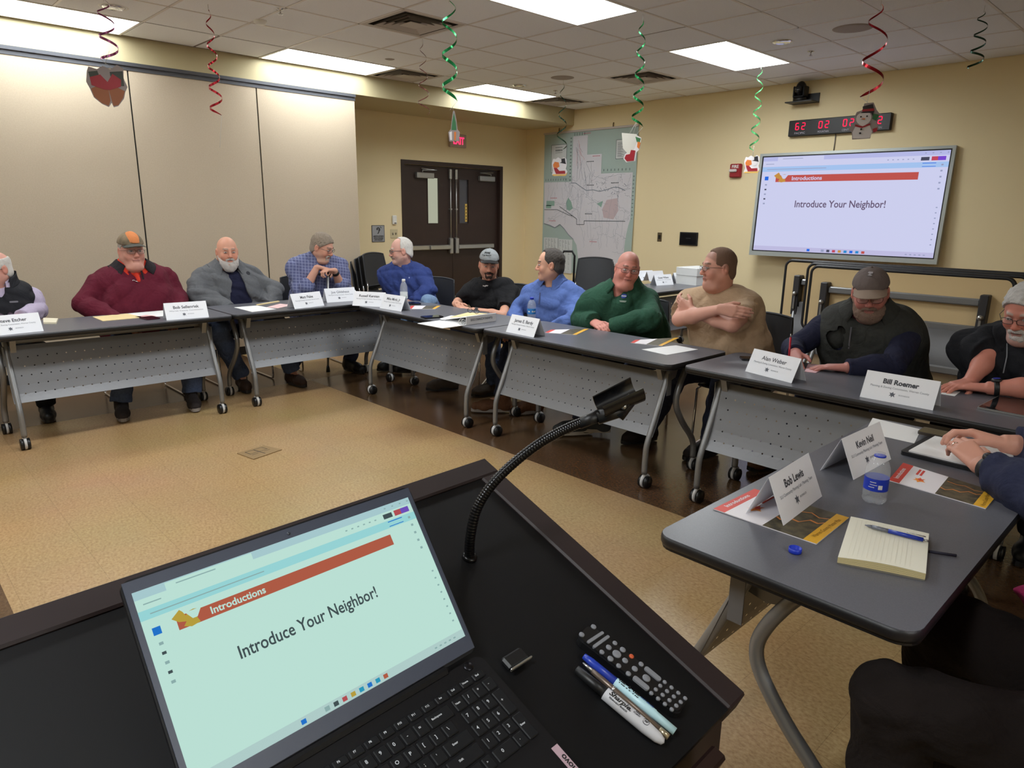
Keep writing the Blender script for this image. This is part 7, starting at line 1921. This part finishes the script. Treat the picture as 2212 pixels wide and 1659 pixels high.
# 9 --- tan tee, folded arms
E = ony(1552, 577, 4.0)
p = Person('person with glasses in a tan T-shirt sitting with folded arms', (E.x+.14, 4.14), -80, E, (-128, 2, 0), seed=9, sh=.195, ch=.125, be=.155, bf=.07, fat=.3, neck=.068, arm=1.15, nbf=-.05, nbz=-.155, hs=1.04, face_w=1.06, skin=(200, 142, 122), buzz=((112, 84, 70), .5), brow=(116, 92, 78), stub=((160, 120, 104), .25))
p.arms = {'R': (ony(1467, 690, 3.80), ony(1556, 668, 3.68), (.98, .15, -.06), (-.1, 1, -.2), dict(curl=.35, thumb=.3)), 'L': (ony(1582, 702, 3.74), ony(1494, 672, 3.80), (-.9, .1, .4), (.2, 1, .1), dict(curl=.5))}
p.legs = {'R': (V3(E.x-.05, 3.72, .55), V3(-2.62, 3.80, .10), V3(-2.70, 3.58, .035)), 'L': (V3(E.x+.25, 3.74, .55), V3(-2.18, 3.86, .10), V3(-2.24, 3.62, .035))}
p.build_body(); TAN = cloth('tan_tee', (176, 150, 122), .9, (184, 158, 130))
p.shirt('tee_shirt', TAN, .018, 'short', .60, extra=.006, amp=.007, flare=.006, fs=.7); p.ring_collar(TAN, .010, .009)
p.trousers(DENIMD); p.shoes(cloth('dark_boot', (38, 30, 28), .7), BLACK, 'boot'); p.hair(mat('cropped_brown', (118, 92, 76), .9, bump=(300, .6)), 'receding', .005, .001, front=.05); p.glasses(mat('dark_frame', (34, 28, 28), .3), .0013, .025, .013)
chair(E.x+.14, 4.20, -80, 'black chair under the person with folded arms')
# 10 --- writing, cap and vest
E = ony(1880, 632, 3.92)
p = Person('bearded person in a cap and dark vest over navy sleeves, writing with a red pen', (E.x+.02, 4.22), -74, E, (-70, 13, 4), seed=10, sh=.205, ch=.125, be=.140, bf=.03, fat=.25, neck=.066, arm=1.15, nbf=-.10, nbz=-.130, hs=1.05, face_w=1.07, skin=(176, 112, 100), brow=(110, 84, 74), stub=((120, 90, 78), .4))
wR, wL = ony(1716, 776, 3.66), ony(1828, 792, 3.62)
wR.z = max(wR.z, TT+.055); wL.z = TT+.03
p.arms = {'R': (ony(1712, 752, 3.86), wR, (.45, -.8, -.35), (.5, .2, -.8), dict(curl=.75, thumb=.6, fl=[.55, .8, 1.0, 1.1])), 'L': (ony(1930, 790, 3.76), wL, (-.95, -.25, -.10), (0, 0, -1), dict(curl=.18, spread=.8))}
p.legs = {'R': (V3(E.x-.18, 3.78, .55), V3(-1.80, 3.96, .10), V3(-1.88, 3.76, .035)), 'L': (V3(E.x+.2, 3.78, .55), V3(E.x+.2, 3.8, .10), V3(E.x+.15, 3.56, .035))}
p.build_body(); NV = cloth('navy_jersey', (30, 32, 54), .85); OLV = cloth('charcoal_vest', (46, 47, 45), .85, (56, 57, 54)); MRS = cloth('maroon_shirt', (74, 26, 40), .85)
p.shirt('shirt', NV, .010, extra=.004, amp=.003, frac=.97); p.ring_collar(MRS, .008, .012); MRSF = 1
F = Field(); F.grp(.02).cone(p.NB+p.f*.05, p.NB+p.f*.115+V3(0, 0, -.08), .032, .014); p.garment('shirt_placket', F, MRS, .006, .002)
v = p.shirt('vest', OLV, .044, arms=False, extra=.02, amp=.008, fs=.7); p.collar(OLV, .020, .055, .050, .62, 'vest_collar', on=v); p.collar(MRS, .004, .03, .03, .5, on=v)
F = Field(); F.grp(.02).ell((-1.485, 3.935, .875), (.085, .062, .085)); p.garment('vest_pocket', F, OLV, .006, .002)  # vest-coloured ellipsoid that covers a hole in the vest chest
M_ = decal_frame(v, 1836, 730, .002)
if M_ is not None: MB().bx((-.0035, -.06, -.002), (.0035, .06, .002)).build('zip', mat('zip_grey', (110, 110, 116), .4, .5), v, M_)
p.trousers(DENIMD); p.shoes(cloth('tan_boot', (92, 60, 38), .7, (104, 70, 46)), BLACK, 'boot')
cp = p.cap(cloth('cap_taupe', (104, 94, 92), .9), mat('brim_tan', (140, 122, 108), .9), .12, .004)
emblem_on(cp, 1880, 592, .030, .030, mat('cap_badge', (150, 146, 150), .8), 'badge', [(-.3, .5), (.3, .5), (.4, .1), (0, -.1), (.4, -.3), (.2, -.5), (-.4, -.4), (-.1, -.05), (-.45, .2)])
p.hair(mat('brown_hair', (62, 46, 38), .85, bump=(300, .6)), 'fringe', .006, line=(.05, .04)); p.beard(mat('reddish_beard', (128, 104, 90), .9, bump=(260, .8)), True, .015); p.glasses(mat('wire_frame', (70, 60, 56), .3, .6), .0011)
a = wR+V3(.03, -.085, .045); b = V3(a.x-.02, a.y-.005, TT+.004)
t = empty('red_pen', b, 0, 'red pen held upright by the writing person', 'pen'); dd = (wR+V3(-.005, -.065, .095))-b
MB().tube([dd*.08, dd*1.0], .0055, 10).build('barrel', mat('pen_red', (170, 24, 44), .3), t); MB().tube([dd*.0, dd*.09], [.001, .0045], 10).build('tip', STEEL, t); MB().tube([dd*1.0, dd*1.12], .0035, 8).build('clicker', STEEL, t)
chair(E.x-.04, 4.30, -74, 'black chair under the writing person in a cap')
slab('memo_card', [(1738, 803), (1746, 786), (1790, 792), (1762, 806)], .002, mat('memo_pink', (212, 170, 176), .7), 'small pink memo card under the hands of the writing person', 'card')
# 11 --- black polo at the photo edge
E = ony(2216, 672, 3.86)
p = Person('white-haired person in a black polo with hands on the table, cut by the photo edge', (E.x+.03, 4.14), -88, E, (-100, 22, 0), seed=11, sh=.21, ch=.135, be=.16, bf=.03, fat=.3, neck=.066, arm=1.1, nbf=-.09, nbz=-.125, hs=1.04, face_w=1.05, skin=(190, 120, 102), stub=((196, 184, 178), .5), brow=(170, 158, 150))
wL, wR = onz(2132, 838, TT+.035), onz(2098, 829, TT+.03)
p.arms = {'L': (onz(2246, 838, TT+.06), wL, (-.98, -.14, -.10), (0, 0, -1), dict(curl=.22, spread=.5)), 'R': (ony(2135, 770, 3.86), onz(2094, 826, TT+.035), (-.45, -.9, -.12), (0, 0, -1), dict(curl=.2, spread=.5))}
p.legs = {'L': (V3(E.x+.2, 3.74, .55), V3(E.x+.2, 3.8, .1), V3(E.x+.2, 3.55, .035)), 'R': (V3(E.x-.2, 3.74, .55), V3(E.x-.2, 3.8, .1), V3(E.x-.2, 3.55, .035))}
p.build_body(); POLO = cloth('black_polo', (24, 25, 30), .85)
s = p.shirt('polo_shirt', POLO, .018, 'short', .97, extra=.010, vdeep=.06, amp=.008, flare=.010, vw=.03); p.collar(POLO, .008, .045, .030, .38, on=s); p.ring_collar(mat('undershirt_grey', (170, 172, 178), .8), .006, .007, 'undershirt_neckband', .02)
M_ = decal_frame(s, 2170, 780, .006)
if M_ is not None: MB().tube([(.0, .10, 0), (.006, .02, 0), (.0, -.06, .0)], .003, 6).build('lanyard', mat('lanyard_grey', (120, 124, 130), .6), s, M_)
p.trousers(TROB); p.shoes(BLACK); p.hair(mat('silver_hair', (196, 194, 192), .8, bump=(300, .6)), 'short', .013, .007, line=(.066, .074)); p.glasses(mat('dark_frame', (34, 28, 28), .3), .0014, .025, .014); p.beard(mat('white_beard', (200, 194, 190), .9, bump=(260, .8)), False)
def watch(p, side, m, face, k=.035, r=.033):
    wr, el = p.arms[side][1], p.arms[side][0]; d = (el-wr).normalized(); c = wr+d*k-p.seat
    up = V3(0, 0, 1); up = (up-d*up.dot(d)).normalized()
    o = MB().lathe([(r, -.011), (r+.003, -.008), (r+.003, .008), (r, .011)], c, 28, frame3(up, d.cross(up))).build('wristwatch', m, p.o)
    mb = MB(); R = frame3(d, up.cross(d)); mb.lathe([(0, .010), (.016, .010), (.020, .006), (.021, 0), (.021, -.004)], c+up*(r+.001), 28, R); mb.build('watch_case', m, o)
    MB().lathe([(0, .0108), (.0145, .0108), (.015, .010)], c+up*(r+.001), 24, R).build('watch_face', face, o)
watch(p, 'L', BLACK, emis('watch_lit', (70, 70, 160), .25)); 
chair(E.x+.03, 4.22, -88, 'black chair under the person in the black polo')
slab('paper_sheet', [(2032, 851), (2038, 845), (2075, 846), (2062, 856)], .001, PAPER, 'small white sheet under the hands of the person in the black polo', 'paper', 'white sheets on the tables')
# tablet in front of that person
P4 = [onz(x, y, TT+.001) for x, y in ((2114, 884), (2152, 858), (2290, 880), (2262, 912))]
c = sum(P4, Vector())/4; ex_, ey_ = P4[1]-P4[0], P4[3]-P4[0]
t = empty('tablet', c, 0, 'silver-edged dark tablet lying before the person in the black polo', 'tablet'); R = frame3(ex_, ey_)
if R.col[2].z < 0: R = frame3(ey_, ex_); ex_, ey_ = ey_, ex_
M_ = R.to_4x4(); M_.translation = c; t.matrix_world = M_
MB().prism(rounded(ex_.length, ey_.length, .012), 0, .008).build('case', ALU, t); MB().prism(rounded(ex_.length-.008, ey_.length-.008, .01), .008, .0085).build('screen_glass', mat('phone_glass', (16, 16, 20), .06, spec=.8), t)
# 12 --- navy sleeves with folded hands, rest out of frame
nW, fW = onz(2118, 1003, TT+.06), onz(2166, 958, TT+.07)
p = Person('person out of frame except navy sleeves and clasped hands with ring and black watch', (.30, 2.62), 180, V3(.20, 2.62, 1.22), (180, 20, 0), seed=12, sh=.20, ch=.125, be=.135, skin=(200, 140, 118), arm=1.1)
p.arms = {'L': (onz(2262, 1082, TT+.045), nW, (-.72, .62, .28), (.15, .35, -.9), dict(curl=.60, thumb=.5)), 'R': (onz(2300, 975, TT+.06), fW, (-.96, -.10, .16), (.1, -.3, -.9), dict(curl=.60, thumb=.4))}
p.legs = {'L': (V3(-.12, 2.45, .54), V3(-.05, 2.45, .1), V3(-.3, 2.45, .035)), 'R': (V3(-.12, 2.80, .54), V3(-.05, 2.80, .1), V3(-.3, 2.8, .035))}
p.build_body(.0036); NKN = cloth('navy_knit', (40, 44, 66), .95, (48, 52, 76))
p.shirt('sweater', NKN, .018, frac=.74, extra=.008, amp=.006, flare=.006, h=.005); p.trousers(TROB); p.shoes(BLACK); p.hair(mat('brown_hair', (62, 46, 38), .85, bump=(300, .6)), 'short')
watch(p, 'L', mat('watch_rubber', (22, 22, 24), .5), mat('watch_glass', (40, 40, 46), .08, spec=.8), .030)
el, wr = p.arms['L'][0], p.arms['L'][1]; d = (el-wr).normalized(); cc = wr+d*.10
MB().tube([cc-p.seat+(V3(0, 0, 1).cross(d).normalized()*math.cos(k*.4)+V3(0, 0, 1)*math.sin(k*.4))*.050 for k in range(16)], .008, 8, closed=True).build('sleeve_seam', NKN, p.o)
RINGM = mat('ring_silver', (214, 208, 200), .15, 1.0)
_d = V3(-.72, .62, .28).normalized(); _n = V3(.15, .35, -.9); _n = (_n-_d*_n.dot(_d)).normalized(); _t = _n.cross(_d); _a = .60*.55
_v = (_d*math.cos(_a)+_n*math.sin(_a)).normalized(); _w = _v.cross(_t).normalized(); _c = nW+_d*.088-_t*.010-_n*.002+_v*.022-p.seat
MB().tube([_c+(_t*math.cos(k*.4)+_w*math.sin(k*.4))*.0102 for k in range(16)], .0016, 6, closed=True).build('finger_ring', RINGM, p.o)
chair(.36, 2.62, 180, 'black chair of the person in navy sleeves, at the near table')
P12 = p
# padfolio and phone under those hands
P4 = [onz(x, y, TT+.001) for x, y in ((1955, 985), (1990, 940), (2330, 1010), (2300, 1070))]
c = sum(P4, Vector())/4; ex_, ey_ = P4[3]-P4[0], P4[1]-P4[0]
t = empty('padfolio', c, 0, 'open black padfolio with white paper under the clasped hands', 'folder'); R = frame3(ex_, ey_)
if R.col[2].z < 0: R = frame3(ey_, ex_); ex_, ey_ = ey_, ex_
M_ = R.to_4x4(); M_.translation = c; t.matrix_world = M_
MB().prism(rounded(ex_.length, ey_.length, .012), 0, .012).build('cover', mat('black_leatherette', (20, 20, 24), .5, bump=(200, .2)), t); MB().bx((-ex_.length/2+.022, -ey_.length/2+.012, .012), (ex_.length/2-.012, ey_.length/2-.012, .017)).build('paper_pad', PAPER, t)
phone([(1983, 938), (1990, 926), (2060, 938), (2052, 952)], 'dark brown phone lying against the padfolio', mat('phone_brown', (52, 44, 36), .3), TT+.012)
# 13 --- dark trousers in the corner
kn = onz(1925, 1512, .53); 
p = Person('person at the near table out of frame except dark brown trousers and magenta hem', (kn.x+.42, kn.y+.20), 196, V3(kn.x+.42, kn.y+.21, 1.24), (196, 10, 0), seed=13, sh=.20, ch=.125, be=.14)
p.arms = {'L': (p.F(-.02, .30, .84), p.F(.20, .22, .66), (1, -.3, -.1), (0, 0, -1)), 'R': (p.F(-.02, -.30, .84), p.F(.20, -.22, .66), (1, .3, -.1), (0, 0, -1))}
p.legs = {'L': (kn, V3(kn.x+.05, kn.y-.02, .10), V3(kn.x-.20, kn.y-.08, .035)), 'R': (V3(kn.x-.02, kn.y+.38, .54), V3(kn.x+.05, kn.y+.40, .10), V3(kn.x-.20, kn.y+.36, .035))}
p.build_body(.006); p.trousers(TROBR, .015, tr=1.0, amp=.006); p.shirt('blouse', cloth('magenta_knit', (120, 16, 62), .9), .02, extra=.008); p.shoes(BLACK); p.hair(mat('brown_hair', (62, 46, 38), .85), 'short')
chair(kn.x+.44, kn.y+.20, 196, 'black chair at the near table under the person in dark brown trousers')
# jacket over the chair of the person in the blue sweater, and the chair stacks
d, DM = stack(-7.05, 4.55, 20, 5, 'by the partition end beside the doors', 'black chair dolly by the partition end with a flat upright handle')
MB().bx((-.34, -.03, .1), (-.31, .03, 1.02), bev=.004).build('push_handle', DM, d)
d, DM = stack(-5.06, 6.12, -60, 5, 'in front of the wall map', 'black chair dolly in front of the wall map with a looped handle')
MB().tube([(-.30, -.36, .03), (-.36, -.46, 1.02), (-.36, -.43, 1.07), (-.36, -.33, 1.07), (-.36, -.30, 1.02), (-.32, -.30, .03)], .013, 10).build('push_handle', DM, d)
# floor box
P4 = [onz(x, y, .0008) for x, y in ((512, 980), (570, 963), (609, 972), (548, 993))]; c = sum(P4, Vector())/4
t = empty('floor_box', c, 0, 'square brass-coloured power box lid set in the tan floor', 'floor box'); FB = mat('floor_box_brass', (150, 124, 86), .45, .3); FD = mat('floor_box_line', (70, 56, 40), .6)
a = math.atan2(P4[1].y-P4[0].y, P4[1].x-P4[0].x)
q = [p_-c for p_ in P4]; mb = MB(); mb.add([v for v in q]+[v+V3(0, 0, .004) for v in q], [(4, 5, 6, 7), (0, 1, 5, 4), (1, 2, 6, 5), (2, 3, 7, 6), (3, 0, 4, 7)])
mb.f[0] = mb.f[0] if ((q[1]-q[0]).cross(q[2]-q[1])).z > 0 else mb.f[0][::-1]; mb.build('lid', FB, t)
def fq(u, v): return (q[0]*(1-u)+q[1]*u)*(1-v)+(q[3]*(1-u)+q[2]*u)*v+V3(0, 0, .0045)
for (u0, v0, u1, v1) in ((.18, .15, .82, .18), (.18, .15, .21, .5), (.79, .15, .82, .5), (.18, .47, .82, .5), (.48, .15, .52, .85), (.18, .60, .4, .63), (.6, .60, .82, .63)):
    MB().quad(fq(u0, v0), fq(u1, v0), fq(u1, v1), fq(u0, v1)).build('lid_seam', FD, t)
